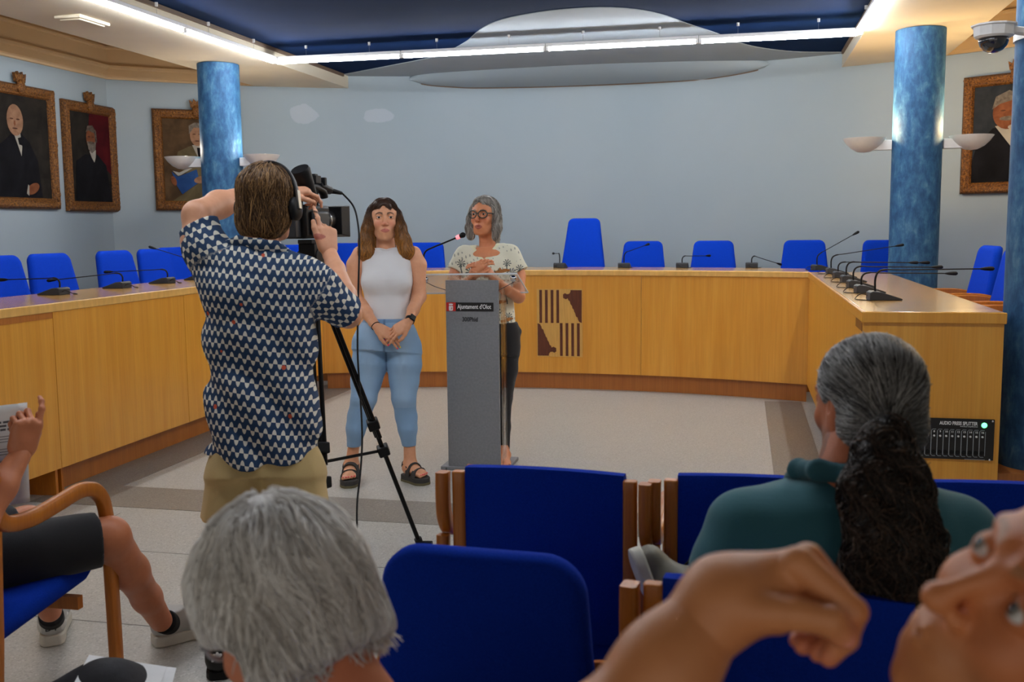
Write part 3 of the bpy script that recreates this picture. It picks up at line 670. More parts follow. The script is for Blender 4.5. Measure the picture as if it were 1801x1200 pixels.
        lay('painted_page', [(-0.52, -0.26), (-0.38, -0.38), (-0.30, -0.36), (0.02, -0.20), (-0.02, -0.17), (-0.34, -0.30)], 'page', 5)
        lay('painted_hands', ellipse(0.30, -0.46, 0.24, 0.09, a=0.15), 'flesh', 5); lay('painted_hands', ellipse(-0.50, -0.50, 0.07, 0.12, a=0.4), 'flesh2', 5)
    if kind == 'moustache':
        lay('painted_coat', [(-0.98, -0.98), (-0.7, -0.2), (-0.35, 0.12), (0.45, 0.12), (0.8, -0.1), (0.98, -0.98)], 'coat', 1)
        lay('painted_shirt', [(-0.30, 0.16), (0.36, 0.18), (0.34, -0.2), (0.22, -0.42)], 'shirt', 2)
        lay('painted_face', ellipse(0.0, 0.42, 0.36, 0.34), 'flesh2', 3); lay('painted_hair', [(-0.38, 0.5), (-0.30, 0.75), (0.0, 0.86), (0.3, 0.75), (0.36, 0.55), (0.1, 0.66), (-0.2, 0.60)], 'hairg', 4)
        lay('painted_moustache', ellipse(0.0, 0.30, 0.2, 0.045), 'hairg', 4)
        for x_ in (-0.12, 0.14): lay('painted_features', ellipse(x_, 0.46, 0.06, 0.015), 'feat', 5)
        lay('painted_tie', ellipse(0.12, 0.12, 0.12, 0.05), 'shirt', 4)
    return o
portrait((XL+0.002, 8.19, 2.26), radians(90), 0.94, 1.12, 'gilt-framed portrait of a bald man in a dark coat, leftmost', 'bald')
portrait((XL+0.002, 9.20, 2.225), radians(90), 0.84, 1.08, 'gilt-framed portrait of a bearded man against a crimson background', 'beard')
a_ = at_y(262, 280, wy(-6.15)); xm = -5.77; nrm = atan2(WY-wy(xm), WX-xm)
portrait((xm+0.03*cos(nrm), wy(xm)+0.03*sin(nrm), 2.235), nrm+pi/2, 0.92, 1.07, 'gilt-framed portrait of a man reading a blue book, behind the left column', 'reader')
xm = 2.42; nrm = atan2(WY-wy(xm), WX-xm)
portrait((xm+0.03*cos(nrm), wy(xm)+0.03*sin(nrm), 2.285), nrm+pi/2, 0.96, 1.07, 'gilt-framed portrait of an old man at the right edge', 'moustache')

# ================================================================== LECTERN
M['lectern'] = plain('speckled grey laminate', srgb(132, 134, 138), 0.55, noise=0.10, nscale=70)
M['signblack'] = plain('black sign', srgb(18, 16, 16), 0.5); M['signred'] = plain('red sign', srgb(204, 36, 28), 0.5); M['paint_white'] = plain('white print', srgb(238, 238, 238), 0.6)
LY = 5.90
A = [at_y(783, 493, LY), at_y(876, 493, LY)]; lz = A[0][2]; lx0, lx1 = A[0][0], A[1][0]; lc = (lx0+lx1)/2
o = empty('lectern', (lc, LY, 0), 0, 'grey lectern with a clear acrylic shelf and a red and black sign', 'lectern')
def P_(mb, name, mat, **k): return par(mb.build(name, mat, **k), o)
P_(MB().box((lc, LY+0.012, lz/2), (lx1-lx0, 0.022, lz)), 'front_panel', M['lectern'], bevel=0.002)
P_(MB().box((lx1+0.016, LY+0.07, lz/2-0.02), (0.010, 0.11, lz-0.05)), 'side_panel', M['acrylic'])
P_(MB().box((lx0+0.004, LY+0.09, lz/2-0.02), (0.008, 0.13, lz-0.05)), 'side_panel', M['acrylic'])
P_(MB().box((lc, LY+0.15, 0.012), (0.42, 0.34, 0.022)), 'base_plate', M['lectern'], bevel=0.004)
q = [at_y(731, 482, LY-0.04), at_y(909, 480, LY-0.04), at_y(929, 513, LY+0.30), at_y(743, 515, LY+0.30)]
n_ = Vector(q[1]-q[0]).cross(Vector(q[3]-q[0])).normalized(); n_ = n_ if n_.z > 0 else -n_
P_(MB().add([Vector(v) for v in q] + [Vector(v)-n_*0.010 for v in q], [(0, 1, 2, 3), (7, 6, 5, 4), (0, 4, 5, 1), (1, 5, 6, 2), (2, 6, 7, 3), (3, 7, 4, 0)]), 'shelf', M['acrylic'], smooth=0)
M['edge'] = plain('polished acrylic edge', srgb(214, 220, 222), 0.15)
for i_ in range(4):
    P_(MB().tube([Vector(q[i_])-n_*0.005, Vector(q[(i_+1) % 4])-n_*0.005], 1.0, flat=(0.004, 0.010), up=tuple(n_)), 'shelf_edge', M['edge'], smooth=0)
for px_, py_, sx in ((748, 492, 1), (903, 490, -1)):
    c = at_y(px_, py_, LY-0.05)
    kb = P_(MB().lathe([(0.001, -0.016), (0.014, -0.014), (0.019, -0.004), (0.019, 0.006), (0.012, 0.014), (0.001, 0.016)], c, 18, axis=(0, -1, 0)), 'shelf_bracket', M['chrome'])
    e = (lx0 if sx > 0 else lx1, LY+0.01, lz-0.06)
    P_(MB().tube(smooth_path([tuple(c+np.array([0, 0.03, -0.02])), tuple((c+np.array(e))/2+np.array([0, 0, -0.012])), e], 4), 0.0022, 6), 'stay_rod', M['darkgrey'])
a = at_y(785, 532, LY); b = at_y(868, 548, LY); sw, sh = b[0]-a[0], a[2]-b[2]
P_(MB().box(((a[0]+b[0])/2+0.03, LY-0.001, (a[2]+b[2])/2), (sw-0.06, 0.003, sh)), 'sign_plate', M['signblack'], smooth=0)
P_(MB().box((a[0]+0.0295, LY-0.001, (a[2]+b[2])/2), (0.059, 0.003, sh)), 'sign_emblem_ground', M['signred'], smooth=0)
fx = lambda u, v, h: (a[0]+0.0295+u*0.022, LY-0.0026-h, (a[2]+b[2])/2+v*0.022)
P_(MB().prism([(-0.55, -1), (-0.2, -1.08), (0.25, -1.08), (0.55, -0.95), (0.6, 0.0), (0.55, 0.25), (0.2, 0.15), (0.2, 0.32), (-0.15, 0.2), (-0.55, 0.32), (-0.62, -0.3)], 0, 0.001, fx), 'sign_shield', M['paint_white'], smooth=0)
P_(MB().prism([(-0.5, 0.42), (0.5, 0.42), (0.62, 0.9), (0.35, 0.72), (0.25, 1.02), (0.0, 0.75), (-0.25, 1.02), (-0.35, 0.72), (-0.62, 0.9)], 0, 0.001, fx), 'sign_crown', M['paint_white'], smooth=0)
P_(MB().prism([(0.05, -0.9), (0.32, -0.5), (0.35, 0.0), (0.12, -0.35)], 0.0011, 0.0016, fx), 'sign_shield_mark', M['signred'], smooth=0)
RX = Matrix.Rotation(radians(90), 4, 'X')
def wall_text(name, body, size, mat, x, y, z, parent=None, **k):
    return text_mesh(name, body, size, mat, Matrix.Translation((x, y, z)) @ RX, parent, **k)
t = wall_text('sign_lettering', "Ajuntament d'Olot", 0.038, M['paint_white'], a[0]+0.070, LY-0.0032, (a[2]+b[2])/2-0.011, bold=0.0006)
w_ = max(v.co.x for v in t.data.vertices)-(a[0]+0.070); k_ = (sw-0.084)/w_
for v in t.data.vertices: v.co.x = a[0]+0.070+(v.co.x-a[0]-0.070)*k_
par(t, o)
c = at_y(813, 566, LY); t = wall_text('lower_lettering', "300Phid", 0.038, M['darkgrey'], c[0], LY-0.0012, c[2]+0.002, bold=0.0008, sx=0.8); par(t, o)
# lectern microphone
b0 = at_y(744, 483, LY-0.01); hd_ = at_y(813, 414, LY-0.05)
o2 = empty('lectern_microphone', tuple(b0), 0, 'black gooseneck microphone with a red light ring on the lectern shelf', 'microphone')
pth = smooth_path([tuple(b0), tuple(at_y(744, 460, LY-0.01)), tuple(at_y(748, 443, LY-0.02)), tuple(at_y(762, 435, LY-0.03)), tuple(at_y(782, 427, LY-0.04)), tuple(hd_)], 6)
par(MB().tube(pth, [0.010 if k < 9 else 0.0052 for k in range(len(pth))], 8).build('gooseneck', M['black'], o2), o2)
t_ = (pth[-1]-pth[-2]).normalized(); e = pth[-1]
par(MB().tube([e-t_*0.04, e-t_*0.034, e-t_*0.022, e-t_*0.016], [0.011, 0.0125, 0.0125, 0.011], 12).build('light_ring', M['red_led'], o2), o2)
par(MB().tube([e-t_*0.016, e, e+t_*0.012, e+t_*0.022], [0.012, 0.017, 0.016, 0.006], 14).build('microphone_head', M['black'], o2), o2)
# cable and plug on the floor
P0 = [at_y(785, 820, LY+0.03), at_z(783, 832, 0.01), at_z(768, 841, 0.008), at_z(775, 843, 0.008)]
o3 = MB().tube(smooth_path([tuple(p) for p in P0], 6), 0.004, 6); pl = at_z(776, 843, 0.012); pr = at_z(788, 844, 0.012)
o3 = tag(o3.build('power_cable', M['black']), 'black cable on the floor at the left foot of the lectern', 'cable')
MB().tube([tuple(pl), tuple(pr)], [0.009, 0.014], 8).build('plug', M['black'], o3)

# ================================================================== AUDIO SPLITTER PLATE
SY = 4.818
a = at_y(1557, 733, SY); b = at_y(1746, 810, SY)
x0, x1 = a[0], b[0]; z1, z0 = at_y(1746, 738, SY)[2], b[2]
o = empty('audio_splitter', ((x0+x1)/2, SY, (z0+z1)/2), 0, 'black audio press splitter plate with a green light on the desk end', 'audio panel')
P_(MB().box(((x0+x1)/2, SY-0.004, (z0+z1)/2), (x1-x0, 0.008, z1-z0)), 'face_plate', M['signblack'], bevel=0.0015)
def X(px_): return at_y(px_, 770, SY)[0]
def Z(py_): return at_y(1700, py_, SY)[2]
FY = SY-0.0085
M['grey_print'] = plain('grey print', srgb(150, 156, 160), 0.6)
for k in range(16):
    cx_ = X(1727-10.62*(15-k)) ; hw = X(1732.1)-X(1727)
    zt, zb = Z(756), Z(803)
    bar = MB().box((cx_-hw, FY, (zt+zb)/2), (0.0032, 0.001, (zt-zb)*0.9)).box((cx_, FY, zt), (hw*1.3, 0.001, 0.0022)).box((cx_, FY, zb), (hw*1.2, 0.001, 0.0022)).box((cx_-hw*0.8, FY, zt-0.004), (0.006, 0.001, 0.002), mtx=Matrix.Rotation(-0.9, 3, 'Y')).box((cx_-hw*0.8, FY, zb+0.004), (0.006, 0.001, 0.002), mtx=Matrix.Rotation(0.9, 3, 'Y'))
    if k == 15: bar.box((cx_+hw, FY, (zt+zb)/2), (0.0022, 0.001, (zt-zb)*0.9))
    P_(bar, 'channel_outline', M['grey_print'], smooth=0)
    P_(MB().lathe([(0.001, 0.006), (0.0042, 0.005), (0.0048, 0.0)], (cx_, FY, Z(767.5)), 12, axis=(0, -1, 0)), 'channel_knob', M['white'])
    P_(MB().lathe([(0.001, 0.002), (0.0095, 0.002), (0.0105, 0.0)], (cx_, FY, Z(796)), 14, axis=(0, -1, 0)), 'channel_socket', M['black'])
    t = wall_text('channel_number', str(k+1), 0.0125, M['paint_white'], cx_, FY-0.0004, Z(761.5), align='CENTER', depth=0.0003, bold=0.0003); par(t, o)
t = wall_text('title_lettering', "AUDIO PRESS SPLITTER", 0.022, M['paint_white'], X(1651), FY-0.0004, Z(747.5), depth=0.0003, bold=0.0007)
k_ = (X(1718)-X(1651))/(max(v.co.x for v in t.data.vertices)-X(1651))
for v in t.data.vertices: v.co.x = X(1651)+(v.co.x-X(1651))*k_
par(t, o)
t = wall_text('subtitle_lettering', "individual amplification", 0.0085, M['paint_white'], X(1687), FY-0.0004, Z(750.8), depth=0.0003); k_ = (X(1718)-X(1687))/(max(v.co.x for v in t.data.vertices)-X(1687))
for v in t.data.vertices: v.co.x = X(1687)+(v.co.x-X(1687))*k_
par(t, o)
t = wall_text('owner_lettering', "Ajuntament d'Olot", 0.019, M['paint_white'], X(1578), FY-0.0004, Z(746.5), depth=0.0003, bold=0.0004); k_ = (X(1631)-X(1578))/(max(v.co.x for v in t.data.vertices)-X(1578))
for v in t.data.vertices: v.co.x = X(1578)+(v.co.x-X(1578))*k_
par(t, o)
P_(MB().box(((X(1697)+X(1733))/2, FY, Z(807.3)), (X(1733)-X(1697), 0.0008, 0.0022)), 'fine_print', M['grey_print'], smooth=0)
P_(MB().lathe([(0.001, 0.008), (0.009, 0.006), (0.0125, 0.0)], (X(1729.5), FY, Z(747)), 18, axis=(0, -1, 0)), 'power_light', M['green_led'])
for px_, py_ in ((1744, 739.5), (1741, 807)):
    P_(MB().lathe([(0.001, 0.004), (0.0045, 0.003), (0.0055, 0.0)], (X(px_), FY, Z(py_)), 12, axis=(0, -1, 0)), 'screw', M['chrome'])

# ================================================================== AUDIENCE CHAIRS
def side_frame(x, s, o, w_=0.045):
    arm = smooth_path([(x, -0.045, 0.866), (x, -0.047, 0.80), (x, -0.038, 0.745), (x, 0.0, 0.708), (x, 0.10, 0.695), (x, 0.22, 0.705), (x, 0.33, 0.715), (x, 0.405, 0.69), (x, 0.445, 0.62), (x, 0.455, 0.45), (x, 0.46, 0.0)], 6)
    o1 = MB().tube(arm, 1.0, flat=(0.030, w_), up=(0, 1, 0)).build('armrest_and_front_leg', M['wood_chair'], o, smooth=50)
    return o1
def audience_chair(kind='posts', wide=0.415, hb=0.88):
    o = empty('wooden_armchair')
    hw = wide/2
    if kind == 'posts':
        n = 10; vs = []
        for i in range(n+1):       # back panel: upholstered sheet between the posts, its top edge slightly arched
            u = i/n*2-1; x = u*hw; top = hb-0.002+0.010*(1-u*u); y = -0.05+0.018*(u*u)
            vs += [(x, y, 0.44), (x, y-0.004, 0.62), (x, y-0.006, top-0.02), (x, y, top), (x, y+0.03, top), (x, y+0.046, top-0.02), (x, y+0.048, 0.62), (x, y+0.04, 0.44)]
        fs = [(8*i+k, 8*i+(k+1) % 8, 8*i+8+(k+1) % 8, 8*i+8+k) for i in range(n) for k in range(8)] + [tuple(range(8)), tuple(range(8*n, 8*n+8))[::-1]]
        b = MB().add(vs, fs).build('backrest', M['fabric_dark'], o, smooth=50)
        for s in (-1, 1):
            MB().tube(smooth_path([(s*(hw+0.016), -0.06, 0.0), (s*(hw+0.016), -0.035, 0.40), (s*(hw+0.016), -0.03, 0.62), (s*(hw+0.016), -0.032, 0.868)], 5), 1.0, flat=(0.035, 0.030), up=(0, 1, 0)).build('back_post', M['wood_chair'], o, smooth=50, bevel=0.004)
            side_frame(s*(hw+0.056), s, o)
            MB().tube([(s*(hw+0.056), -0.05, 0.70), (s*(hw+0.056), -0.07, 0.40), (s*(hw+0.056), -0.11, 0.0)], 1.0, flat=(0.03, 0.035), up=(0, 1, 0)).build('rear_leg', M['wood_chair'], o, smooth=50)
    else:
        pad(rounded(wide+0.03, wide-0.02, 0.47, 0.085, 8), 0.06, 0.06, 0.03, hb-0.465, -0.02).build('backrest', M['fabric_dark'], o, smooth=70)
        for s in (-1, 1):
            MB().tube(smooth_path([(s*(hw+0.025), 0.40, 0.42), (s*(hw+0.025), 0.44, 0.38), (s*(hw+0.025), 0.46, 0.0)], 4), 1.0, flat=(0.03, 0.04), up=(0, 1, 0)).build('front_leg', M['wood_chair'], o, smooth=50)
            MB().tube([(s*(hw+0.005), 0.03, 0.66), (s*(hw+0.025), -0.04, 0.40), (s*(hw+0.025), -0.08, 0.0)], 1.0, flat=(0.03, 0.035), up=(0, 1, 0)).build('rear_leg', M['wood_chair'], o, smooth=50)
    st = pad(rounded(wide+0.06, wide+0.04, 0.47, 0.05), 0.07, 0, 0, 0, 0)
    T = Matrix.Translation((0, -0.03, 0.405)) @ Matrix.Rotation(radians(-85), 4, 'X') @ Matrix.Diagonal((1, -1, 1, 1))
    st.v = [tuple(T @ Vector(p)) for p in st.v]; st.f = [f[::-1] for f in st.f]
    st.build('seat', M['fabric_dark'], o, smooth=60)
    MB().box((0, 0.33, 0.36), (wide+0.06, 0.025, 0.04)).build('seat_rail', M['wood_chair'], o)
    MB().box((0, -0.02, 0.36), (wide+0.03, 0.025, 0.045)).build('seat_rail', M['wood_chair'], o)
    return o
ch = audience_chair('posts'); lab = [(-0.482, 2.50, -0.05, 'empty blue chair with wooden posts, its whole back in view below the lectern'),
       (0.062, 2.52, 0.0, 'blue chair beside the fully visible empty one, half behind the ponytailed man'), (0.64, 2.56, 0.0, 'blue chair right of the ponytail, in front of the desk end'),
       (-2.20, 2.30, 0.02, 'wooden armchair with blue seat under the man in black shorts')]
for i, (x, y, a_, lb) in enumerate(lab):
    c = ch if i == 0 else dup(ch)
    c.location = (x, y, 0); c.rotation_euler = (0, 0, a_); tag(c, lb, 'chair', 'blue wooden armchairs of the audience')
c = dup(ch); c.location = (0.083, 1.75, 0); c.rotation_euler = (0, 0, -0.12); tag(c, 'blue wooden armchair carrying the ponytailed man', 'chair', 'blue wooden armchairs of the audience')
c = audience_chair('round', 0.43); c.location = (-0.475, 1.845, 0); c.rotation_euler = (0, 0, -0.05); tag(c, 'blue chair with rounded corners beside the grey-haired head', 'chair')
c.name = 'padded_armchair'
c = dup(ch); c.location = (-0.42, 0.93, -0.02); tag(c, 'blue chair under the grey-haired person, below the frame', 'chair', 'blue wooden armchairs of the audience'); GREY_CHAIR = c

# ================================================================== TRIPOD, VIDEO CAMERA, CABLE
apex = W(549, 474, 4.15); apex[2] = 1.265
foot = at_z(742, 966, 0.02)
o = empty('tripod', (apex[0], apex[1], 0), 0, 'black tripod standing before the cameraman in the patterned shirt', 'tripod')
def leg(fv, name='leg'):
    A_ = Vector(apex)+Vector((fv.x-apex[0], fv.y-apex[1], 0)).normalized()*0.03; B_ = Vector(fv); d = B_-A_; sd = d.cross(Vector((0, 0, 1))).normalized()
    l = P_(MB().tube([A_+sd*0.013, A_+d*0.55+sd*0.013], 0.0095, 10), name, M['blackmetal'])
    q = MB().tube([A_-sd*0.013, A_+d*0.55-sd*0.013], 0.0095, 10).build('leg_tube', M['blackmetal']); q.parent = l
    q = MB().tube([A_+d*0.40, A_+d*0.97], 0.0105, 10).build('lower_leg', M['blackmetal']); q.parent = l
    for u in (0.50, 0.60):
        q = MB().box(tuple(A_+d*u), (0.055, 0.05, 0.045), mtx=Vector((0, 0, 1)).rotation_difference(d.normalized()).to_matrix()).build('leg_clamp', M['black'], bevel=0.006); q.parent = l
    q = MB().tube([A_+d*0.955, A_+d*1.0], 0.018, 10).build('foot', M['black']); q.parent = l
    q = MB().tube([A_+d*0.985-Vector((0.0, 0, -0.012)), A_+d*0.985+Vector((0.055, 0.0, 0.012))], [0.010, 0.014], 8).build('foot_knob', M['black']); q.parent = l
    return A_+d*0.60
mids = []
v0 = Vector((foot[0]-apex[0], foot[1]-apex[1], 0))
for k in range(3):
    v = Matrix.Rotation(radians(120*k), 3, 'Z') @ v0; fv = Vector((apex[0]+v.x, apex[1]+v.y, 0.02)); mids.append(leg(fv))
cpt = (mids[0]+mids[1]+mids[2])/3
for m_ in mids: P_(MB().tube([cpt, m_], 0.007, 8), 'spreader_arm', M['blackmetal'])
P_(MB().lathe([(0.02, -0.02), (0.025, 0), (0.02, 0.02)], cpt, 12), 'spreader_hub', M['black'])
P_(MB().lathe([(0.045, -0.05), (0.05, 0.0), (0.05, 0.04), (0.035, 0.06)], tuple(apex), 18), 'bowl', M['black'])
hc = Vector(apex)+Vector((0, 0, 0.11))
P_(MB().lathe([(0.042, 0), (0.042, 0.08)], hc-Vector((0.04, 0, 0)), 18, axis=(1, 0, 0)).box(tuple(hc+Vector((0, 0, 0.035))), (0.07, 0.10, 0.05)), 'fluid_head', M['black'], bevel=0.003)
P_(MB().lathe([(0.03, -0.045), (0.032, -0.041)], hc, 18, axis=(1, 0, 0)), 'drag_dial', M['steel'])
P_(MB().box(tuple(hc+Vector((0, 0.0, 0.068))), (0.06, 0.13, 0.016)), 'camera_plate', M['blackmetal'], bevel=0.002)
P_(MB().tube([hc+Vector((-0.03, -0.04, 0.03)), hc+Vector((-0.10, -0.14, -0.08))], 0.007, 8), 'pan_handle', M['black'])

cz = hc.z+0.078; vx, vy = hc.x-0.02, hc.y
o = empty('video_camera', (vx, vy, cz), 0, 'black professional video camera on the tripod, operated by the cameraman', 'video camera')
def Q_(mb, name, mat, **k): return mb.build(name, mat, o, **k)
Q_(MB().box((0, 0.00, 0.065), (0.10, 0.23, 0.125)), 'body', M['black'], bevel=0.012)
Q_(MB().box((0.056, 0.0, 0.06), (0.02, 0.15, 0.09)), 'grip', M['darkgrey'], bevel=0.01)
Q_(MB().box((0.0, -0.135, 0.045), (0.06, 0.05, 0.075)), 'battery', M['darkgrey'], bevel=0.004)
Q_(MB().lathe([(0.045, 0), (0.045, 0.07), (0.042, 0.072), (0.042, 0.10)], (0, 0.11, 0.07), 24, axis=(0, 1, 0)), 'lens_barrel', M['black'])
Q_(MB().lathe([(0.0465, 0), (0.0465, 0.012)], (0, 0.135, 0.07), 24, axis=(0, 1, 0)), 'focus_ring', M['steel'])
Q_(MB().add([(-.062, .20, .015), (.062, .20, .015), (.062, .20, .125), (-.062, .20, .125), (-.066, .28, .004), (.066, .28, .004), (.066, .28, .130), (-.066, .28, .130), (-.05, .20, .03), (.05, .20, .03), (.05, .20, .11), (-.05, .20, .11), (-.060, .28, .010), (.060, .28, .010), (.060, .28, .124), (-.060, .28, .124)],
   [(8, 9, 10, 11), (0, 1, 5, 4), (1, 2, 6, 5), (2, 3, 7, 6), (3, 0, 4, 7), (9, 8, 12, 13), (10, 9, 13, 14), (11, 10, 14, 15), (8, 11, 15, 12), (4, 5, 13, 12), (5, 6, 14, 13), (6, 7, 15, 14), (7, 4, 12, 15), (1, 0, 8, 9), (2, 1, 9, 10), (3, 2, 10, 11), (0, 3, 11, 8)]), 'lens_hood', M['black'], bevel=0.003)
Q_(MB().tube(smooth_path([(0, -0.06, 0.12), (0, -0.055, 0.165), (0, -0.03, 0.195), (0, 0.06, 0.20), (0, 0.16, 0.185), (0, 0.18, 0.16)], 4), 0.016, 10).tube([(0, 0.09, 0.12), (0, 0.09, 0.195)], 0.014, 8), 'handle', M['black'])
Q_(MB().tube([(0, 0.13, 0.205), (0, 0.235, 0.19)], 0.017, 10).box((0.02, 0.05, 0.225), (0.03, 0.05, 0.03)).box((-0.012, 0.11, 0.232), (0.025, 0.03, 0.035)).box((0.012, 0.15, 0.222), (0.02, 0.02, 0.03)), 'microphone_mount', M['black'], bevel=0.002)
vf0, vf1 = [(Vector(W(x, y, d_))-Vector((vx, vy, cz)))/1.08 for x, y, d_ in ((549, 350, 4.10), (527, 297, 4.02))]
Q_(MB().tube([vf0, vf0.lerp(vf1, 0.35), vf0.lerp(vf1, 0.7), vf0.lerp(vf1, 0.92), vf1], [0.022, 0.029, 0.034, 0.038, 0.034], 16), 'viewfinder', M['black'])
Q_(MB().tube([(0.0, 0.235, 0.19), (0.03, 0.285, 0.18)], [0.012, 0.007], 10), 'plug', M['black'])
Q_(MB().ball((-0.03, -0.118, 0.105), 0.0045, 8), 'record_light', M['red_led'])
VS = 1.08; o.scale = (VS, VS, VS)
e = Vector((vx+0.032*VS, vy+0.287*VS, cz+0.18*VS))
pth = [tuple(e)] + [tuple(W(x, y, d_)) for x, y, d_ in ((621, 362, 4.46), (629, 390, 4.44), (632, 430, 4.42), (630, 520, 4.38), (629, 620, 4.34), (634, 700, 4.30), (637, 770, 4.24), (634, 830, 4.18), (628, 890, 4.10))]
pth = pth[:1]+pth[1:]
pe = at_z(620, 1085, 0.006); pth += [tuple((np.array(pth[-1])+pe)/2+np.array([0.01, 0, 0.02])), tuple(pe), tuple(pe+np.array([-0.2, -0.1, 0]))]
tag(MB().tube(smooth_path(pth, 6), 0.0042, 8).build('microphone_cable', M['black']), 'black cable hanging from the video camera down to the floor', 'cable')

# ================================================================== BACKPACK AND PAPERS
M['bag'] = plain('black nylon', srgb(30, 30, 36), 0.75, noise=0.2, nscale=60, bumps=0.3)
M['paper'] = plain('white paper', srgb(246, 248, 250), 0.8)

# ================================================================== SMOOTH BODIES (distance fields turned into one surface)
V3 = lambda *a: np.array(a, dtype=np.float64)
def unit(v): v = np.asarray(v, float); return v/np.linalg.norm(v)
class Field:
    def __init__(s, k=0.02): s.p = []; s.k = k
    def _add(s, f, lo, hi, mode='+', k=None): s.p.append((f, np.array(lo, float), np.array(hi, float), mode, s.k if k is None else k)); return s
    def cone(s, a, b, ra, rb, mode='+', k=None, flat=None, cut=False):
        """tapered limb; flat=(axis, factor) thins it along an axis; cut ends it squarely at b"""
        a, b = V3(*a), V3(*b); d = b-a; L2 = max(d@d, 1e-9); R = max(ra, rb); un = d/sqrt(L2)
        def f(P):
            t = np.clip(((P-a)@d)/L2, 0, 1); q = P-(a+t[..., None]*d)
            if flat is not None:
                ax = unit(flat[0]); c = q@ax; q = q+(c*(flat[1]-1))[..., None]*ax
            r = np.sqrt((q*q).sum(-1))-(ra+(rb-ra)*t)
            if cut: r = np.maximum(r, (P-b)@un)
            return r
        return s._add(f, np.minimum(a, b)-R, np.maximum(a, b)+R, mode, k)
    def limb(s, pts, rs, **kw):
        for i in range(len(pts)-1): s.cone(pts[i], pts[i+1], rs[i], rs[i+1], **kw)
        return s
    def ell(s, c, r, R=None, mode='+', k=None):
        c = V3(*c); r = V3(*r); R_ = np.eye(3) if R is None else np.array(R, float); m = r.max()
        def f(P):
            q = (P-c)@R_; k0 = np.sqrt(((q/r)**2).sum(-1)); k1 = np.sqrt(((q/(r*r))**2).sum(-1))+1e-9
            return k0*(k0-1)/k1
        return s._add(f, c-m, c+m, mode, k)
    def loft(s, rings, side, n=2.3, mode='+', k=None, sub=4):
        """rings: (centre, half width, half depth); side: unit vector of the width"""
        C = np.array([r[0] for r in rings], float); w_ = np.array([r[1] for r in rings], float); d_ = np.array([r[2] for r in rings], float)
        def cr(A, i, t):
            p0, p1, p2, p3 = A[max(i-1, 0)], A[i], A[i+1], A[min(i+2, len(A)-1)]
            return 0.5*(2*p1+(p2-p0)*t+(2*p0-5*p1+4*p2-p3)*t*t+(3*p1-p0-3*p2+p3)*t**3)
        X = [(cr(C, i, t/sub), cr(w_, i, t/sub), cr(d_, i, t/sub)) for i in range(len(C)-1) for t in range(sub)]+[(C[-1], w_[-1], d_[-1])]
        sd = unit(side); ua = unit(C[-1]-C[0]); XC = np.array([x[0] for x in X]); XW = np.array([x[1] for x in X]); XD = np.array([x[2] for x in X])
        sc = np.maximum.accumulate((XC-C[0])@ua+np.arange(len(X))*1e-7); s1 = unit(sd-ua*(sd@ua)); fr = np.cross(ua, s1)
        def f(P):
            t = (P-C[0])@ua; tc = np.clip(t, sc[0], sc[-1]); ww = np.interp(tc, sc, XW); dd = np.interp(tc, sc, XD)
            q = P-np.stack([np.interp(tc, sc, XC[:, j]) for j in range(3)], -1)
            e = (np.abs(q@s1/ww)**n+np.abs(q@fr/dd)**n)**(1/n); r = (e-1)*np.minimum(ww, dd); z = np.abs(t-tc)
            return np.where(z > 1e-6, np.sqrt(np.maximum(r, 0)**2+z**2), r)
        m = max(w_.max(), d_.max())
        return s._add(f, C.min(0)-m, C.max(0)+m, mode, k)
    def plane(s, pt, nrm, k=0.004):
        """cut away everything on the side nrm points to"""
        pt = V3(*pt); nrm = unit(nrm)
        return s._add(lambda P: (P-pt)@nrm, [-1e9]*3, [1e9]*3, '^', k)
    def fn(s, f, lo=(-1e9,)*3, hi=(1e9,)*3, mode='~'): return s._add(f, lo, hi, mode, 0)
    def bounds(s):
        lo = np.min([p[1] for p in s.p if p[3] == '+'], 0); hi = np.max([p[2] for p in s.p if p[3] == '+'], 0); return lo, hi
    @staticmethod
    def comb(A, B, mode, k):
        if mode == '~': return A+B
        if mode == '+': h = np.maximum(k-np.abs(A-B), 0)/max(k, 1e-9); return np.minimum(A, B)-h*h*k*0.25
        if mode == '-': B = -B
        h = np.maximum(k-np.abs(A-B), 0)/max(k, 1e-9); return np.maximum(A, B)+h*h*k*0.25
    def eval(s, P):
        A = np.full(P.shape[:-1], 1.0)
        for f, lo, hi, mode, k in s.p: A = s.comb(A, f(P), mode, k)
        return A
    def surface(s, h, lo=None, hi=None):
        l0, h0 = s.bounds(); lo = l0-3*h if lo is None else np.maximum(np.array(lo, float), l0-3*h); hi = h0+3*h if hi is None else np.minimum(np.array(hi, float), h0+3*h)
        n = np.ceil((hi-lo)/h).astype(int)+1
        ax = [(lo[i]+h*np.arange(n[i])) for i in range(3)]
        A = np.full(n, 1.0, dtype=np.float32)
        for f, a, b, mode, k in s.p:
            pad_ = k+3*h
            i0 = np.clip(np.floor((a-pad_-lo)/h), 0, n).astype(int); i1 = np.clip(np.ceil((b+pad_-lo)/h)+1, 0, n).astype(int)
            if (i1 <= i0).any(): continue
            sl = tuple(slice(i0[j], i1[j]) for j in range(3))
            for x0 in range(i0[0], i1[0], 48):      # slabs keep memory small
                x1 = min(x0+48, i1[0]); G = np.stack(np.meshgrid(ax[0][x0:x1], ax[1][sl[1]], ax[2][sl[2]], indexing='ij'), -1)
                ss = (slice(x0, x1), sl[1], sl[2]); A[ss] = s.comb(A[ss], f(G), mode, k)
        # surface nets
        sg = A < 0; n1 = n-1
        c = np.zeros(n1, dtype=np.uint8)
        for dx in (0, 1):
            for dy_ in (0, 1):
                for dz in (0, 1): c += sg[dx:dx+n1[0], dy_:dy_+n1[1], dz:dz+n1[2]]
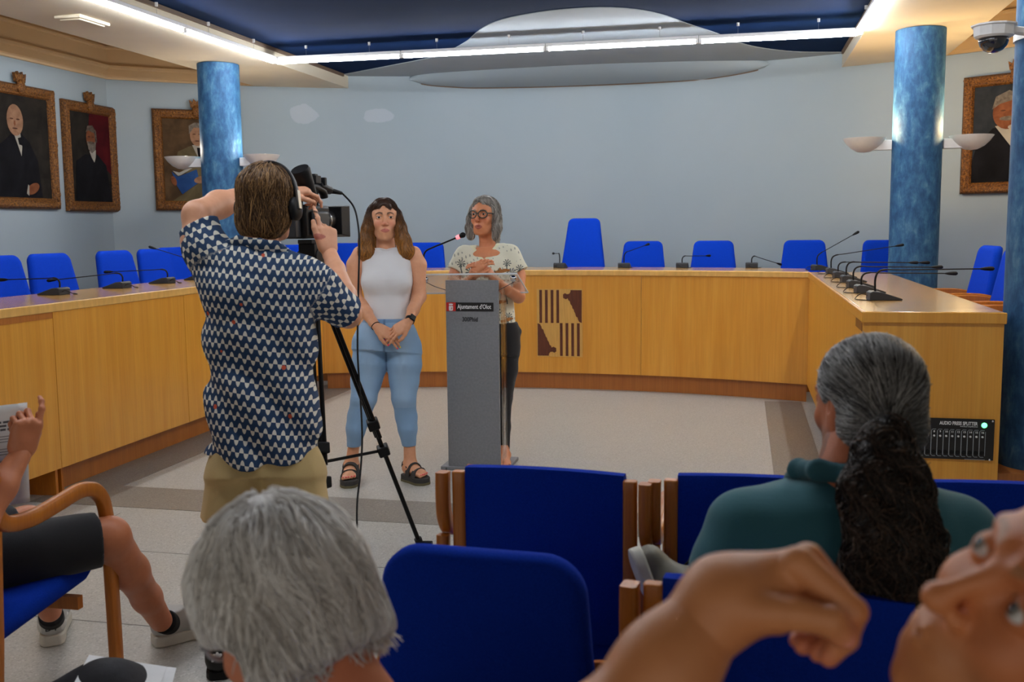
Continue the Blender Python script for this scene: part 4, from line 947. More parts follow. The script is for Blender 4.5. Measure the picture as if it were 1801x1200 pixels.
        act = (c > 0) & (c < 8); idx = np.argwhere(act); ids = np.full(n1, -1, dtype=np.int64); ids[act] = np.arange(len(idx))
        acc = np.zeros((len(idx), 3)); cnt = np.zeros(len(idx))
        cor = [(x, y, z) for x in (0, 1) for y in (0, 1) for z in (0, 1)]
        vals = {q: A[idx[:, 0]+q[0], idx[:, 1]+q[1], idx[:, 2]+q[2]].astype(float) for q in cor}
        for q in cor:
            for j in range(3):
                if q[j] == 0:
                    r = list(q); r[j] = 1; r = tuple(r); a, b = vals[q], vals[r]; m = (a < 0) != (b < 0)
                    t = np.where(m, a/np.where(m, a-b, 1), 0)
                    p = np.tile(np.array(q, float), (len(idx), 1)); p[:, j] += t; acc += p*m[:, None]; cnt += m
        Vv = lo+h*(idx+acc/cnt[:, None]); F = []
        for j in range(3):
            a_, b_ = [(1, 2), (2, 0), (0, 1)][j]
            sl0 = [slice(None)]*3; sl1 = [slice(None)]*3; sl0[j] = slice(0, -1); sl1[j] = slice(1, None)
            s0, s1 = sg[tuple(sl0)], sg[tuple(sl1)]; e = np.argwhere(s0 != s1)
            e = e[(e[:, a_] > 0) & (e[:, b_] > 0) & (e[:, a_] < n1[a_]) & (e[:, b_] < n1[b_])]
            if not len(e): continue
            fl = s0[e[:, 0], e[:, 1], e[:, 2]]
            def g(da, db):
                q = e.copy(); q[:, a_] -= da; q[:, b_] -= db; return ids[q[:, 0], q[:, 1], q[:, 2]]
            quad = np.stack([g(1, 1), g(0, 1), g(0, 0), g(1, 0)], 1)
            F.append(np.where(fl[:, None], quad, quad[:, ::-1]))
        F = np.concatenate(F); F = F[(F >= 0).all(1)]
        return Vv, F
    def grad(s, P, e=0.0015):
        g = np.stack([s.eval(P+np.eye(3)[i]*e)-s.eval(P-np.eye(3)[i]*e) for i in range(3)], -1)
        return g/(np.linalg.norm(g, axis=-1, keepdims=True)+1e-9)
def np_mesh(name, V, F, mat, parent=None, col=None, smooth=True):
    me = bpy.data.meshes.new(name); nf = len(F); kk = F.shape[1]
    me.vertices.add(len(V)); me.vertices.foreach_set('co', V.astype(np.float32).ravel())
    me.loops.add(nf*kk); me.loops.foreach_set('vertex_index', F.astype(np.int32).ravel())
    me.polygons.add(nf); me.polygons.foreach_set('loop_start', np.arange(0, nf*kk, kk, dtype=np.int32)); me.polygons.foreach_set('loop_total', np.full(nf, kk, dtype=np.int32))
    me.polygons.foreach_set('use_smooth', np.full(nf, smooth)); me.update(calc_edges=True); me.validate()
    if col is not None:
        at = me.color_attributes.new('Col', 'FLOAT_COLOR', 'POINT'); at.data.foreach_set('color', np.concatenate([col, np.ones((len(col), 1))], 1).astype(np.float32).ravel())
    o = bpy.data.objects.new(name, me); COL.objects.link(o); me.materials.append(mat)
    if parent is not None: par(o, parent)
    return o
def body(name, parts, mat, parent=None, colf=None, relax=1):
    """parts: (Field, grid step, lo, hi) meshed and merged into one object"""
    Vs, Fs, o = [], [], 0
    for p in parts:
        F_, h = p[0], p[1]; V, F = F_.surface(h, *(p[2:] if len(p) > 2 else ()))
        for _ in range(relax):           # one gentle relaxing step evens the grid out
            nb = np.zeros_like(V); ct = np.zeros(len(V))
            for a in range(4):
                b = (a+1) % 4; np.add.at(nb, F[:, a], V[F[:, b]]); np.add.at(ct, F[:, a], 1); np.add.at(nb, F[:, b], V[F[:, a]]); np.add.at(ct, F[:, b], 1)
            V = V*0.5+0.5*nb/np.maximum(ct, 1)[:, None]
        Vs.append(V); Fs.append(F+o); o += len(V)
    V = np.concatenate(Vs); F = np.concatenate(Fs)
    return np_mesh(name, V, F, mat, parent, colf(V) if colf else None)
def rgb(*c): return np.array(srgb(*c)[:3])
def mixc(c, new, m): m = np.clip(m, 0, 1)[:, None]; return c*(1-m)+np.asarray(new)*m
def noise3(P, f, seed=0):
    r = np.random.RandomState(seed); out = 0
    for i in range(5):
        k = r.normal(size=3); k = k/np.linalg.norm(k)*f*(0.7+0.6*r.rand()); out = out+np.sin(P@k+r.rand()*6.28)
    return out/5
def skin_mat(name, rough=0.45, sss=0.0):
    m, nt, bs = nmat(name); a = nt.nodes.new('ShaderNodeVertexColor'); a.layer_name = 'Col'
    n = tex(nt, 'ShaderNodeTexNoise', Scale=45.0, Detail=4.0); nt.links.new(coords(nt), n.inputs['Vector'])
    mx = nt.nodes.new('ShaderNodeMix'); mx.data_type = 'RGBA'; mx.blend_type = 'MULTIPLY'; mx.inputs[0].default_value = 0.5
    nt.links.new(a.outputs['Color'], mx.inputs[6]); nt.links.new(ramp(nt, n.outputs['Fac'], [(0.3, (0.86, 0.80, 0.78, 1)), (0.7, (1, 1, 1, 1))]), mx.inputs[7])
    nt.links.new(mx.outputs[2], bs.inputs['Base Color']); bs.inputs['Roughness'].default_value = rough; bs.inputs['Specular IOR Level'].default_value = 0.4
    if sss: bs.inputs['Subsurface Weight'].default_value = sss; bs.inputs['Subsurface Radius'].default_value = (0.012, 0.005, 0.003); bs.inputs['Subsurface Scale'].default_value = 1.0
    bump(nt, bs, n.outputs['Fac'], 0.10, 0.002); return m
M['skin'] = skin_mat('skin')
def vcol_mat(name, rough=0.8, bumps=0.15, scale=200, sheen=0.0):
    m, nt, bs = nmat(name); a = nt.nodes.new('ShaderNodeVertexColor'); a.layer_name = 'Col'; nt.links.new(a.outputs['Color'], bs.inputs['Base Color'])
    n = tex(nt, 'ShaderNodeTexNoise', Scale=scale, Detail=3.0); nt.links.new(coords(nt), n.inputs['Vector']); bs.inputs['Roughness'].default_value = rough
    if sheen: bs.inputs['Sheen Weight'].default_value = sheen
    bump(nt, bs, n.outputs['Fac'], bumps, 0.002); return m
M['cloth'] = vcol_mat('woven cloth', 0.85, 0.25, 300, 0.1); M['leather'] = vcol_mat('shoe material', 0.5, 0.2, 150)
def hair_mat():
    m, nt, bs = nmat('hair'); a = nt.nodes.new('ShaderNodeVertexColor'); a.layer_name = 'Col'; nt.links.new(a.outputs['Color'], bs.inputs['Base Color'])
    bs.inputs['Roughness'].default_value = 0.42; bs.inputs['Specular IOR Level'].default_value = 0.35; return m
M['hair'] = hair_mat()
def frame_of(side, up):
    """columns: x = the person's right-to-left axis in view, y = forward, z = up"""
    x = unit(side); z = unit(np.asarray(up, float)-x*(np.asarray(up, float)@x)); y = np.cross(z, x); return np.stack([x, y, z], 1)
class Head:
    """a head whose face looks along +y of the frame R at c; s scales it (1 = 0.235 m tall)"""
    def __init__(h, c, R, s=1.0, female=False, gauntness=0.0, mouth=0.0, nose=1.0, jaw=1.0, wide=1.0):
        h.c = V3(*c); h.R = np.array(R); h.s = s; h.f = female; h.m = mouth; h.n = nose; h.j = jaw; h.wd = wide
    def w(h, x, y, z): return h.c+h.R@(V3(x*h.wd, y, z)*h.s)
    def loc(h, P): return (P-h.c)@h.R/h.s/V3(h.wd, 1, 1)
    def add(h, F, ears=True):
        s = h.s; R = h.R; w = h.w; E = lambda c, r, **k: F.ell(w(*c), V3(*r)*V3(h.wd, 1, 1)*s, R, **k); Cn = lambda a, b, ra, rb, **k: F.cone(w(*a), w(*b), ra*s, rb*s, **k)
        E((0, -0.018, 0.040), (0.073, 0.094, 0.082), k=0.02)                      # cranium
        E((0, 0.030, 0.030), (0.062, 0.062, 0.070), k=0.03)                       # forehead
        E((0, 0.030, -0.030), (0.058*h.j, 0.060, 0.072), k=0.03)                  # mid face
        E((0, 0.038, -0.072), (0.040*h.j, 0.044, 0.036), k=0.03)                  # jaw
        Cn((0, 0.072, -0.100), (0, 0.070, -0.092), 0.016, 0.018, k=0.02)          # chin
        for q in (-1, 1):
            E((q*0.036, 0.066, -0.022), (0.022, 0.020, 0.022), k=0.02)            # cheek
            Cn((q*0.012, 0.090, 0.034), (q*0.044, 0.078, 0.034), 0.0075, 0.006, k=0.012)   # brow ridge
            Cn((q*0.055, 0.0, -0.050), (q*0.030*h.j, 0.055, -0.092), 0.014, 0.014, k=0.03)      # jaw line
        for q in (-1, 1): E((q*0.032, 0.0945, 0.014), (0.0185, 0.014, 0.0125), mode='-', k=0.012)   # sockets
        Cn((0, 0.087, 0.024), (0, 0.109*h.n**0.3, -0.020), 0.0070, 0.0085, k=0.012)  # nose ridge
        E((0, 0.1075*h.n**0.3, -0.023), (0.0105*h.n, 0.010*h.n, 0.0085*h.n), k=0.008)
        for q in (-1, 1):
            E((q*0.0125, 0.0965, -0.0265), (0.0075, 0.009, 0.0075), k=0.006)
            E((q*0.0062, 0.1045, -0.0335), (0.0032, 0.005, 0.0032), mode='-', k=0.003)
            E((q*0.032, 0.0795, 0.014), (0.0145, 0.0135, 0.0135), k=0.005)        # lids
            E((q*0.032, 0.0925, 0.0138), (0.0132, 0.0070, 0.0056), mode='-', k=0.002)   # eye opening
        E((0, 0.076, -0.060), (0.030, 0.020, 0.022), k=0.02)                      # muzzle
        g = h.m
        for q in (-1, 1):
            Cn((0, 0.0945, -0.0535), (q*0.022, 0.0855, -0.058), 0.0050, 0.0028, k=0.005)
            Cn((0, 0.0930, -0.0650-g), (q*0.021, 0.0850, -0.060-g*0.3), 0.0056, 0.0028, k=0.005)
            Cn((0, 0.0985, -0.0590-g/2), (q*0.021, 0.0895, -0.0590-g*0.3), 0.0016+g*0.45, 0.0010, mode='-', k=0.002)
        if ears:
            for q in (-1, 1):
                Re = R@np.array(Matrix.Rotation(q*radians(20), 3, 'Z')); c = w(q*0.0745, -0.006, 0.0)
                F.ell(c, V3(0.0065, 0.018, 0.031)*s, Re, k=0.004); F.ell(w(q*0.080, -0.002, 0.004), V3(0.006, 0.010, 0.018)*s, Re, mode='-', k=0.004)
        return F
    def colour(h, V, c, base, lip, brow, brow_w=1.0, stubble=None, blush=None):
        L = h.loc(V); x, y, z = L.T; fr = y > 0.045
        lipm = ((np.abs(x) < 0.024) & (np.abs(z+0.0600+h.m*0.5) < (0.0105+h.m*0.5)*(1-(np.abs(x)/0.026)**2)+0.001) & (y > 0.078)).astype(float)
        c = mixc(c, lip, lipm*0.8)
        bz = 0.0335+0.006*np.sin(np.clip((np.abs(x)-0.012)/0.034, 0, 1)*pi)
        bm = ((np.abs(x) > 0.012) & (np.abs(x) < 0.048) & (np.abs(z-bz) < 0.0036*brow_w*(1.15-0.5*(np.abs(x)-0.012)/0.036)) & fr).astype(float)
        c = mixc(c, brow, bm*0.85)
        lash = ((np.abs(np.abs(x)-0.032) < 0.0145) & (np.abs(z-0.0195) < 0.0016) & (y > 0.07)).astype(float); c = mixc(c, brow*0.6, lash*0.8)
        if blush is not None: c = mixc(c, blush, 0.45*np.exp(-((np.abs(x)-0.036)**2+(z+0.02)**2)/(2*0.014**2))*fr + 0.5*np.exp(-(x**2+(z+0.022)**2)/(2*0.010**2))*(y > 0.09))
        if stubble is not None:
            sm = ((z < -0.03) & (y > -0.01)).astype(float)*np.clip((-0.028-z)/0.02, 0, 1)*(1-lipm); c = mixc(c, stubble, 0.55*sm)
        return c
    def eyes(h, parent, iris=(0.10, 0.055, 0.03), gaze=(0, 1, 0)):
        g = h.R@unit(gaze)
        for q in (-1, 1):
            c = h.w(q*0.032, 0.0795, 0.0138); r = 0.0123*h.s; mb = MB(); n = 18; ax = Vector(g)
            prof = [(r*sin(pi*i/14), -r*cos(pi*i/14)) for i in range(15)]; prof[0] = (1e-6, -r); prof[-1] = (1e-6, r)
            mb.lathe(prof, c, n, axis=ax); V = np.array(mb.v); F = np.array([f for f in mb.f if len(f) == 4])
            a = np.arccos(np.clip(((V-c)@g)/r, -1, 1)); col = np.tile(np.array([0.62, 0.58, 0.55]), (len(V), 1)); col = mixc(col, iris, (a < 0.50).astype(float)); col = mixc(col, (0.004, 0.004, 0.004), (a < 0.24).astype(float))
            np_mesh('eye', V, F, M['eye'], parent, col)
m, nt, bs = nmat('eye surface'); a = nt.nodes.new('ShaderNodeVertexColor'); a.layer_name = 'Col'; nt.links.new(a.outputs['Color'], bs.inputs['Base Color']); bs.inputs['Roughness'].default_value = 0.12; M['eye'] = m

def hand(F, wrist, fdir, back, side=1, s=1.0, curl=(0.5, 0.55, 0.6, 0.65), spread=0.10, thumb=(0.6, 0.3), k=0.005, wr=0.024, thumb_rot=0.0, taper=1.0):
    """fdir: direction of the fingers, back: normal of the back of the hand, side=+1 puts the thumb towards cross(fdir, back)"""
    f = unit(fdir); b = unit(np.asarray(back, float)-f*(np.asarray(back, float)@f)); t = np.cross(f, b)*side; wrist = V3(*wrist); tips = []
    W_ = lambda a, c_, d: wrist+(f*a+t*c_+b*d)*s
    F.cone(wrist-f*0.01*s, W_(0.03, 0, 0), wr*s, 0.026*s, k=0.015, flat=(b, 1.35))
    for q, ra in ((-0.026, 0.0125), (-0.009, 0.0135), (0.010, 0.0140), (0.028, 0.0140)):
        F.cone(W_(0.015, q*0.65, 0), W_(0.088-abs(q-0.008)*0.25, q, 0.0), 0.0155*s, ra*s, k=0.012)
    F.cone(W_(0.02, 0.018, -0.010), W_(0.055, 0.024, -0.012), 0.018*s, 0.014*s, k=0.014)      # thenar
    F.cone(W_(0.02, -0.020, -0.009), W_(0.065, -0.024, -0.008), 0.014*s, 0.011*s, k=0.014)
    spec = [(0.028, 0.092, (0.043, 0.026, 0.021), 0.0088), (0.0095, 0.097, (0.047, 0.030, 0.022), 0.0090), (-0.009, 0.093, (0.044, 0.028, 0.021), 0.0085), (-0.0265, 0.085, (0.034, 0.021, 0.018), 0.0076)]
    for i, (off, st, seg, r) in enumerate(spec):
        p = W_(st-0.004, off, 0.001); ang = 0.0; sp = spread*(1.2-i*0.8); d0 = unit(f+t*sp); ax = unit(np.cross(d0, b)); c_ = curl[i]; tot = 0
        for j, L in enumerate(seg):
            tot += (c_ if np.isscalar(c_) else c_[j])*(1.0, 1.15, 0.8)[j] if np.isscalar(c_) else c_[j]
            d = d0*cos(tot)-b*sin(tot); q = p+d*L*s; r1 = r*(1-0.10*j)*s; r2 = r*(1-0.10*(j+1))*s
            F.cone(p, q, r1, r2, k=k); F.ell(p, (r1*1.06,)*3, k=k); p = q
        tips.append((p, d, unit(np.cross(ax, d))))
    th0 = W_(0.025, 0.026, -0.006); a1, a2 = thumb
    d1 = unit(f*cos(a1)+t*sin(a1)-b*(0.25+thumb_rot)); p1 = th0+d1*0.040*s; d2 = unit(f*cos(a1*0.6+a2*0)+t*(sin(a1)*0.7-a2*0.6)-b*(0.35+thumb_rot)); p2 = p1+d2*0.032*s; d3 = unit(f*cos(a1*0.3)+t*(sin(a1)*0.4-a2)-b*(0.4+thumb_rot)); p3 = p2+d3*0.024*s
    F.cone(th0, p1, 0.0145*s, 0.0118*s, k=0.010); F.cone(p1, p2, 0.0115*s, 0.0108*s, k=k); F.cone(p2, p3, 0.0106*s, 0.0088*s, k=k)
    tips.append((p3, d3, unit(b)))
    return tips
def strands(name, F, n, flow, mat, parent, colf, length=(0.05, 0.12), step=0.006, r=0.0011, lift=0.001, region=None, seed=1, jitter=0.25, hang=None, frizz=0.0, start=None, surf_h=0.006, loose=0.0):
    """hair strands laid along a hair volume: they follow flow() over its surface"""
    rs = np.random.RandomState(seed)
    if start is None:
        V, _ = F.surface(surf_h); 
        if region is not None: V = V[region(V)]
        P = V[rs.randint(len(V), size=n)]+rs.normal(scale=surf_h*0.5, size=(n, 3))
    else: P = start
    L = rs.uniform(*length, size=n); m = int(max(length)/step)+1; path = [P.copy()]; off = lift*(0.3+rs.rand(n)*1.6)
    jit = rs.normal(scale=jitter, size=(n, 3)); alive = np.ones(n, bool)
    for i in range(m):
        g = F.grad(P); d = flow(P)+jit+(rs.normal(scale=frizz, size=(n, 3)) if frizz else 0); d = d-(d*g).sum(-1, keepdims=True)*g*(1-loose); d /= np.linalg.norm(d, axis=-1, keepdims=True)+1e-9
        Q = P+d*step; dd = F.eval(Q); Q = Q-g*(dd-off)[:, None]*(1-loose)
        alive = alive & ((i+1)*step < L); P = np.where(alive[:, None], Q, P); path.append(P.copy())
    path = np.stack(path, 1); K = path.shape[1]; lens = np.minimum((L/step).astype(int), K-1)
    T = np.gradient(path, axis=1); T /= np.linalg.norm(T, axis=-1, keepdims=True)+1e-9
    up = np.tile(np.array([0.3, 0.5, 0.8]), (n, K, 1)); A = np.cross(T, up); A /= np.linalg.norm(A, axis=-1, keepdims=True)+1e-9; B = np.cross(T, A)
    tt = np.arange(K)[None, :]/np.maximum(lens[:, None], 1); rad = r*(0.6+0.8*rs.rand(n))[:, None]*np.clip(1.15-tt, 0.12, 1)**0.6
    Vs = np.stack([path+(A*cos(q)+B*sin(q))*rad[..., None] for q in (0, 2.094, 4.189)], 2)      # n,K,3,3
    ids = np.arange(n*K*3).reshape(n, K, 3); Fq = []
    ok = np.arange(K-1)[None, :] < lens[:, None]
    for q in range(3):
        a = ids[:, :-1, q]; b = ids[:, :-1, (q+1) % 3]; c = ids[:, 1:, (q+1) % 3]; d = ids[:, 1:, q]; Fq.append(np.stack([a, b, c, d], -1)[ok])
    Fq = np.concatenate(Fq); col = colf(path.reshape(-1, 3), np.repeat(rs.rand(n), K), tt.reshape(-1)); col = np.repeat(col, 3, axis=0)
    Vf = Vs.reshape(-1, 3); used = np.zeros(len(Vf), bool); used[Fq.ravel()] = True; rm = np.cumsum(used)-1
    return np_mesh(name, Vf[used], rm[Fq], mat, parent, col[used])
def person(name, label, loc): return empty('person', loc, 0, label, 'person')
def shoe(ground, heel, toe, parent, cols, h=0.10, wdt=0.045, sole=0.03, name='shoe', ankle=None):
    """closed shoe from heel to toe points on the sole plane; up is the shoe's upright direction"""
    heel, toe = V3(*heel), V3(*toe); f = toe-heel; L = np.linalg.norm(f); f = f/L; up = unit(np.asarray(ground, float)-f*(np.asarray(ground, float)@f)); sd = np.cross(f, up)
    R = np.stack([sd, f, up], 1); Pt = lambda a, z, x=0: heel+f*L*a+up*z+sd*x
    U = Field(0.03); U.ell(Pt(0.16, sole+0.03), (wdt*0.78, L*0.17, 0.05), R); U.ell(Pt(0.45, sole+0.025), (wdt*0.85, L*0.28, 0.045), R); U.ell(Pt(0.76, sole+0.012), (wdt, L*0.24, 0.034), R); U.cone(Pt(0.16, sole+0.03), Pt(0.19, h), wdt*0.8, wdt*0.85, flat=(f, 0.8)); U.plane(Pt(0, h), up, 0.006); U.plane(Pt(0, sole*0.8), -up, 0.002)
    So = Field(0.01); So.loft([(Pt(0.0+0.04, sole/2), wdt*0.72, sole/2)], sd) if False else None
    prof = [(-0.02, 0.55), (0.05, 0.80), (0.2, 0.86), (0.4, 0.80), (0.6, 0.95), (0.75, 1.06), (0.9, 0.92), (0.98, 0.6), (1.02, 0.25)]
    outl = [(p_[1]*wdt, p_[0]*L) for p_ in prof]+[(-p_[1]*wdt, p_[0]*L) for p_ in prof[::-1]]
    sl = MB().prism(outl, 0, sole, lambda a, b, z: tuple(heel+sd*a+f*b+up*z))
    u = body(name, [(U, 0.005)], M['leather'], parent, lambda V: np.tile(np.array(cols[0]), (len(V), 1)))
    s_ = sl.build('sole', M[cols[1]], u, bevel=0.006)
    return u, Pt, R
RR, UU, FF = _r.copy(), _u.copy(), _f.copy(); FH = unit([_f[0], _f[1], 0]); RH = unit([_r[0], _r[1], 0]); UP = np.array([0, 0, 1.0])
M['rubber'] = plain('grey rubber sole', srgb(92, 92, 90), 0.8); M['sole_white'] = plain('off white sole', srgb(206, 202, 190), 0.7)
def foot(F, heel, toe, z0, w_=0.042, ankle=None, r_an=0.034, toes=True):
    heel, toe = V3(*heel), V3(*toe); heel[2] = toe[2] = z0; f = unit(toe-heel); L = np.linalg.norm(toe-heel); sd = np.cross(f, UP)
    F.ell(heel+f*0.03+UP*0.032, (0.032, 0.036, 0.034), np.stack([sd, f, UP], 1), k=0.02)
    F.cone(heel+f*0.05+UP*0.04, heel+f*(L*0.72)+UP*0.018, 0.034, 0.022, k=0.03, flat=(sd, 0.72))
    F.ell(heel+f*(L*0.70)+UP*0.016, (w_, 0.045, 0.018), np.stack([sd, f, UP], 1), k=0.02)
    if ankle is not None: F.cone(heel+f*0.045+UP*0.04, ankle, 0.038, r_an, k=0.03)
    if toes:
        for i, x in enumerate((-0.034, -0.018, -0.002, 0.013, 0.030)):
            Lk = (0.86, 0.91, 0.95, 0.97, 0.98)[i]; F.cone(heel+f*L*0.74+sd*x*0.9+UP*0.014, heel+f*(L*Lk-0.006)+sd*x+UP*0.011, 0.010, (0.0075, 0.008, 0.0085, 0.009, 0.0115)[i], k=0.004)
    return heel, f, sd, L
def sandal(heel, f, sd, L, parent, z0, strap_col):
    prof = [(-0.03, 0.5), (0.03, 0.85), (0.25, 0.92), (0.45, 0.88), (0.65, 1.0), (0.82, 1.05), (0.96, 0.8), (1.04, 0.4)]; wd = 0.050
    outl = [(p_[1]*wd, p_[0]*L) for p_ in prof]+[(-p_[1]*wd, p_[0]*L) for p_ in prof[::-1]]; h0 = V3(heel[0], heel[1], 0)
    base = MB().prism(outl, 0.003, z0-0.002, lambda a, b, z: tuple(h0+sd*a+f*b+UP*z)).build('sandal', M['sandal'], bevel=0.005); par(base, parent)
    MB().prism([(a*1.02, b*1.01) for a, b in outl], 0.0, 0.014, lambda a, b, z: tuple(h0+sd*a+f*b+UP*z)).build('outsole', M['rubber_olive'], base)
    def strap(t0, t1, hgt, w_=0.03, y1=None):
        p = []; 
        for i in range(13):
            a = pi*i/12; u = i/12; x = cos(a)*(wd*0.96); z = sin(a)**0.7*hgt; tt = t0+(t1-t0)*u; p.append(tuple(h0+sd*x+f*(L*tt)+UP*(z0-0.006+z)))
        MB().tube(p, 1.0, flat=(0.006, w_), up=tuple(f)).build('strap', M['sandal'], base)
    strap(0.64, 0.74, 0.046, 0.026); strap(0.74, 0.60, 0.050, 0.024); strap(0.40, 0.46, 0.078, 0.034)
    p = [tuple(h0+sd*(wd*0.9)+f*(L*0.36)+UP*(z0+0.04)), tuple(h0+sd*(wd*0.80)+f*(L*0.10)+UP*(z0+0.055)), tuple(h0-f*(L*0.04)+UP*(z0+0.06)), tuple(h0-sd*(wd*0.80)+f*(L*0.10)+UP*(z0+0.055)), tuple(h0-sd*(wd*0.9)+f*(L*0.36)+UP*(z0+0.04))]
    MB().tube(smooth_path(p, 5), 1.0, flat=(0.006, 0.022), up=(0, 0, 1)).build('strap', M['sandal'], base)
M['sandal'] = plain('charcoal webbing', srgb(58, 56, 54), 0.8, noise=0.1, nscale=150); M['rubber_olive'] = plain('olive rubber', srgb(104, 98, 70), 0.8)

# ================================================================== WOMAN IN THE WHITE TOP
SK_A = dict(base=rgb(228, 166, 128), lip=rgb(190, 98, 92), brow=rgb(70, 46, 34))
D1 = 5.97
def A1(x, y, d=0.0): return W(x, y, D1+d)
c0 = A1(681, 600); P1 = person('person', 'young woman in a white sleeveless top and light blue jeans standing with folded hands', (c0[0], c0[1], 0))
hR = frame_of(-RH-FH*0.16, UP+RR*0.01+FH*0.04)
H1 = Head(A1(676, 388), hR, 1.03, jaw=0.95, wide=1.05, nose=0.9)
F = Field(0.02)
F.cone(A1(677, 412, 0.03), A1(679, 442, 0.045), 0.050, 0.058, k=0.03)
F.loft([(A1(680, 560), 0.125, 0.085), (A1(682, 500), 0.13, 0.095), (A1(681, 458), 0.135, 0.072), (A1(680, 446, 0.03), 0.095, 0.050)], RH, k=0.02)
for q, sh, sh2, el_, wr_, in ((-1, (634, 447), (624, 466), (624, 524), (664, 577)), (1, (727, 447), (736, 466), (737, 522), (717, 568))):
    F.limb([A1(*sh), A1(*sh2), A1(*el_, 0.0), A1((el_[0]+wr_[0])/2, (el_[1]+wr_[1])/2, -0.10), A1(*wr_, -0.17)], [0.048, 0.046, 0.040, 0.034, 0.025], k=0.02)
F.limb([A1(655, 575), A1(648, 690), A1(622, 790, 0.03)], [0.075, 0.045, 0.030]); F.limb([A1(706, 575), A1(710, 690), A1(720, 785, 0.02)], [0.075, 0.045, 0.030])
Ff = Field(0.02)
hz = 0.045
h1 = foot(Ff, A1(619, 812, 0.10), A1(612, 838, -0.13), hz, ankle=A1(622, 786, 0.03)); h2 = foot(Ff, A1(713, 806, 0.05), A1(748, 828, -0.08), hz, ankle=A1(720, 780, 0.02))
def setz(p, z): p = V3(*p); p[2] = z; return p
FHd = Field(0.012); H1.add(FHd); FHd.cone(A1(677, 410, 0.03), A1(678, 430, 0.04), 0.050, 0.052, k=0.03)
Fh = Field(0.005)
t1 = hand(Fh, A1(663, 575, -0.17), RR*0.86-UU*0.5, -FF*0.6+RR*0.15-UU*0.1+UU*0.5, side=1, s=0.95, curl=(0.25, 0.3, 0.35, 0.4), wr=0.024); Fh.cone(A1(655, 568, -0.15), A1(663, 575, -0.17), 0.026, 0.025)
Fg = Field(0.005)
t2 = hand(Fg, A1(718, 567, -0.18), -RR*0.80-UU*0.55-FF*0.12, -FF*0.75+UU*0.4, side=-1, s=0.95, curl=(0.2, 0.25, 0.3, 0.35), wr=0.024); Fg.cone(A1(723, 560, -0.16), A1(718, 567, -0.18), 0.026, 0.025)
def colA(V):
    c = np.tile(SK_A['base'], (len(V), 1)); c = c*(1+0.05*noise3(V, 40, 2))[:, None]
    c = H1.colour(V, c, SK_A['base'], SK_A['lip'], SK_A['brow'], 1.4, blush=rgb(226, 130, 110))
    return c
body('body', [(F, 0.005), (Ff, 0.004), (FHd, 0.0022), (Fh, 0.003), (Fg, 0.003)], M['skin'], P1, colA)
H1.eyes(P1, iris=(0.09, 0.05, 0.03), gaze=(-0.05, 1, -0.02))
nails = [(t1, [(0.9, 0.04, 0.12), (0.85, 0.75, 0.1), (0.9, 0.3, 0.12), (0.25, 0.8, 0.45), (0.55, 0.85, 0.1)]), (t2, [(0.9, 0.03, 0.12), (0.3, 0.8, 0.5), (0.9, 0.06, 0.15), (0.95, 0.5, 0.1), (0.9, 0.03, 0.15)])]
for tp, cols in nails:
    for (p, d, n_), c in zip(tp, cols):
        key = 'nail%.2f%.2f' % (c[0], c[1])
        if key not in M: M[key] = plain('nail varnish '+key, (*c, 1), 0.25)
        par(MB().ball(p+n_*0.0045+d*0.002, (0.0050, 0.0078, 0.0028), 8, Matrix(np.stack([np.cross(d, n_), d, n_], 1).tolist())).build('fingernail', M[key]), P1)
for hh in (h1, h2):
    sandal(*hh, P1, hz, None)
    for i, x in enumerate((-0.034, -0.018, -0.002, 0.013, 0.030)):
        Lk = (0.86, 0.91, 0.95, 0.97, 0.98)[i]; p = hh[0]+hh[1]*(hh[3]*Lk-0.001)+hh[2]*x+UP*0.018
        if 'nailtoe' not in M: M['nailtoe'] = plain('coral nail varnish', srgb(240, 70, 90), 0.3)
        par(MB().ball(p, (0.006, 0.005, 0.004), 8).build('toenail', M['nailtoe']), P1)
# top
T = Field(0.02)
T.loft([(A1(684, 565), 0.128, 0.100), (A1(683, 545), 0.128, 0.100), (A1(682, 522), 0.137, 0.104), (A1(681, 496, -0.01), 0.152, 0.118), (A1(681, 472), 0.150, 0.108), (A1(681, 454, 0.01), 0.150, 0.092), (A1(680, 445, 0.02), 0.142, 0.076), (A1(680, 438, 0.02), 0.128, 0.058)], RH)
for q in (-1, 1): T.ell(A1(681+q*22, 497, -0.075), (0.058, 0.045, 0.05), k=0.05)
T.plane(A1(684, 563), -UP, 0.003)
T.cone(A1(678, 395, 0.0), A1(679, 425, -0.045), 0.060, 0.052, mode='-', k=0.006); T.cone(A1(679, 400, 0.03), A1(679, 417, 0.03), 0.058, 0.060, mode='-', k=0.006)
for q, x in ((-1, 612), (1, 750)): T.cone(A1(x, 446), A1(x+q*-2, 490), 0.078, 0.060, mode='-', k=0.008)
T.fn(lambda P: 0.0018*noise3(P, 45, 5)+0.0012*np.abs(noise3(P, 90, 8)))
body('sleeveless_top', [(T, 0.0045)], M['cloth'], P1, lambda V: np.tile(rgb(232, 232, 234), (len(V), 1)))
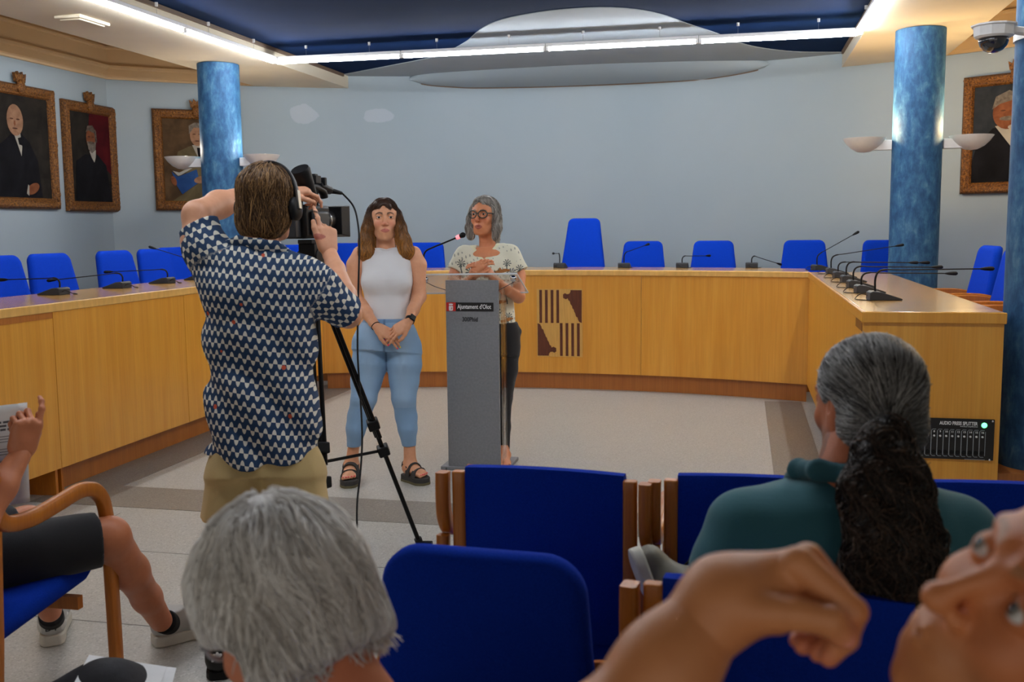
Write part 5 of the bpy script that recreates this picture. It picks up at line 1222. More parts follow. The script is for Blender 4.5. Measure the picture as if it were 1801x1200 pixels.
# jeans
J = Field(0.02)
J.loft([(A1(684, 556), 0.130, 0.100), (A1(682, 575), 0.165, 0.125), (A1(680, 598), 0.200, 0.140), (A1(680, 618), 0.205, 0.135)], RH, k=0.03)
J.limb([A1(652, 612), A1(650, 640), A1(644, 670), A1(640, 700, -0.02), A1(631, 735, 0.01), A1(626, 755), A1(621, 790, 0.02)], [0.102, 0.104, 0.090, 0.074, 0.066, 0.056, 0.038], k=0.02)
J.limb([A1(710, 612), A1(711, 640), A1(711, 670), A1(710, 700, -0.02), A1(715, 735, 0.01), A1(717, 755), A1(720, 786, 0.02)], [0.102, 0.102, 0.086, 0.070, 0.062, 0.054, 0.040], k=0.02)
J.plane(A1(684, 559), UP, 0.004); J.plane(A1(680, 786), -UP, 0.003)
J.fn(lambda P: 0.0022*noise3(P*np.array([1, 1, 2.2]), 38, 3)+0.0018*np.abs(noise3(P*np.array([1, 1, 3]), 60, 4))*np.exp(-((P[..., 2]-0.50)**2)/0.006))
def colJ(V):
    b = rgb(136, 172, 208); c = np.tile(b, (len(V), 1)); n_ = noise3(V, 14, 6)+0.5*noise3(V, 60, 7); c = c*(1+0.14*n_)[:, None]
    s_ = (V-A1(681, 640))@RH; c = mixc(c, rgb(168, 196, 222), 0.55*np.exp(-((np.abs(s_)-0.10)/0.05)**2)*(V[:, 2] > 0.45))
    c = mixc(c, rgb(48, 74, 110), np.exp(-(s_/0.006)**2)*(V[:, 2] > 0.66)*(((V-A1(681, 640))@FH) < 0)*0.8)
    c = mixc(c, rgb(96, 132, 172), ((V[:, 2] > A1(684, 565)[2]).astype(float))*0.5)
    return c
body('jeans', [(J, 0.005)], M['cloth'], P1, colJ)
# hair
HR = Field(0.02); w_ = H1.w
HR.ell(w_(0, -0.022, 0.045), (0.083, 0.102, 0.088), hR)
HR.ell(w_(0, -0.05, -0.02), (0.080, 0.070, 0.09), hR, k=0.03); HR.ell(w_(0, 0.022, 0.076), (0.070, 0.068, 0.052), hR, k=0.02)
for q, pts, rs in ((-1, [(654, 372), (648, 400), (644, 425), (645, 445), (656, 455)], (0.030, 0.036, 0.043, 0.047, 0.030)), (1, [(699, 376), (704, 400), (710, 425), (715, 443), (709, 456)], (0.026, 0.032, 0.040, 0.044, 0.026))):
    HR.limb([A1(x, y, -0.035 if y > 390 else 0.0) for x, y in pts], rs, k=0.02)
HR.cone(w_(0, -0.07, 0.0), w_(0, -0.08, -0.20), 0.07, 0.06, k=0.03)
HR.ell(w_(0, 0.10, -0.034), (0.060, 0.088, 0.082), hR, mode='-', k=0.008); HR.ell(w_(0.006, 0.135, 0.012), (0.046, 0.085, 0.046), hR, mode='-', k=0.01); HR.ell(w_(0.006, 0.125, 0.030), (0.026, 0.085, 0.060), hR, mode='-', k=0.012)
HR.cone(A1(678, 424, -0.1), A1(680, 470, -0.1), 0.052, 0.060, mode='-', k=0.01)
HR.fn(lambda P: 0.004*noise3(P*np.array([1.6, 1.6, 0.5]), 90, 9))
def colH1(P, r_, t=None):
    z = (P[:, 2]-A1(676, 455)[2])/(A1(676, 352)[2]-A1(676, 455)[2]); dark, gold = rgb(66, 44, 32), rgb(196, 132, 60)
    c = np.tile(dark, (len(P), 1)); c = mixc(c, gold, np.clip((0.80-z)*1.7, 0, 1)*(0.25+0.75*np.asarray(r_)*np.ones(len(P)))); return c*(0.75+0.5*np.asarray(r_)*np.ones(len(P)))[:, None]
hb = body('hair', [(HR, 0.004)], M['hair'], P1, lambda V: colH1(V, 0.35+0.3*noise3(V*np.array([2, 2, 0.4]), 110, 3)))
def flow1(P):
    L = H1.loc(P); top = np.clip((L[:, 2]-0.05)/0.06, 0, 1); sgn = np.sign(L[:, 0]+1e-6); wv = np.sin(P[:, 2]*75+P[:, 0]*30)*0.35*np.clip((0.02-L[:, 2])/0.1, 0, 1)
    return -UP[None]*1.0-(hR[:, 0])[None]*(-sgn*top*2.2)[:, None]*1.0+RH[None]*wv[:, None]
sh = strands('hair_strands', HR, 1500, flow1, M['hair'], P1, colH1, (0.06, 0.16), 0.008, 0.0014, 0.0015, seed=3); sh.parent = hb; sh.matrix_parent_inverse = Matrix.Identity(4); sh['kind'] = 'stuff'
# watch, bracelet, earring
def band(c, axis, r, w_h, name, mat, parent, th=0.003): return par(MB().lathe([(r, -w_h/2), (r+th, -w_h/2), (r+th, w_h/2), (r, w_h/2), (r, -w_h/2)], c, 24, axis=axis).build(name, M[mat], smooth=30), parent)
d_ = unit(A1(718, 567, -0.18)-A1(727, 545, -0.10)); wc = A1(721, 563, -0.17); b_ = band(wc, d_, 0.0255, 0.02, 'wrist_watch', 'black', P1)
nw = unit(-FF*0.8+RR*0.35); nw = unit(nw-d_*(nw@d_)); MB().box(tuple(wc+nw*0.029), (0.036, 0.040, 0.010), mtx=Matrix(np.stack([np.cross(d_, nw), d_, nw], 1).tolist())).build('watch_case', M['black'], b_, bevel=0.004)
d_ = unit(A1(664, 577, -0.17)-A1(645, 552, -0.10)); band(A1(661, 573.5, -0.165), d_, 0.0265, 0.004, 'bracelet', 'black', P1)

# ================================================================== WOMAN AT THE LECTERN
SK_B = dict(base=rgb(220, 146, 104), lip=rgb(176, 88, 80), brow=rgb(96, 76, 62))
D2 = 6.46
def B1(x, y, d=0.0): return W(x, y, D2+d)
c0 = B1(860, 600); P2 = person('person', 'grey-haired woman in glasses and a palm-print cream blouse speaking at the lectern', (c0[0], c0[1], 0))
yw = radians(24); sd = -RH*cos(yw)+FH*sin(yw); hR = frame_of(sd, UP+RR*0.05+FH*0.03)
H2 = Head(B1(853, 382), hR, 1.04, jaw=0.96, mouth=0.006, nose=1.12, wide=1.03)
F = Field(0.02)
F.cone(B1(856, 404, 0.03), B1(858, 436, 0.05), 0.050, 0.056, k=0.03)
F.loft([(B1(862, 560), 0.13, 0.09), (B1(860, 500), 0.13, 0.09), (B1(858, 454), 0.150, 0.088), (B1(858, 437, 0.02), 0.11, 0.066)], RH, k=0.02)
F.limb([B1(903, 450), B1(912, 485), B1(912, 522, -0.06), B1(888, 508, -0.22), B1(864, 484, -0.30)], [0.046, 0.043, 0.039, 0.034, 0.024], k=0.02)
F.limb([B1(812, 450), B1(801, 485), B1(800, 512, -0.06), B1(816, 500, -0.2), B1(833, 486, -0.30)], [0.046, 0.042, 0.038, 0.034, 0.024], k=0.02)
FHd = Field(0.012); H2.add(FHd); FHd.cone(B1(856, 402, 0.03), B1(857, 424, 0.04), 0.050, 0.052, k=0.03)
Fh = Field(0.005); hand(Fh, B1(864, 482, -0.30), -RR*0.80+UU*0.62-FF*0.1, -FF*0.5+UU*0.8, side=-1, s=0.95, curl=(0.45, 0.5, 0.55, 0.6))
Fg = Field(0.005); hand(Fg, B1(830, 484, -0.31), RR*0.62+UU*0.75-FF*0.25, -FF*0.7+UU*0.6, side=1, s=0.95, curl=(0.5, 0.55, 0.6, 0.65))
def colB(V):
    c = np.tile(SK_B['base'], (len(V), 1))*(1+0.05*noise3(V, 40, 3))[:, None]
    c = H2.colour(V, c, SK_B['base'], SK_B['lip'], SK_B['brow'], 0.8, blush=rgb(214, 118, 92)); L = H2.loc(V)
    tm = ((np.abs(L[:, 0]) < 0.014) & (np.abs(L[:, 2]+0.0595) < 0.0030) & (L[:, 1] > 0.076) & (L[:, 1] < 0.092)).astype(float); return mixc(c, rgb(222, 214, 204), tm*0.6)
F.limb([B1(885, 560), B1(884, 700, -0.02), B1(884, 780)], [0.07, 0.04, 0.030]); F.limb([B1(848, 560), B1(846, 700, -0.02), B1(842, 780)], [0.07, 0.04, 0.030])
Fs = Field(0.02); Fs.cone(B1(886, 800, -0.02), B1(884, 770), 0.034, 0.036)
h3 = foot(Fs, B1(884, 812, -0.02), B1(888, 822, -0.24), 0.02, ankle=B1(885, 795)); h4 = foot(Fs, B1(840, 812, -0.02), B1(832, 822, -0.24), 0.02, ankle=B1(842, 795))
body('body', [(F, 0.005), (FHd, 0.0022), (Fh, 0.003), (Fg, 0.003), (Fs, 0.005)], M['skin'], P2, colB)
H2.eyes(P2, iris=(0.07, 0.045, 0.03), gaze=(0.05, 1, -0.12))
for hh in (h3, h4):
    h0 = hh[0].copy(); h0[2] = 0; wd = 0.042; L = hh[3]
    prof = [(-0.02, 0.5), (0.05, 0.8), (0.4, 0.75), (0.75, 1.05), (0.97, 0.6)]; outl = [(q[1]*wd, q[0]*L) for q in prof]+[(-q[1]*wd, q[0]*L) for q in prof[::-1]]
    b_ = par(MB().prism(outl, 0.001, 0.018, lambda a, b, z: tuple(h0+hh[2]*a+hh[1]*b+UP*z)).build('sandal', M['sandal'], bevel=0.004), P2)
    MB().tube([tuple(h0+hh[2]*(cos(pi*i/10)*wd)+hh[1]*(L*0.66)+UP*(0.014+0.04*sin(pi*i/10))) for i in range(11)], 1.0, flat=(0.005, 0.03), up=tuple(hh[1])).build('strap', M['sandal'], b_)
# blouse
T = Field(0.02)
T.loft([(B1(866, 580), 0.155, 0.120), (B1(865, 560), 0.150, 0.118), (B1(862, 530), 0.150, 0.112), (B1(860, 500), 0.158, 0.118), (B1(859, 472), 0.172, 0.112), (B1(858, 452, 0.01), 0.180, 0.094), (B1(858, 438, 0.02), 0.150, 0.074), (B1(858, 431, 0.02), 0.10, 0.06)], RH)
T.cone(B1(897, 447), B1(914, 478, -0.01), 0.060, 0.062, cut=True, k=0.04); T.cone(B1(817, 447), B1(802, 476, -0.01), 0.060, 0.060, cut=True, k=0.04)
T.plane(B1(866, 568), -UP, 0.003)
T.cone(B1(857, 400, 0.02), B1(857, 434, 0.0), 0.062, 0.064, mode='-', k=0.006)
# the V neck
vn = [(857, 418, 0.086), (857, 432, 0.066), (855, 444, 0.038), (852, 455, 0.006)]
va = B1(852, 455)
T._add(lambda P: np.maximum((np.abs((P-va)@RH)-0.80*(P[..., 2]-va[2]))*0.78, ((P-va)@FH)-0.0), va-0.4, va+0.4, '-', 0.003)
T.fn(lambda P: 0.003*noise3(P, 30, 15)+0.002*np.abs(noise3(P, 60, 18)))
def pix(V):
    q = V-CAM; D = q@FF; return CX+FPX*(q@RR)/D, CY-FPX*(q@UU)/D
def colBl(V):
    o_ = B1(858, 500); u = (V-o_)@RH; v = V[:, 2]-o_[2]; c = np.tile(rgb(232, 230, 208), (len(V), 1)); fr = ((V-o_)@FH) < 0.06
    green, blue_, brown, vine = rgb(36, 56, 60), rgb(66, 84, 104), rgb(160, 96, 18), rgb(70, 84, 78)
    def palm(c, x, y, s_, colr, n=9):
        dx, dy_ = (u-x)/s_, (v-y)/s_; r_ = np.sqrt(dx*dx+dy_*dy_); a = np.arctan2(dy_, dx); ray_ = np.abs(((a*n/(2*pi))+0.15*r_) % 1-0.5)*2
        leaf = (r_ < 1)*(ray_ > 0.25+0.40*r_)*(dy_ > -0.75)
        trunk = (np.abs(dx-0.12*np.sin(dy_*2)) < 0.14)*(dy_ < 0)*(dy_ > -2.4)
        return mixc(c, colr, (leaf | (trunk > 0)).astype(float)*fr*0.9)
    for x, y, s_, k_ in ((-0.105, 0.085, 0.036, 0), (0.040, 0.045, 0.036, 1), (0.125, 0.135, 0.026, 0), (-0.165, 0.135, 0.028, 0), (0.155, 0.075, 0.030, 1), (0.06, -0.02, 0.034, 1), (-0.02, -0.09, 0.034, 0), (0.12, -0.05, 0.03, 0), (-0.12, -0.08, 0.034, 1), (0.05, -0.17, 0.034, 0), (-0.10, -0.2, 0.032, 1), (0.13, -0.2, 0.026, 0), (-0.20, 0.07, 0.026, 1), (0.205, 0.10, 0.026, 0)):
        c = palm(c, x, y, s_, (green, blue_)[k_])
    for x, y, w__, h_ in ((0.085, 0.085, 0.058, 0.012), (-0.125, 0.035, 0.040, 0.014), (0.06, -0.11, 0.055, 0.012), (-0.07, -0.15, 0.05, 0.012), (0.12, -0.22, 0.04, 0.012)):
        dx, dy_ = (u-x)/w__, (v-y)/h_; m_ = (np.abs(dx) < 1)*(np.abs(dy_-0.5*np.sin(dx*2)) < 1-0.6*dx*dx) + (np.abs(dx+0.1) < 0.25)*(dy_ > 0)*(dy_ < 2.2-6*np.abs(dx+0.1)); c = mixc(c, brown, (m_ > 0)*fr*0.95)
    n_ = noise3(np.stack([u*3, v*3, 0*u], 1), 90, 21)*fr; c = mixc(c, vine, ((n_ > 0.52)).astype(float)*0.6)
    ez = v-(va[2]-o_[2]); eu = np.abs((V-va)@RH); band_ = (eu-0.80*ez > -0.004)*(eu-0.80*ez < 0.024)*(ez > -0.022)*fr; c = mixc(c, rgb(238, 236, 200), band_.astype(float)); return c
body('blouse', [(T, 0.003)], M['cloth'], P2, colBl)
K = Field(0.02)
K.loft([(B1(867, 560), 0.150, 0.110), (B1(868, 580), 0.170, 0.12), (B1(867, 600), 0.175, 0.125), (B1(866, 625), 0.168, 0.12)], RH)
K.limb([B1(890, 612), B1(888, 650), B1(884, 700, -0.02), B1(884, 750), B1(885, 800)], [0.088, 0.082, 0.062, 0.050, 0.042]); K.limb([B1(846, 612), B1(846, 650), B1(846, 700, -0.02), B1(844, 750), B1(843, 800)], [0.088, 0.082, 0.062, 0.050, 0.042])
K.ell(B1(911, 583), (0.022, 0.03, 0.022), k=0.02)
K.plane(B1(866, 566), UP); K.plane(B1(866, 801), -UP); K.fn(lambda P: 0.003*noise3(P, 25, 31))
body('trousers', [(K, 0.006)], M['cloth'], P2, lambda V: np.tile(rgb(22, 22, 26), (len(V), 1)))
HR = Field(0.02); w_ = H2.w
HR.ell(w_(0, -0.024, 0.045), (0.086, 0.104, 0.090), hR); HR.ell(w_(0, -0.045, -0.03), (0.088, 0.075, 0.085), hR, k=0.03); HR.ell(w_(0, 0.018, 0.080), (0.070, 0.066, 0.048), hR, k=0.02)
for q in (-1, 1): HR.limb([w_(q*0.072, 0.02, 0.05), w_(q*0.086, 0.012, -0.01), w_(q*0.088, 0.018, -0.065), w_(q*0.080, 0.026, -0.118)], [0.020, 0.026, 0.031, 0.024], k=0.02)
HR.cone(w_(0, -0.06, -0.02), w_(0, -0.07, -0.13), 0.078, 0.066, k=0.03)
HR.ell(w_(0, 0.10, -0.03), (0.064, 0.085, 0.088), hR, mode='-', k=0.008); HR.ell(w_(-0.0, 0.135, 0.025), (0.050, 0.085, 0.052), hR, mode='-', k=0.01); HR.ell(w_(0.004, 0.125, 0.040), (0.034, 0.085, 0.060), hR, mode='-', k=0.012); HR.cone(B1(856, 415, -0.1), B1(857, 450, -0.1), 0.058, 0.058, mode='-', k=0.01)
HR.fn(lambda P: 0.004*noise3(P*np.array([1.6, 1.6, 0.5]), 90, 19))
def colH2(P, r_, t=None):
    r_ = np.asarray(r_)*np.ones(len(P)); return mixc(np.tile(rgb(92, 86, 80), (len(P), 1)), rgb(206, 200, 190), r_**1.2)
hb = body('hair', [(HR, 0.004)], M['hair'], P2, lambda V: colH2(V, np.clip(0.35+0.4*noise3(V*np.array([2, 2, 0.4]), 110, 3), 0, 1)))
def flow2(P):
    L = H2.loc(P); top = np.clip((L[:, 2]-0.05)/0.06, 0, 1); sgn = np.sign(L[:, 0]+0.02); return -UP[None]-(hR[:, 0])[None]*(-sgn*top*2.2)[:, None]+RH[None]*(np.sin(P[:, 2]*60)*0.2)[:, None]
sh = strands('hair_strands', HR, 1300, flow2, M['hair'], P2, colH2, (0.05, 0.12), 0.008, 0.0014, 0.0015, seed=4); sh.parent = hb; sh.matrix_parent_inverse = Matrix.Identity(4); sh['kind'] = 'stuff'
M['specs'] = plain('dark green spectacle frame', srgb(52, 60, 54), 0.3)
def glasses(H, parent, mat, r_=0.0265, th=0.0036):
    ctr = []; root = None; o0 = MB().tube([H.w(-0.010, 0.108, 0.016), H.w(0, 0.111, 0.019), H.w(0.010, 0.108, 0.016)], th, 6).build('eyeglasses', M[mat]); par(o0, parent)
    for q in (-1, 1):
        ring = [H.w(q*0.033+cos(2*pi*k/26)*r_*1.02, 0.1045-abs(cos(2*pi*k/26)*0.0)-((q*(cos(2*pi*k/26))*0.006) if True else 0), 0.0115+sin(2*pi*k/26)*r_*0.86) for k in range(27)]
        MB().tube(ring, th, 6, cap=False).build('rim', M[mat], o0)
        MB().tube([H.w(q*0.058, 0.098, 0.018), H.w(q*0.074, 0.080, 0.018), H.w(q*0.0775, 0.0, 0.014)], 1.0, flat=(0.004, 0.007)).build('temple', M[mat], o0)
    return o0
glasses(H2, P2, 'specs')

# ================================================================== CAMERAMAN, SEEN FROM BEHIND
D3 = 3.50
def C1(x, y, d=0.0): return W(x, y, D3+d)
SK_C = dict(base=rgb(226, 168, 134), lip=rgb(180, 96, 88), brow=rgb(80, 56, 40))
c0 = C1(465, 800); P3 = person('person', 'cameraman in a wavy-patterned navy shirt and khaki shorts, standing with his back turned', (c0[0], c0[1], 0))
hR = frame_of(RH*cos(0.25)-FH*sin(0.25), UP+RR*0.05+FH*0.12)
H3 = Head(C1(472, 362, 0.03), hR, 1.02)
F = Field(0.02)
F.cone(C1(462, 395, 0.02), C1(452, 440, 0.0), 0.062, 0.066, k=0.03)
F.loft([(C1(463, 800), 0.13, 0.085), (C1(460, 640), 0.14, 0.09), (C1(458, 520), 0.18, 0.11), (C1(456, 470), 0.17, 0.10), (C1(455, 445), 0.12, 0.07)], RH, k=0.03)
# raised left arm, folded forearm to the viewfinder
F.limb([C1(385, 462), C1(352, 425, 0.0), C1(346, 380, 0.02)], [0.062, 0.060, 0.046], k=0.03)
F.limb([C1(348, 378, 0.02), C1(385, 360, 0.16), C1(435, 346, 0.30), C1(500, 338, 0.46)], [0.049, 0.047, 0.040, 0.028], k=0.03)
# right arm: elbow out to the right, forearm up to the camera
F.limb([C1(540, 492), C1(580, 525, 0.05), C1(613, 552, 0.12)], [0.062, 0.055, 0.046], k=0.03)
F.limb([C1(612, 556, 0.12), C1(606, 520, 0.24), C1(590, 475, 0.38), C1(579, 442, 0.46)], [0.044, 0.043, 0.036, 0.027], k=0.02)
Fg = Field(0.005)
hand(Fg, C1(579, 444, 0.45), UU*0.97-RR*0.10+FF*0.10, -FF*0.72+RR*0.55, side=-1, s=1.05, curl=(0.12, 1.0, 1.1, 1.2), thumb=(0.45, 0.1), thumb_rot=-0.35, wr=0.028)
Fh = Field(0.005); hand(Fh, C1(502, 338, 0.47), RR*0.95+FF*0.25+UU*0.1, -FF*0.3+UU*0.7, side=1, s=0.95, curl=(0.5, 0.9, 1.0, 1.1))
FHd = Field(0.012); H3.add(FHd)
# legs
for pts in ([(418, 850), (408, 885), (404, 930), (398, 990), (392, 1060), (388, 1135)], [(516, 850), (526, 885), (530, 930), (530, 1000), (528, 1070), (528, 1135)]):
    F.limb([C1(x, y, 0.0 if y < 900 else 0.03) for x, y in pts], [0.070, 0.066, 0.058, 0.056, 0.046, 0.036], k=0.03)
def colC(V):
    c = np.tile(SK_C['base'], (len(V), 1))*(1+0.06*noise3(V, 40, 4))[:, None]; return H3.colour(V, c, SK_C['base'], SK_C['lip'], SK_C['brow'])
body('body', [(F, 0.006), (FHd, 0.0026), (Fg, 0.003), (Fh, 0.003)], M['skin'], P3, colC)
H3.eyes(P3)
# shirt
def shirt_mat():
    m, nt, bs = nmat('navy shirt printed with pale waves'); g = nt.nodes.new('ShaderNodeUVMap'); g.uv_map = 'UV'
    sp = nt.nodes.new('ShaderNodeSeparateXYZ'); nt.links.new(g.outputs[0], sp.inputs[0])
    def mt(op, a, b=None):
        n = nt.nodes.new('ShaderNodeMath'); n.operation = op
        for i, v in enumerate((a, b)):
            if v is None: continue
            if isinstance(v, (int, float)): n.inputs[i].default_value = v
            else: nt.links.new(v, n.inputs[i])
        return n.outputs[0]
    u = sp.outputs[0]; v = sp.outputs[1]
    fr = mt('SUBTRACT', mt('FRACT', v), 0.5); row = mt('FLOOR', v)
    sn = mt('SINE', mt('ADD', mt('MULTIPLY', u, 2*pi), mt('MULTIPLY', row, 0.9)))
    same = mt('GREATER_THAN', mt('MULTIPLY', fr, sn), 0.0); amp = mt('MULTIPLY', mt('POWER', mt('ABSOLUTE', sn), 0.55), 0.43)
    white = mt('MULTIPLY', same, mt('LESS_THAN', mt('ABSOLUTE', fr), amp))
    vo = tex(nt, 'ShaderNodeTexVoronoi', Scale=1.0); mp = nt.nodes.new('ShaderNodeMapping'); mp.inputs['Scale'].default_value = (0.32, 0.42, 1); nt.links.new(g.outputs[0], mp.inputs[0]); nt.links.new(mp.outputs[0], vo.inputs['Vector'])
    dot = mt('LESS_THAN', vo.outputs['Distance'], 0.085)
    m1 = nt.nodes.new('ShaderNodeMix'); m1.data_type = 'RGBA'; nt.links.new(white, m1.inputs[0]); m1.inputs[6].default_value = srgb(30, 60, 96); m1.inputs[7].default_value = srgb(228, 224, 210)
    m2 = nt.nodes.new('ShaderNodeMix'); m2.data_type = 'RGBA'; nt.links.new(dot, m2.inputs[0]); nt.links.new(m1.outputs[2], m2.inputs[6]); m2.inputs[7].default_value = srgb(200, 84, 52)
    nt.links.new(m2.outputs[2], bs.inputs['Base Color']); bs.inputs['Roughness'].default_value = 0.85
    n = tex(nt, 'ShaderNodeTexNoise', Scale=200.0); nt.links.new(coords(nt), n.inputs['Vector']); bump(nt, bs, n.outputs['Fac'], 0.2, 0.002); return m
M['shirt_print'] = shirt_mat()
T = Field(0.025)
T.loft([(C1(466, 826), 0.208, 0.130), (C1(465, 780), 0.206, 0.130), (C1(463, 720), 0.200, 0.128), (C1(461, 640), 0.192, 0.126), (C1(459, 560), 0.198, 0.130), (C1(456, 510), 0.205, 0.130), (C1(452, 475), 0.200, 0.115), (C1(452, 448), 0.140, 0.090), (C1(453, 428), 0.085, 0.075)], RH)
T.cone(C1(388, 476), C1(362, 440, 0.0), 0.082, 0.078, k=0.04); T.cone(C1(370, 452), C1(346, 396, 0.015), 0.080, 0.076, k=0.03, cut=True)
T.cone(C1(530, 492), C1(560, 513, 0.03), 0.085, 0.080, k=0.04); T.cone(C1(550, 506, 0.02), C1(613, 552, 0.115), 0.082, 0.076, k=0.03, cut=True)
hemz = C1(465, 806)[2]
def hem(P):
    x = (P-C1(465, 806))@RH; return hemz-0.014+0.032*np.clip(np.abs(x)/0.2, 0, 1)**2-P[..., 2]
T._add(hem, [-1e9]*3, [1e9]*3, '^', 0.004)
T.cone(C1(458, 400), C1(455, 432), 0.068, 0.070, mode='-', k=0.006)
def folds(P):
    x = (P-C1(460, 600))@RH; z = P[..., 2]; q = np.abs(noise3(P*np.array([0.9, 0.9, 1.6]), 16, 51)); d = np.abs(np.sin((x*1.1+z*0.9)*16+2.2*noise3(P, 6, 52)))
    return 0.014*(0.5-q)+0.016*(d**3-0.3)*np.clip((1.28-z)*3, 0, 1)+0.005*noise3(P, 34, 53)
T.fn(folds)
V, Fq = T.surface(0.006)
sh_o = np_mesh('shirt', V, Fq, M['shirt_print'], P3)
# printed fabric coordinates: rows run round the body, sleeves follow the arm
uvl = sh_o.data.uv_layers.new(name='UV'); li = np.zeros(len(sh_o.data.loops), dtype=np.int32); sh_o.data.loops.foreach_get('vertex_index', li)
Vv = np.zeros(len(sh_o.data.vertices)*3, dtype=np.float32); sh_o.data.vertices.foreach_get('co', Vv); Vv = Vv.reshape(-1, 3).astype(float)
o_ = C1(460, 600); x = (Vv-o_)@RH; y = (Vv-o_)@FH; ang = np.arctan2(x, -y-0.02); bx = ang*0.165
fold = 0.012*noise3(Vv, 9, 61)+0.010*x
U_ = np.stack([(x*(1+5*x*x))/0.030, (Vv[:, 2]+fold+0.02*np.sin(x*9))/0.040], 1)
for a, b in ((C1(388, 476), C1(347, 398, 0.015)), (C1(535, 495), C1(606, 548, 0.10))):
    d = unit(b-a); t = (Vv-a)@d; q = Vv-a-t[:, None]*d; r_ = np.linalg.norm(q, axis=1); on = np.clip((t-0.02)/0.04, 0, 1)*(r_ < 0.11)
    e1 = unit(np.cross(d, FH)); Us = np.stack([(q@e1)/0.030, t/0.040], 1); U_ = np.where((on > 0.5)[:, None], Us, U_)
uvl.data.foreach_set('uv', U_[li].astype(np.float32).ravel())
# collar
cp = [C1(400, 432, -0.03), C1(420, 425, -0.065), C1(455, 430, -0.085), C1(485, 434, -0.07), C1(503, 446, -0.03)]
K = Field(0.01); 
for i in range(len(cp)-1): K.cone(cp[i], cp[i+1], 0.020, 0.020, k=0.01, flat=(FH, 2.2))
V, Fq = K.surface(0.004); co = np_mesh('collar', V, Fq, M['shirt_print'], P3); ul = co.data.uv_layers.new(name='UV'); li = np.zeros(len(co.data.loops), dtype=np.int32); co.data.loops.foreach_get('vertex_index', li)
Vc = np.zeros(len(co.data.vertices)*3, dtype=np.float32); co.data.vertices.foreach_get('co', Vc); Vc = Vc.reshape(-1, 3).astype(float); ul.data.foreach_set('uv', np.stack([((Vc-o_)@RH)/0.034, (Vc[:, 2])/0.034+0.5], 1)[li].astype(np.float32).ravel())
# shorts
K = Field(0.03)
K.loft([(C1(466, 770), 0.165, 0.100), (C1(467, 800), 0.184, 0.112), (C1(467, 835), 0.194, 0.124)], RH)
K.limb([C1(418, 840), C1(408, 915)], [0.104, 0.110], k=0.04); K.limb([C1(518, 840), C1(528, 915)], [0.104, 0.106], k=0.04)
K.plane(C1(466, 772), UP); K.plane(C1(430, 904), -UP+RR*0.06, 0.003)
K.fn(lambda P: 0.005*noise3(P, 20, 71)+0.004*np.abs(noise3(P*np.array([1.5, 1.5, 0.6]), 40, 72)))
K.cone(C1(467, 858, -0.1), C1(467, 920, -0.1), 0.012, 0.020, mode='-', k=0.02)
body('shorts', [(K, 0.006)], M['cloth'], P3, lambda V: np.tile(rgb(196, 172, 118), (len(V), 1)))
# shoes
for (hx, hy), (tx, ty) in (((388, 1185), (398, 1150)), ((526, 1185), (540, 1148))):
    he, to = at_z(hx, hy, 0.0), at_z(tx, ty, 0.0); f_ = unit(to-he); to = he+f_*0.29
    u, Pt, Rm = shoe(UP, he-f_*0.05, to-f_*0.05, P3, (rgb(20, 20, 22), 'black'), h=0.115, wdt=0.052)
    if hx < 400: SHOE_B = (Pt, Rm)
Pt, Rm = SHOE_B; Mx = Matrix((tuple(Rm[:, 0])+(0,), tuple(Rm[:, 1])+(0,), tuple(Rm[:, 2])+(0,), (0, 0, 0, 1))).transposed()
bk = Matrix.Translation(tuple(Pt(-0.030, 0.078))) @ Mx @ Matrix.Rotation(radians(90), 4, 'X')
par(text_mesh('heel_lettering', 'adidas', 0.016, M['paint_white'], bk @ Matrix.Translation((0, -0.010, 0.0)), None, depth=0.001, align='CENTER', bold=0.0004), P3)
mb = MB()
for a_ in (-0.9, 0.0, 0.9):
    pts = [(0.0, 0.0), (0.35, 0.45), (0.22, 0.85), (0.0, 1.0), (-0.22, 0.85), (-0.35, 0.45)]
    mb.prism([((p*cos(a_)+q*sin(a_))*0.019, (-p*sin(a_)+q*cos(a_))*0.019+0.004) for p, q in pts], -0.001, 0.001, lambda a, b, h: tuple(bk @ Vector((a, b, h))))
par(mb.build('heel_trefoil', M['paint_white'], smooth=0), P3)
# hair
HR = Field(0.02); w_ = H3.w
HR.ell(w_(0, -0.022, 0.045), (0.092, 0.112, 0.098), hR); HR.ell(w_(0, -0.035, -0.035), (0.090, 0.088, 0.080), hR, k=0.03); HR.ell(w_(0, -0.05, -0.075), (0.070, 0.060, 0.045), hR, k=0.03)
HR.ell(w_(0, 0.125, -0.03), (0.07, 0.09, 0.09), hR, mode='-', k=0.01)
HR.fn(lambda P: 0.005*noise3(P*np.array([1.5, 1.5, 0.45]), 80, 81))
def colH3(P, r_, t=None):
    r_ = np.asarray(r_)*np.ones(len(P)); return mixc(np.tile(rgb(78, 56, 40), (len(P), 1)), rgb(186, 144, 92), np.clip(r_, 0, 1)**2.0)
hb = body('hair', [(HR, 0.0045)], M['hair'], P3, lambda V: colH3(V, np.clip(0.3+0.35*noise3(V*np.array([2, 2, 0.4]), 110, 83), 0, 1)))
crown = H3.w(0.01, -0.03, 0.135)
def flow_crown(cr, H):
    def f(P):
        d = P-cr; L = H.loc(P); top = np.clip((L[:, 2]-0.03)/0.08, 0, 1)[:, None]; o = d-(d@UP)[:, None]*UP; o = o/(np.linalg.norm(o, axis=1, keepdims=True)+1e-6); return -UP[None]+o*top*1.8
    return f
sh = strands('hair_strands', HR, 3200, flow_crown(crown, H3), M['hair'], P3, colH3, (0.05, 0.13), 0.008, 0.0012, 0.0035, seed=5, jitter=0.30); sh.parent = hb; sh.matrix_parent_inverse = Matrix.Identity(4); sh['kind'] = 'stuff'
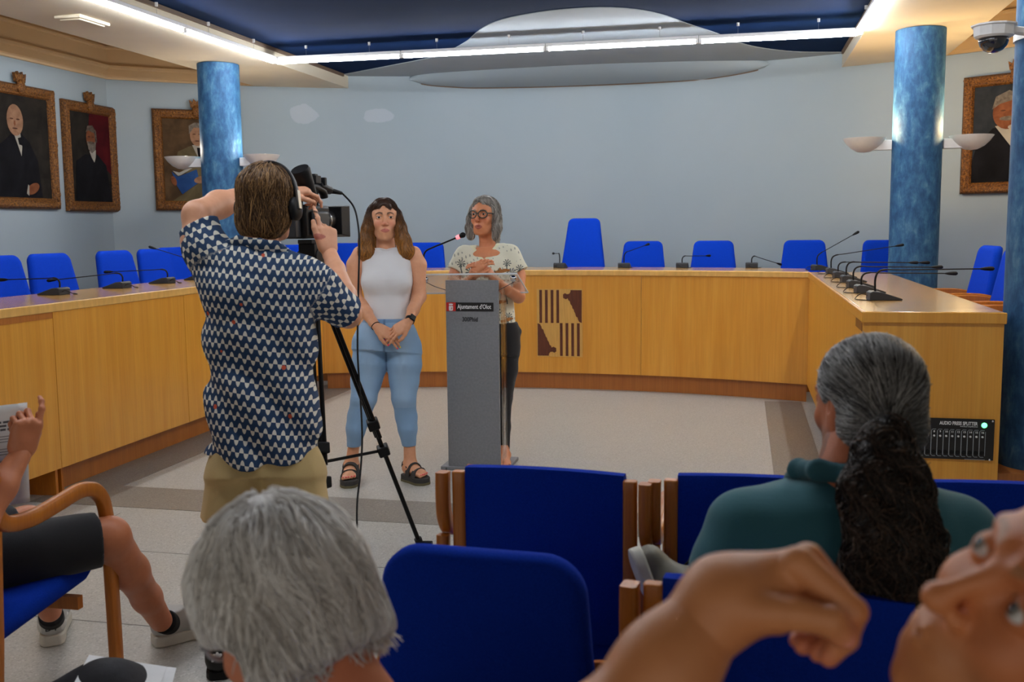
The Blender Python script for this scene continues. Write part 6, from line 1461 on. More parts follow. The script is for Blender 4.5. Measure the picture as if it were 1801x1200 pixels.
# headphones, worn
hp0 = H3.c; o = empty('headphones', tuple(hp0), 0, 'black over-ear headphones on the head of the cameraman', 'headphones')
arc = [H3.w(-sin(a)*0.104, 0.005, 0.012+cos(a)*0.138) for a in np.linspace(-pi/2-0.0, pi/2, 19)]
par(MB().tube([tuple(p) for p in arc], 1.0, flat=(0.010, 0.026), up=tuple(hR[:, 1])).build('headband', M['black'], smooth=60), o)
for q in (-1, 1):
    par(MB().lathe([(0.001, -0.012), (0.036, -0.010), (0.042, 0.0), (0.040, 0.014), (0.028, 0.020), (0.001, 0.022)], H3.w(q*0.096, 0.0, -0.012), 26, axis=tuple(hR[:, 0]*q)).build('ear_cup', M['black'], smooth=60), o)
    par(MB().tube([tuple(H3.w(q*0.110, -0.004, 0.050)), tuple(H3.w(q*0.119, -0.004, -0.012))], 1.0, flat=(0.008, 0.022), up=tuple(hR[:, 1])).build('yoke', M['steel']), o)

# ================================================================== PONYTAILED MAN
D4 = 1.88
def E1(x, y, d=0.0): return W(x, y, D4+d)
SK_D = dict(base=rgb(190, 112, 76), lip=rgb(150, 84, 74), brow=rgb(60, 54, 50))
c0 = E1(1500, 1000); P4 = person('person', 'man with a grey and dark curly ponytail and teal polo, seated with his back turned', (c0[0], c0[1], 0))
yw = radians(20); hR = frame_of(RH*cos(yw)+FH*sin(yw), UP+FH*0.10+RR*0.02)
H4 = Head(E1(1520, 716, 0.02), hR, 1.0)
F = Field(0.02)
F.cone(E1(1515, 760), E1(1500, 850, -0.02), 0.062, 0.070, k=0.03)
F.loft([(E1(1500, 1420), 0.17, 0.12), (E1(1500, 1200), 0.17, 0.11), (E1(1500, 1000), 0.19, 0.11), (E1(1500, 900), 0.19, 0.10), (E1(1505, 860), 0.13, 0.07)], RH, k=0.03)
FHd = Field(0.012); H4.add(FHd); FHd.cone(E1(1518, 750), E1(1512, 800), 0.060, 0.062, k=0.03)
for q in (-1, 1):
    xx = 1500+q*215; F.limb([E1(1500+q*190, 930), E1(1500+q*215, 1120, 0.02), E1(1500+q*170, 1300, 0.22)], [0.05, 0.045, 0.035], k=0.02)
def colD(V):
    c = np.tile(SK_D['base'], (len(V), 1))*(1+0.08*noise3(V, 60, 7)+0.05*noise3(V*np.array([1, 1, 4]), 90, 6))[:, None]; return H4.colour(V, c, SK_D['base'], SK_D['lip'], SK_D['brow'], stubble=rgb(70, 60, 56))
Fh = Field(0.005); hand(Fh, E1(1330, 1300, 0.22), FH*0.8-UP*0.3+RH*0.5, UP, side=1, curl=(0.4, 0.5, 0.6, 0.7)); Fg = Field(0.005); hand(Fg, E1(1670, 1300, 0.22), FH*0.8-UP*0.3-RH*0.5, UP, side=-1, curl=(0.4, 0.5, 0.6, 0.7))
body('body', [(F, 0.007), (FHd, 0.0025), (Fh, 0.005), (Fg, 0.005)], M['skin'], P4, colD); H4.eyes(P4)
T = Field(0.03)
T.loft([(E1(1500, 1420), 0.205, 0.150), (E1(1500, 1200), 0.215, 0.145), (E1(1498, 1080), 0.232, 0.145), (E1(1496, 980), 0.240, 0.140), (E1(1494, 920), 0.232, 0.125), (E1(1492, 880), 0.205, 0.105), (E1(1496, 853), 0.150, 0.080), (E1(1500, 838), 0.080, 0.070)], RH)
T.limb([E1(1305, 925), E1(1283, 1010), E1(1272, 1095, 0.03)], [0.066, 0.064, 0.060], k=0.04); T.limb([E1(1688, 935), E1(1706, 1010), E1(1712, 1095, 0.03)], [0.066, 0.064, 0.060], k=0.04)
T.plane(E1(1500, 1420), -UP)
T.fn(lambda P: 0.004*noise3(P*np.array([0.7, 0.7, 1.7]), 26, 91)+0.005*np.abs(noise3(P*np.array([0.5, 0.5, 1.8]), 18, 92))*np.clip((1.05-P[..., 2])*5, 0, 1))
body('polo_shirt', [(T, 0.007)], M['cloth'], P4, lambda V: np.tile(rgb(44, 100, 110), (len(V), 1)))
K = Field(0.012); cp = [E1(1395, 842, 0.06), E1(1405, 826, 0.0), E1(1440, 828, -0.055), E1(1500, 836, -0.085), E1(1560, 840, -0.06), E1(1600, 846, 0.0)]
for i in range(len(cp)-1): K.cone(cp[i], cp[i+1], 0.019, 0.019, k=0.015, flat=(FH, 1.8))
body('collar', [(K, 0.004)], M['cloth'], P4, lambda V: np.tile(rgb(40, 90, 100), (len(V), 1)))
# jeans and crossed leg with a sneaker on the knee
K = Field(0.03)
kn = E1(1520, 1290, 0.62); an = W(1232, 1012, 2.26)
K.limb([E1(1440, 1400, 0.05), E1(1400, 1330, 0.45), W(1560, 1120, 2.42)], [0.10, 0.085, 0.07]); K.limb([W(1560, 1120, 2.42), W(1400, 1060, 2.34), an], [0.068, 0.060, 0.045])
K.limb([E1(1560, 1400, 0.05), E1(1330, 1290, 0.48), W(1240, 1210, 2.42)], [0.10, 0.085, 0.07]); g_ = W(1240, 1210, 2.42).copy(); g_[2] = 0.09
K.limb([W(1240, 1210, 2.42), g_], [0.068, 0.045]); K.plane(an-RR*0.012, -RR, 0.004)
K.fn(lambda P: 0.004*noise3(P, 30, 95))
body('jeans', [(K, 0.007)], M['cloth'], P4, lambda V: np.tile(rgb(96, 124, 160), (len(V), 1))*(1+0.15*noise3(V, 30, 96))[:, None])
he = W(1172, 1066, 2.22); to = W(1130, 966, 2.26)
up_s = unit(RR*1.0+UU*0.12-FF*0.05)
u, Pt, Rm = shoe(up_s, W(1150, 1088, 2.20), W(1104, 972, 2.28), P4, (rgb(126, 122, 108), 'sole_white'), h=0.13, wdt=0.050, sole=0.028, name='sneaker')
for t, zz, cc in ((0.55, 0.062, 'patch'), (0.25, 0.06, 'patch')):
    pass
M['suede'] = plain('grey blue suede', srgb(92, 94, 104), 0.85, noise=0.15, nscale=90)
U2 = Field(0.01); U2.ell(Pt(0.36, 0.060), (0.046, 0.050, 0.030), Rm); u2 = np_mesh('side_panel', *U2.surface(0.004), M['suede'], None); u2.parent = u; 
lace = MB().tube(smooth_path([tuple(Pt(0.50, 0.085)), tuple(Pt(0.56, 0.115, -0.01)), tuple(Pt(0.66, 0.135, 0.0)), tuple(Pt(0.62, 0.150, 0.01)), tuple(Pt(0.50, 0.12, 0.0)), tuple(Pt(0.46, 0.09, 0.0))], 5), 0.0028, 6).build('laces', M['black'], u)
he = g_.copy(); he[2] = 0; shoe(UP, he-FH*0.07, he+FH*0.21, P4, (rgb(126, 122, 108), 'sole_white'), h=0.11, wdt=0.05)
# hair cap
HR = Field(0.02); w_ = H4.w
HR.ell(w_(0, -0.024, 0.046), (0.087, 0.108, 0.092), hR); HR.ell(w_(0, -0.045, -0.035), (0.083, 0.078, 0.070), hR, k=0.03); HR.limb([E1(1535, 745, -0.075), E1(1560, 752, -0.110)], [0.035, 0.022], k=0.05)
HR.ell(w_(0, 0.125, -0.03), (0.075, 0.085, 0.09), hR, mode='-', k=0.01)
for q in (-1, 1): HR.ell(w_(q*0.09, 0.004, -0.02), (0.03, 0.028, 0.045), hR, mode='-', k=0.01)
HR.fn(lambda P: 0.002*noise3(P, 80, 101))
def colH4(P, r_, t=None):
    r_ = np.asarray(r_)*np.ones(len(P)); L = H4.loc(P); g_ = np.clip(0.55+0.5*(np.abs(L[:, 0])/0.08)-0.9*np.clip(-(L[:, 2]-0.02)/0.12, 0, 1)*(np.abs(L[:, 0]) < 0.06), 0.1, 1)
    return mixc(np.tile(rgb(36, 32, 30), (len(P), 1)), rgb(176, 174, 170), np.clip(r_*1.2, 0, 1)**1.5*g_)
hb = body('hair', [(HR, 0.0045)], M['hair'], P4, lambda V: colH4(V, np.clip(0.25+0.3*noise3(V*np.array([2, 2, 0.4]), 110, 103), 0, 1)))
tie = E1(1562, 754, -0.125)
def flow4(P):
    d = tie-P; L = H4.loc(P); up_ = np.clip(L[:, 2]/0.1, 0, 1)[:, None]; return d/(np.linalg.norm(d, axis=1, keepdims=True)+1e-6) - FH[None]*up_*0.8
sh = strands('hair_strands', HR, 3600, flow4, M['hair'], P4, colH4, (0.06, 0.16), 0.008, 0.0010, 0.0015, seed=6, jitter=0.13); sh.parent = hb; sh.matrix_parent_inverse = Matrix.Identity(4); sh['kind'] = 'stuff'
# the ponytail
PT = Field(0.03)
PT.limb([tie, E1(1560, 800, -0.14), E1(1560, 860, -0.155), E1(1562, 930, -0.165), E1(1570, 1000, -0.17), E1(1575, 1060, -0.16)], [0.020, 0.052, 0.066, 0.072, 0.074, 0.052], flat=(FH, 1.5))
PT.fn(lambda P: 0.012*noise3(P*np.array([1.3, 1.3, 0.8]), 70, 111)+0.006*noise3(P, 160, 112))
def colH5(P, r_, t=None):
    r_ = np.asarray(r_)*np.ones(len(P)); return mixc(np.tile(rgb(26, 20, 17), (len(P), 1)), rgb(92, 72, 58), np.clip(r_, 0, 1)**2.5)
pt = body('ponytail', [(PT, 0.005)], M['hair'], P4, lambda V: colH5(V, np.clip(0.2+0.3*noise3(V, 110, 113), 0, 1)))
flow5 = lambda P: -UP[None]*0.8+RH[None]*(np.sin(P[:, 2]*110+P[:, 0]*70)*0.9)[:, None]+FH[None]*(np.cos(P[:, 2]*95+P[:, 0]*90)*0.5)[:, None]
sh = strands('ponytail_strands', PT, 3200, flow5, M['hair'], P4, colH5, (0.04, 0.13), 0.006, 0.0012, 0.004, seed=8, jitter=0.5, frizz=0.25, loose=0.25); sh.parent = pt; sh.matrix_parent_inverse = Matrix.Identity(4); sh['kind'] = 'stuff'
par(MB().lathe([(0.016, -0.012), (0.024, -0.006), (0.024, 0.006), (0.016, 0.012)], tuple(tie+UP*0.004), 20, axis=tuple(unit(-UP*0.8-FH*0.5))).build('hair_tie', M['black'], smooth=60), P4)

# ================================================================== MAN IN BLACK SHORTS, CUT BY THE LEFT EDGE
SK_E = dict(base=rgb(196, 122, 84), lip=rgb(160, 90, 80), brow=rgb(60, 44, 34))
sx_, sy_ = -2.29, 2.40
P5 = person('person', 'seated man in black shorts and chunky pale sneakers holding up a printed sheet', (sx_, sy_+0.1, 0))
def L_(x, y, z): return V3(x, y, z)
kneeR = W(192, 945, 3.18); ankR = W(283, 1092, 3.58); kneeL = W(48, 925, 3.30); ankL = W(88, 1075, 3.58)
hipR, hipL = L_(sx_+0.10, sy_+0.05, 0.53), L_(sx_-0.10, sy_+0.06, 0.53)
F = Field(0.02)
F.limb([hipR, kneeR, kneeR*0.62+ankR*0.38, kneeR*0.3+ankR*0.7, ankR], [0.085, 0.060, 0.057, 0.047, 0.039], k=0.03)
F.limb([hipL, kneeL, kneeL*0.62+ankL*0.38, kneeL*0.3+ankL*0.7, ankL], [0.085, 0.060, 0.057, 0.047, 0.039], k=0.03)
shR, shL = L_(sx_+0.11, sy_-0.02, 0.97), L_(sx_-0.18, sy_+0.04, 1.02)
elR = W(-34, 915, 2.68); wrR = W(36, 800, 2.80)
F.limb([shR, elR], [0.05, 0.042], k=0.02); F.limb([elR, elR*0.5+wrR*0.5, wrR], [0.043, 0.040, 0.028], k=0.02)
elL, wrL = L_(sx_-0.30, sy_+0.10, 0.74), L_(sx_-0.26, sy_+0.36, 0.62)
F.limb([shL, elL, wrL], [0.05, 0.042, 0.028], k=0.02)
F.cone(L_(sx_, sy_+0.02, 1.06), L_(sx_, sy_+0.05, 1.18), 0.060, 0.056)
H5 = Head(L_(sx_, sy_+0.08, 1.26), frame_of(V3(1, 0.05, 0), V3(0, 0.08, 1)), 1.0)
Fh = Field(0.005); hd5 = hand(Fh, wrR, unit(UU*0.95+RR*0.20+FF*0.05), RR*0.75-FF*0.65, side=1, s=1.02, curl=((0.25, 0.5, 0.4), (1.1, 1.3, 0.9), (1.2, 1.3, 0.9), (1.25, 1.3, 0.9)), thumb=(0.35, 0.15), thumb_rot=0.1, wr=0.028)
Fg = Field(0.005); hand(Fg, wrL, V3(0.6, 0.8, -0.1), UP, side=1, curl=(0.5, 0.6, 0.7, 0.8))
FHd = Field(0.012); H5.add(FHd)
def colE(V):
    c = np.tile(SK_E['base'], (len(V), 1))*(1+0.06*noise3(V, 50, 5))[:, None]; return H5.colour(V, c, SK_E['base'], SK_E['lip'], SK_E['brow'])
body('body', [(F, 0.006), (FHd, 0.004), (Fh, 0.003), (Fg, 0.005)], M['skin'], P5, colE); H5.eyes(P5)
T = Field(0.03); T.loft([(L_(sx_, sy_+0.02, 0.50), 0.18, 0.13), (L_(sx_, sy_, 0.75), 0.18, 0.13), (L_(sx_, sy_+0.01, 0.93), 0.17, 0.12), (L_(sx_, sy_+0.02, 1.05), 0.15, 0.08), (L_(sx_, sy_+0.03, 1.09), 0.08, 0.06)], V3(1, 0, 0))
T.cone(shR, shR*0.55+elR*0.45, 0.060, 0.056, cut=True); T.cone(shL, shL*0.55+elL*0.45, 0.066, 0.064, cut=True); T.fn(lambda P: 0.004*noise3(P, 26, 121))
body('tee_shirt', [(T, 0.008)], M['cloth'], P5, lambda V: np.tile(rgb(30, 30, 34), (len(V), 1)))
K = Field(0.03); kR = hipR*0.10+kneeR*0.90; kL = hipL*0.14+kneeL*0.86
K.loft([(L_(sx_, sy_+0.03, 0.47), 0.17, 0.13), (L_(sx_, sy_+0.02, 0.62), 0.17, 0.12)], V3(1, 0, 0)); K.cone(hipR, kR+(kneeR-hipR)*0.02, 0.105, 0.088, cut=True); K.cone(hipL, kL, 0.105, 0.088, cut=True)
K.fn(lambda P: 0.005*np.abs(noise3(P, 26, 122))+0.003*noise3(P, 50, 123))
body('shorts', [(K, 0.006)], M['cloth'], P5, lambda V: np.tile(rgb(22, 22, 26), (len(V), 1)))
hb = Field(0.02); hb.ell(H5.w(0, -0.02, 0.05), (0.082, 0.105, 0.088), H5.R); hb.ell(H5.w(0, -0.05, -0.02), (0.078, 0.07, 0.07), H5.R, k=0.03); hb.ell(H5.w(0, 0.12, -0.02), (0.08, 0.08, 0.09), H5.R, mode='-'); body('hair', [(hb, 0.006)], M['hair'], P5, lambda V: np.tile(rgb(48, 36, 28), (len(V), 1)))
M['tread'] = plain('pale grey mesh', srgb(178, 178, 174), 0.8, noise=0.1, nscale=200)
def sneaker(ank, toe_px, sock, big):
    h_ = at_z(*toe_px[0]); t_ = at_z(*toe_px[1]); f_ = unit(t_-h_); h_[2] = t_[2] = 0; t_ = h_+f_*0.30
    u, Pt, Rm = shoe(UP, h_, t_, P5, (rgb(176, 176, 172), 'sole_white'), h=0.125, wdt=0.052, sole=0.042, name='sneaker')
    u2 = Field(0.008); u2.ell(Pt(0.14, 0.07), (0.050, 0.050, 0.042), Rm); u2.ell(Pt(0.50, 0.060), (0.049, 0.055, 0.016), Rm)
    q = np_mesh('overlay', *u2.surface(0.004), M['white_leather'], None); q.parent = u
    for a in (0.42, 0.50, 0.58, 0.66): MB().tube([tuple(Pt(a, 0.098-(a-0.42)*0.10, -0.028)), tuple(Pt(a+0.02, 0.108-(a-0.42)*0.10, 0)), tuple(Pt(a, 0.098-(a-0.42)*0.10, 0.028))], 0.004, 6).build('lace', M['sole_white'], u)
    MB().tube([tuple(Pt(-0.02, 0.09)), tuple(Pt(-0.06, 0.12)), tuple(Pt(-0.01, 0.14)), tuple(Pt(0.03, 0.12))], 1.0, flat=(0.004, 0.02)).build('pull_tab', M['tread'], u)
    MB().tube([tuple(Pt(0.42, 0.115, -0.02)), tuple(Pt(0.38, 0.165, 0)), tuple(Pt(0.42, 0.115, 0.02))], 1.0, flat=(0.008, 0.05)).build('tongue', M['tread'], u)
    MB().prism([(-0.012, -0.05), (0.32, -0.05), (0.32, -0.045)], 0, 0.001) if False else None
    sk = Field(0.01); sk.cone(Pt(0.20, 0.07), Pt(0.20, 0.07)*0.35+ank*0.65, 0.044, 0.042, cut=True); par(np_mesh('sock', *sk.surface(0.005), M['sockblack'], None), P5)
    return Pt, Rm, u
M['white_leather'] = plain('white leather', srgb(208, 208, 202), 0.6); M['sockblack'] = plain('black sock', srgb(18, 18, 20), 0.9)
sneaker(ankR, ((272, 1136, 0.0), (345, 1118, 0.0)), True, True)
Pt, Rm, u = sneaker(ankL, ((92, 1137, 0.0), (100, 1095, 0.0)), True, True)
Mx = Matrix((tuple(Rm[:, 0])+(0,), tuple(Rm[:, 1])+(0,), tuple(Rm[:, 2])+(0,), (0, 0, 0, 1))).transposed()
t = text_mesh('heel_mark', 'B4', 0.040, M['darkgrey'], Matrix.Translation(tuple(Pt(-0.045, 0.062))) @ Mx @ Matrix.Rotation(radians(90), 4, 'X'), None, depth=0.001, align='CENTER'); t.parent = u

# printed sheet held in his right hand
c_ = W(4, 715, 2.84); e1 = unit(RR*1.0+UU*0.12+FF*0.25); e2 = unit(-UU*0.97-RR*0.05+FF*0.12); wS, hS = 0.21, 0.297
c0_ = W(48, 708, 2.86)-e1*wS
rows = 14; vs = []; nn = unit(np.cross(e1, e2))
for i in range(rows+1):
    for j in range(9):
        a, b = j/8, i/rows; vs.append(c0_+e1*wS*a+e2*hS*b+nn*(0.018*(b*b)+0.02*(b**2)*(a-0.5)))
fs = [(i*9+j, i*9+j+1, (i+1)*9+j+1, (i+1)*9+j) for i in range(rows) for j in range(8)]
o = MB().add(vs, fs).build('printed_sheet', M['paper']); sm = o.modifiers.new('s', 'SOLIDIFY'); sm.thickness = 0.0006; sm.offset = 0
tag(o, 'white printed sheet held up at the left edge by the seated man', 'paper')
def on_sheet(a, b, h=0.0): return tuple(c0_+e1*wS*a+e2*hS*b+nn*(0.018*(b*b)+0.02*(b**2)*(a-0.5)) - FF*(0.0012+h))
def sheet_bar(a0, a1, b0, b1, mat, name): MB().add([on_sheet(a0, b1), on_sheet(a1, b1), on_sheet(a1, b0), on_sheet(a0, b0)], [(0, 1, 2, 3)]).build(name, mat, o, smooth=0)
sheet_bar(0.80-0.60, 0.25, 0.05, 0.085, M['signred'], 'logo_square'); sheet_bar(0.25, 0.42, 0.05, 0.085, M['signblack'], 'logo_bar')
M['ink'] = plain('grey ink', srgb(96, 98, 104), 0.8); M['ink2'] = plain('light ink', srgb(160, 162, 166), 0.8)
rr = random.Random(5)
for k in range(3):
    a = 0.2
    while a < 0.85:
        l = rr.uniform(0.05, 0.12); sheet_bar(a, min(a+l, 0.88), 0.155+k*0.036, 0.176+k*0.036, M['ink'], 'headline_words'); a += l+0.02
b = 0.30
for k in range(18):
    if k % 5 == 4: b += 0.02; continue
    sheet_bar(0.2, 0.88 if k % 5 != 3 else 0.6, b, b+0.010, M['ink2'], 'text_line'); b += 0.026

# ================================================================== GREY-HAIRED HEAD IN FRONT
D6 = 1.27
def G(x, y, d=0.0): return W(x, y, D6+d)
c0 = G(520, 1200); SK_F = dict(base=rgb(212, 130, 92), lip=rgb(160, 90, 80), brow=rgb(150, 146, 140))
P6 = person('person', 'grey-haired person with glasses bowing the head in the lower left foreground', (c0[0], c0[1], 0))
yw = radians(50); side = RH*cos(yw)+FH*sin(yw); fwd = np.cross(UP, side)
hR = frame_of(side+UP*0.10, UP+fwd*0.38)
H6 = Head(G(504, 1112, 0.02), hR, 0.99)
F = Field(0.02)
F.cone(H6.w(0, -0.045, -0.05), G(632, 1300, 0.0), 0.062, 0.074, k=0.03)
shc = G(625, 1380, 0.0)
F.loft([(shc-UP*0.5, 0.15, 0.10), (shc-UP*0.2, 0.17, 0.10), (shc-UP*0.03, 0.16, 0.07), (shc+UP*0.02, 0.09, 0.05)], RH*0.9+FH*0.2, k=0.03)
FHd = Field(0.012); H6.add(FHd)
def colF(V):
    c = np.tile(SK_F['base'], (len(V), 1))*(1+0.08*noise3(V, 60, 8))[:, None]; return H6.colour(V, c, SK_F['base'], SK_F['lip'], SK_F['brow'])
for q in (-1, 1): F.limb([shc+RH*q*0.17-UP*0.06, shc+RH*q*0.22-UP*0.32+FH*0.05, shc+RH*q*0.12-UP*0.42+FH*0.28], [0.05, 0.042, 0.028], k=0.02)
Fh = Field(0.005); hand(Fh, shc+RH*0.12-UP*0.42+FH*0.28, FH*0.9-RH*0.4, UP, side=-1); Fg = Field(0.005); hand(Fg, shc-RH*0.12-UP*0.42+FH*0.28, FH*0.9+RH*0.4, UP, side=1)
body('body', [(F, 0.006), (FHd, 0.0024), (Fh, 0.005), (Fg, 0.005)], M['skin'], P6, colF); H6.eyes(P6)
T = Field(0.03); T.loft([(shc-UP*0.58, 0.19, 0.13), (shc-UP*0.3, 0.19, 0.13), (shc-UP*0.10, 0.21, 0.11), (shc-UP*0.02, 0.15, 0.075)], RH*0.9+FH*0.2); T.fn(lambda P: 0.003*noise3(P, 26, 131))
for q in (-1, 1): T.cone(shc+RH*q*0.17-UP*0.07, shc+RH*q*0.21-UP*0.26+FH*0.03, 0.066, 0.064, cut=True)
body('shirt', [(T, 0.008)], M['cloth'], P6, lambda V: np.tile(rgb(60, 66, 84), (len(V), 1)))
K = Field(0.03); hp = shc-UP*0.58; hp[2] = 0.56
for q in (-1, 1):
    k_ = hp+RH*q*0.14+FH*0.46; k_[2] = 0.53; a_ = k_+FH*0.06; a_[2] = 0.10; K.limb([hp+RH*q*0.09, k_, a_], [0.10, 0.075, 0.05])
body('trousers', [(K, 0.009)], M['cloth'], P6, lambda V: np.tile(rgb(50, 52, 60), (len(V), 1)))
for q in (-1, 1):
    k_ = hp+RH*q*0.14+FH*0.50; k_[2] = 0; shoe(UP, k_-FH*0.03, k_+FH*0.24, P6, (rgb(40, 38, 38), 'black'), h=0.10, wdt=0.048)
HR = Field(0.02); w_ = H6.w
HR.ell(w_(0, -0.028, 0.058), (0.101, 0.124, 0.118), hR); HR.ell(w_(0, -0.060, -0.030), (0.092, 0.085, 0.085), hR, k=0.03)
HR.ell(w_(0, 0.060, 0.085), (0.070, 0.060, 0.045), hR, k=0.03)
HR.ell(w_(0, 0.125, -0.035), (0.090, 0.078, 0.090), hR, mode='-', k=0.01); HR.ell(w_(-0.112, -0.010, -0.016), (0.064, 0.046, 0.050), hR, mode='-', k=0.010); HR.ell(w_(-0.090, 0.060, -0.055), (0.060, 0.055, 0.058), hR, mode='-', k=0.012); HR.ell(w_(0.110, 0.014, -0.030), (0.050, 0.030, 0.048), hR, mode='-', k=0.012)
HR._add(lambda P: np.maximum(H6.loc(P)[..., 2]-0.020-0.25*(H6.loc(P)[..., 1]), -(H6.loc(P)[..., 1]+0.030)), [-9]*3, [9]*3, '-', 0.012)
HR._add(lambda P: H6.loc(P)[..., 2]+0.062+0.25*H6.loc(P)[..., 1], [-9]*3, [9]*3, '-', 0.02)
HR.fn(lambda P: 0.006*noise3(H6.loc(P)*np.array([1.6, 1.2, 0.5]), 62, 141)+0.003*noise3(H6.loc(P)*np.array([2.0, 1.2, 0.5]), 130, 142))
def colH6(P, r_, t=None):
    r_ = np.asarray(r_)*np.ones(len(P)); v = 0.5+0.5*noise3(P, 30, 143); return mixc(mixc(np.tile(rgb(206, 202, 198), (len(P), 1)), rgb(255, 255, 254), np.clip(r_*1.1, 0, 1)), rgb(196, 182, 158), 0.35*v)
hb = body('hair', [(HR, 0.0045)], M['hair'], P6, lambda V: colH6(V, np.clip(0.30+0.35*noise3(V*np.array([2, 2, 0.6]), 90, 144), 0, 1)))
cr6 = H6.w(0.0, -0.05, 0.15)
def flow6(P):
    d = P-cr6; L = H6.loc(P); o = d-(d@hR[:, 2])[:, None]*hR[:, 2]; o = o/(np.linalg.norm(o, axis=1, keepdims=True)+1e-6); top = np.clip((L[:, 2]-0.0)/0.10, 0, 1)[:, None]
    return -hR[:, 2][None]*(1.0-0.5*top)+o*top*1.8+side[None]*0.35*np.sin(L[:, 1]*40+L[:, 2]*25)[:, None]
sh = strands('hair_strands', HR, 5200, flow6, M['hair'], P6, colH6, (0.05, 0.12), 0.008, 0.0012, 0.004, seed=9, jitter=0.22, loose=0.12); sh.parent = hb; sh.matrix_parent_inverse = Matrix.Identity(4); sh['kind'] = 'stuff'
Vh, _ = HR.surface(0.006); Lh = H6.loc(Vh); Vh = Vh[(Lh[:, 2] < -0.035) | ((Lh[:, 2] < 0.02) & (Lh[:, 1] > -0.04))]; rs_ = np.random.RandomState(4); st_ = Vh[rs_.randint(len(Vh), size=1100)]
sh = strands('loose_ends', HR, 1100, lambda P: -hR[:, 2][None]+0.25*(P-H6.c)/0.1, M['hair'], P6, colH6, (0.02, 0.05), 0.006, 0.0012, 0.002, seed=19, jitter=0.3, loose=0.9, start=st_); sh.parent = hb; sh.matrix_parent_inverse = Matrix.Identity(4); sh['kind'] = 'stuff'
M['specs_light'] = plain('clear spectacle frame', srgb(150, 150, 156), 0.2); glasses(H6, P6, 'specs_light')

# ================================================================== MAN WITH RAISED HAND, LOWER RIGHT
def cam_vec(x, y, z): return RR*x-UU*y+FF*z
hR = np.stack([unit(cam_vec(0.014, -0.546, 0.837)), unit(cam_vec(-0.89, -0.389, -0.239)), unit(cam_vec(0.456, -0.742, -0.492))], 1)
hc_ = V3(*[0.24818844692453376, 0.8001250498139009, 1.196164026218466])
H7 = Head(hc_, hR, 1.0, jaw=1.0, nose=1.15, wide=1.0); SK_G = dict(base=rgb(176, 84, 52), lip=rgb(104, 40, 40), brow=rgb(70, 56, 48))
base7 = W(1900, 1500, 0.86)
P7 = person('person', 'man in the lower right foreground, head tilted sideways, hand hanging limp before him', (base7[0], base7[1], 0))
F = Field(0.02)
nb = H7.w(0, -0.03, -0.10); chest = W(1800, 1640, 0.80)
F.limb([H7.w(0, -0.02, -0.06), nb, nb*0.4+chest*0.6], [0.058, 0.058, 0.070], k=0.03)
wr7 = W(1275, 1052, 0.84); el7 = W(1040, 1330, 0.80); sh7 = W(1480, 1560, 0.78)
Fa = Field(0.02); Fa.limb([el7, el7*0.45+wr7*0.55, wr7], [0.040, 0.036, 0.030], k=0.03); Fa.limb([sh7, el7], [0.055, 0.044], k=0.03)
Fh = Field(0.006)
HX = lambda x, y, d: W(x, y, d)
Fh.cone(wr7, HX(1400, 1000, 0.825), 0.030, 0.0175, k=0.02); Fh.cone(wr7, HX(1412, 1002, 0.865), 0.029, 0.0165, k=0.02)
Fh.cone(HX(1300, 1062, 0.82), HX(1365, 1075, 0.81), 0.026, 0.019, k=0.02); Fh.cone(HX(1310, 1070, 0.86), HX(1395, 1075, 0.875), 0.022, 0.016, k=0.02)
tips7 = []
for pts_, rs_ in (([(1403, 992, 0.815), (1502, 1076, 0.800), (1488, 1124, 0.815), (1458, 1156, 0.822)], (0.0145, 0.0108, 0.0098, 0.0084)),
                ([(1420, 985, 0.842), (1497, 1072, 0.832), (1474, 1124, 0.842), (1440, 1148, 0.845)], (0.0145, 0.0108, 0.0095, 0.0085)),
                ([(1416, 996, 0.868), (1478, 1080, 0.862), (1446, 1126, 0.866), (1413, 1136, 0.862)], (0.0138, 0.0102, 0.0092, 0.0082)),
                ([(1398, 1010, 0.888), (1448, 1084, 0.888), (1425, 1120, 0.886), (1402, 1126, 0.880)], (0.0125, 0.0092, 0.0082, 0.0072)),
                ([(1322, 1074, 0.808), (1400, 1080, 0.790), (1460, 1092, 0.785), (1485, 1120, 0.788)], (0.0190, 0.0132, 0.0122, 0.0106))):
    q_ = [HX(*a) for a in pts_]
    for i_ in range(3): Fh.cone(q_[i_], q_[i_+1], rs_[i_], rs_[i_+1], k=0.004)
    d_ = unit(q_[3]-q_[2]); tips7.append((q_[3], d_, unit(-FF-d_*(-FF@d_))))
Fh.cone(wr7+(el7-wr7)*0.25, wr7, 0.034, 0.030, k=0.02)
FHd = Field(0.012); H7.add(FHd)
def colG(V):
    c = np.tile(SK_G['base'], (len(V), 1))*(1+0.10*noise3(V, 45, 9)+0.05*noise3(V, 130, 10))[:, None]; c = H7.colour(V, c, SK_G['base'], SK_G['lip'], SK_G['brow'], 1.2, stubble=rgb(104, 96, 92), blush=rgb(178, 76, 56))
    dh = np.linalg.norm(V-wr7, axis=1); c = mixc(c, rgb(224, 150, 92), np.clip((0.35-dh)/0.2, 0, 1)*0.75)
    for tp in tips7: c = mixc(c, rgb(222, 130, 110), np.exp(-(np.linalg.norm(V-tp[0], axis=1)/0.012)**2)*0.6)
    return c
body('body', [(F, 0.005), (FHd, 0.0020), (Fa, 0.005), (Fh, 0.0022)], M['skin'], P7, colG); H7.eyes(P7, iris=(0.16, 0.14, 0.10), gaze=(0.25, 1, 0.1))
p, d, n_ = tips7[4]; 
if 'thumbnail' not in M: M['thumbnail'] = plain('natural nail', srgb(226, 150, 132), 0.35)
nf = unit(-FF-d*(-FF@d)); par(MB().ball(p+nf*0.0080-d*0.002, (0.0062, 0.0085, 0.0026), 12, Matrix(np.stack([np.cross(d, nf), d, nf], 1).tolist())).build('thumbnail', M['thumbnail']), P7)
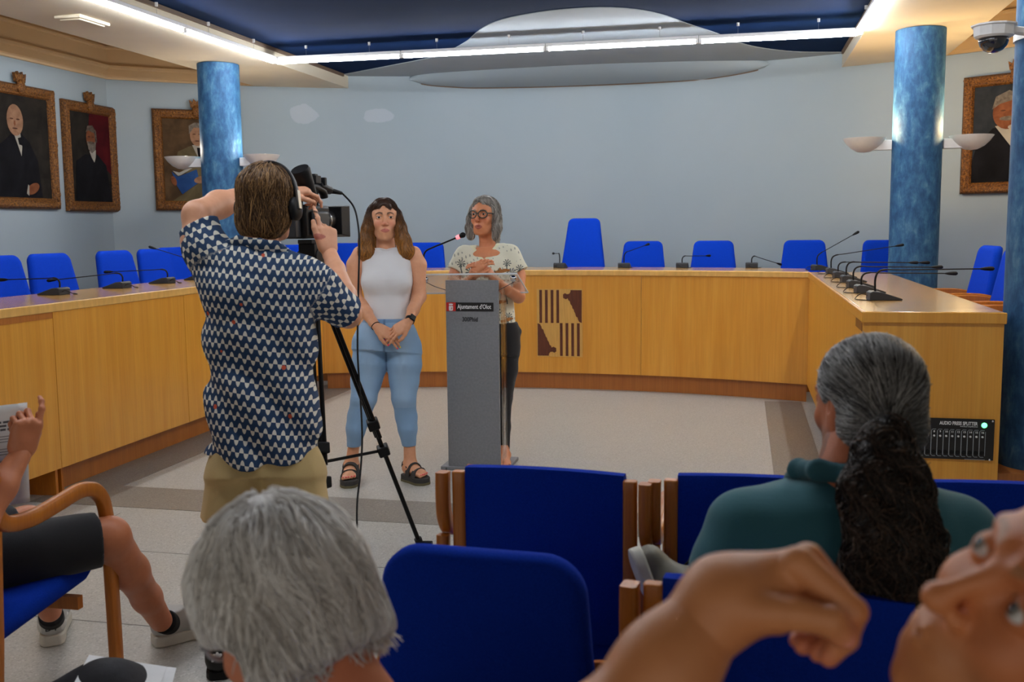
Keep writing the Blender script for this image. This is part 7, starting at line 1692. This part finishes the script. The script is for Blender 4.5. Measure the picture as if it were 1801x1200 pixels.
# arm and head hair, shirt
HR = Field(0.02); HR.ell(H7.w(0, -0.03, 0.052), (0.082, 0.104, 0.086), hR); HR.ell(H7.w(0, -0.055, -0.02), (0.080, 0.07, 0.08), hR, k=0.03); HR.ell(H7.w(0, 0.11, 0.02), (0.085, 0.085, 0.10), hR, mode='-', k=0.01)
hb = body('hair', [(HR, 0.004)], M['hair'], P7, lambda V: np.tile(rgb(60, 54, 50), (len(V), 1)))
T = Field(0.03); ch7 = chest; ax7 = unit(UP*0.9+RR*0.15)
T.loft([(ch7-ax7*0.50, 0.20, 0.14), (ch7-ax7*0.22, 0.20, 0.14), (ch7-ax7*0.04, 0.20, 0.12), (ch7+ax7*0.04, 0.12, 0.08)], RH); T.cone(ch7-RH*0.14-UP*0.03, sh7*0.6+el7*0.4, 0.075, 0.066, cut=True)
body('shirt', [(T, 0.008)], M['cloth'], P7, lambda V: np.tile(rgb(46, 50, 62), (len(V), 1)))
K = Field(0.03); hp = ch7-ax7*0.50
for q in (-1, 1):
    k_ = hp+RH*q*0.12+FH*0.40; k_[2] = 0.52; a_ = k_+FH*0.02; a_[2] = 0.10; K.limb([hp+RH*q*0.08, k_, a_], [0.10, 0.075, 0.05])
body('trousers', [(K, 0.009)], M['cloth'], P7, lambda V: np.tile(rgb(40, 42, 50), (len(V), 1)))
for q in (-1, 1):
    k_ = hp+RH*q*0.12+FH*0.42; k_[2] = 0; shoe(UP, k_-FH*0.05, k_+FH*0.22, P7, (rgb(30, 30, 32), 'black'), h=0.10, wdt=0.048)
c = dup(ch); c.location = (hp[0], hp[1]-0.10, 0); c.rotation_euler = (0, 0, 0); tag(c, 'blue wooden armchair under the man with the raised hand, below the frame', 'chair', 'blue wooden armchairs of the audience')

# ================================================================== BACKPACK WITH PAPERS ON THE FLOOR
bc = W(165, 1330, 2.62); bc = V3(bc[0], bc[1], 0.0)
B = Field(0.05); Rb = np.stack([unit(RH+FH*0.1), unit(FH-RH*0.1), UP], 1)
B.ell(bc+UP*0.18, (0.21, 0.15, 0.18), Rb); B.ell(bc+RH*0.05+UP*0.22, (0.15, 0.12, 0.18), Rb); B.ell(bc-RH*0.12+UP*0.14, (0.10, 0.12, 0.13), Rb)
B.fn(lambda P: 0.010*noise3(P, 18, 151)+0.010*np.abs(noise3(P, 32, 152))); B.plane(bc+UP*0.004, -UP, 0.01)
o = np_mesh('backpack', *B.surface(0.008), M['bag'], None); tag(o, 'black backpack lying open on the floor in the lower left corner', 'bag')
MB().tube(smooth_path([tuple(bc-RH*0.18+UP*0.22), tuple(bc-RH*0.06+UP*0.34-FH*0.02), tuple(bc+RH*0.06+UP*0.36), tuple(bc+RH*0.18+UP*0.28-FH*0.03), tuple(bc+RH*0.23+UP*0.12-FH*0.04)], 5), 1.0, flat=(0.012, 0.035), up=tuple(FH)).build('strap', M['bag'], o)
for k, (dx, dz, rot) in enumerate(((0.02, 0.0, 0.15), (0.05, -0.012, 0.32))):
    a = bc+RH*(dx-0.03)+UP*(0.375+dz)-FH*0.06; e1 = unit(RH+FH*rot*0.6-UP*0.22); e2 = unit(FH*0.6-UP*0.0+UP*0.18-RH*rot*0.3); e2 = unit(e2-e1*(e2@e1)); n_ = np.cross(e1, e2)*0.0012
    vs = [a-e2*0.12, a+e1*0.20-e2*0.12, a+e1*0.20+e2*0.10, a+e2*0.10]; mb = MB().add(vs+[v+n_ for v in vs], [(3, 2, 1, 0), (4, 5, 6, 7), (0, 1, 5, 4), (1, 2, 6, 5), (2, 3, 7, 6), (3, 0, 4, 7)])
    tag(mb.build('paper_sheet', M['paper'], smooth=0), ('upper' if k == 0 else 'lower')+' white paper sheet lying in the open black backpack', 'paper', 'papers in the backpack')
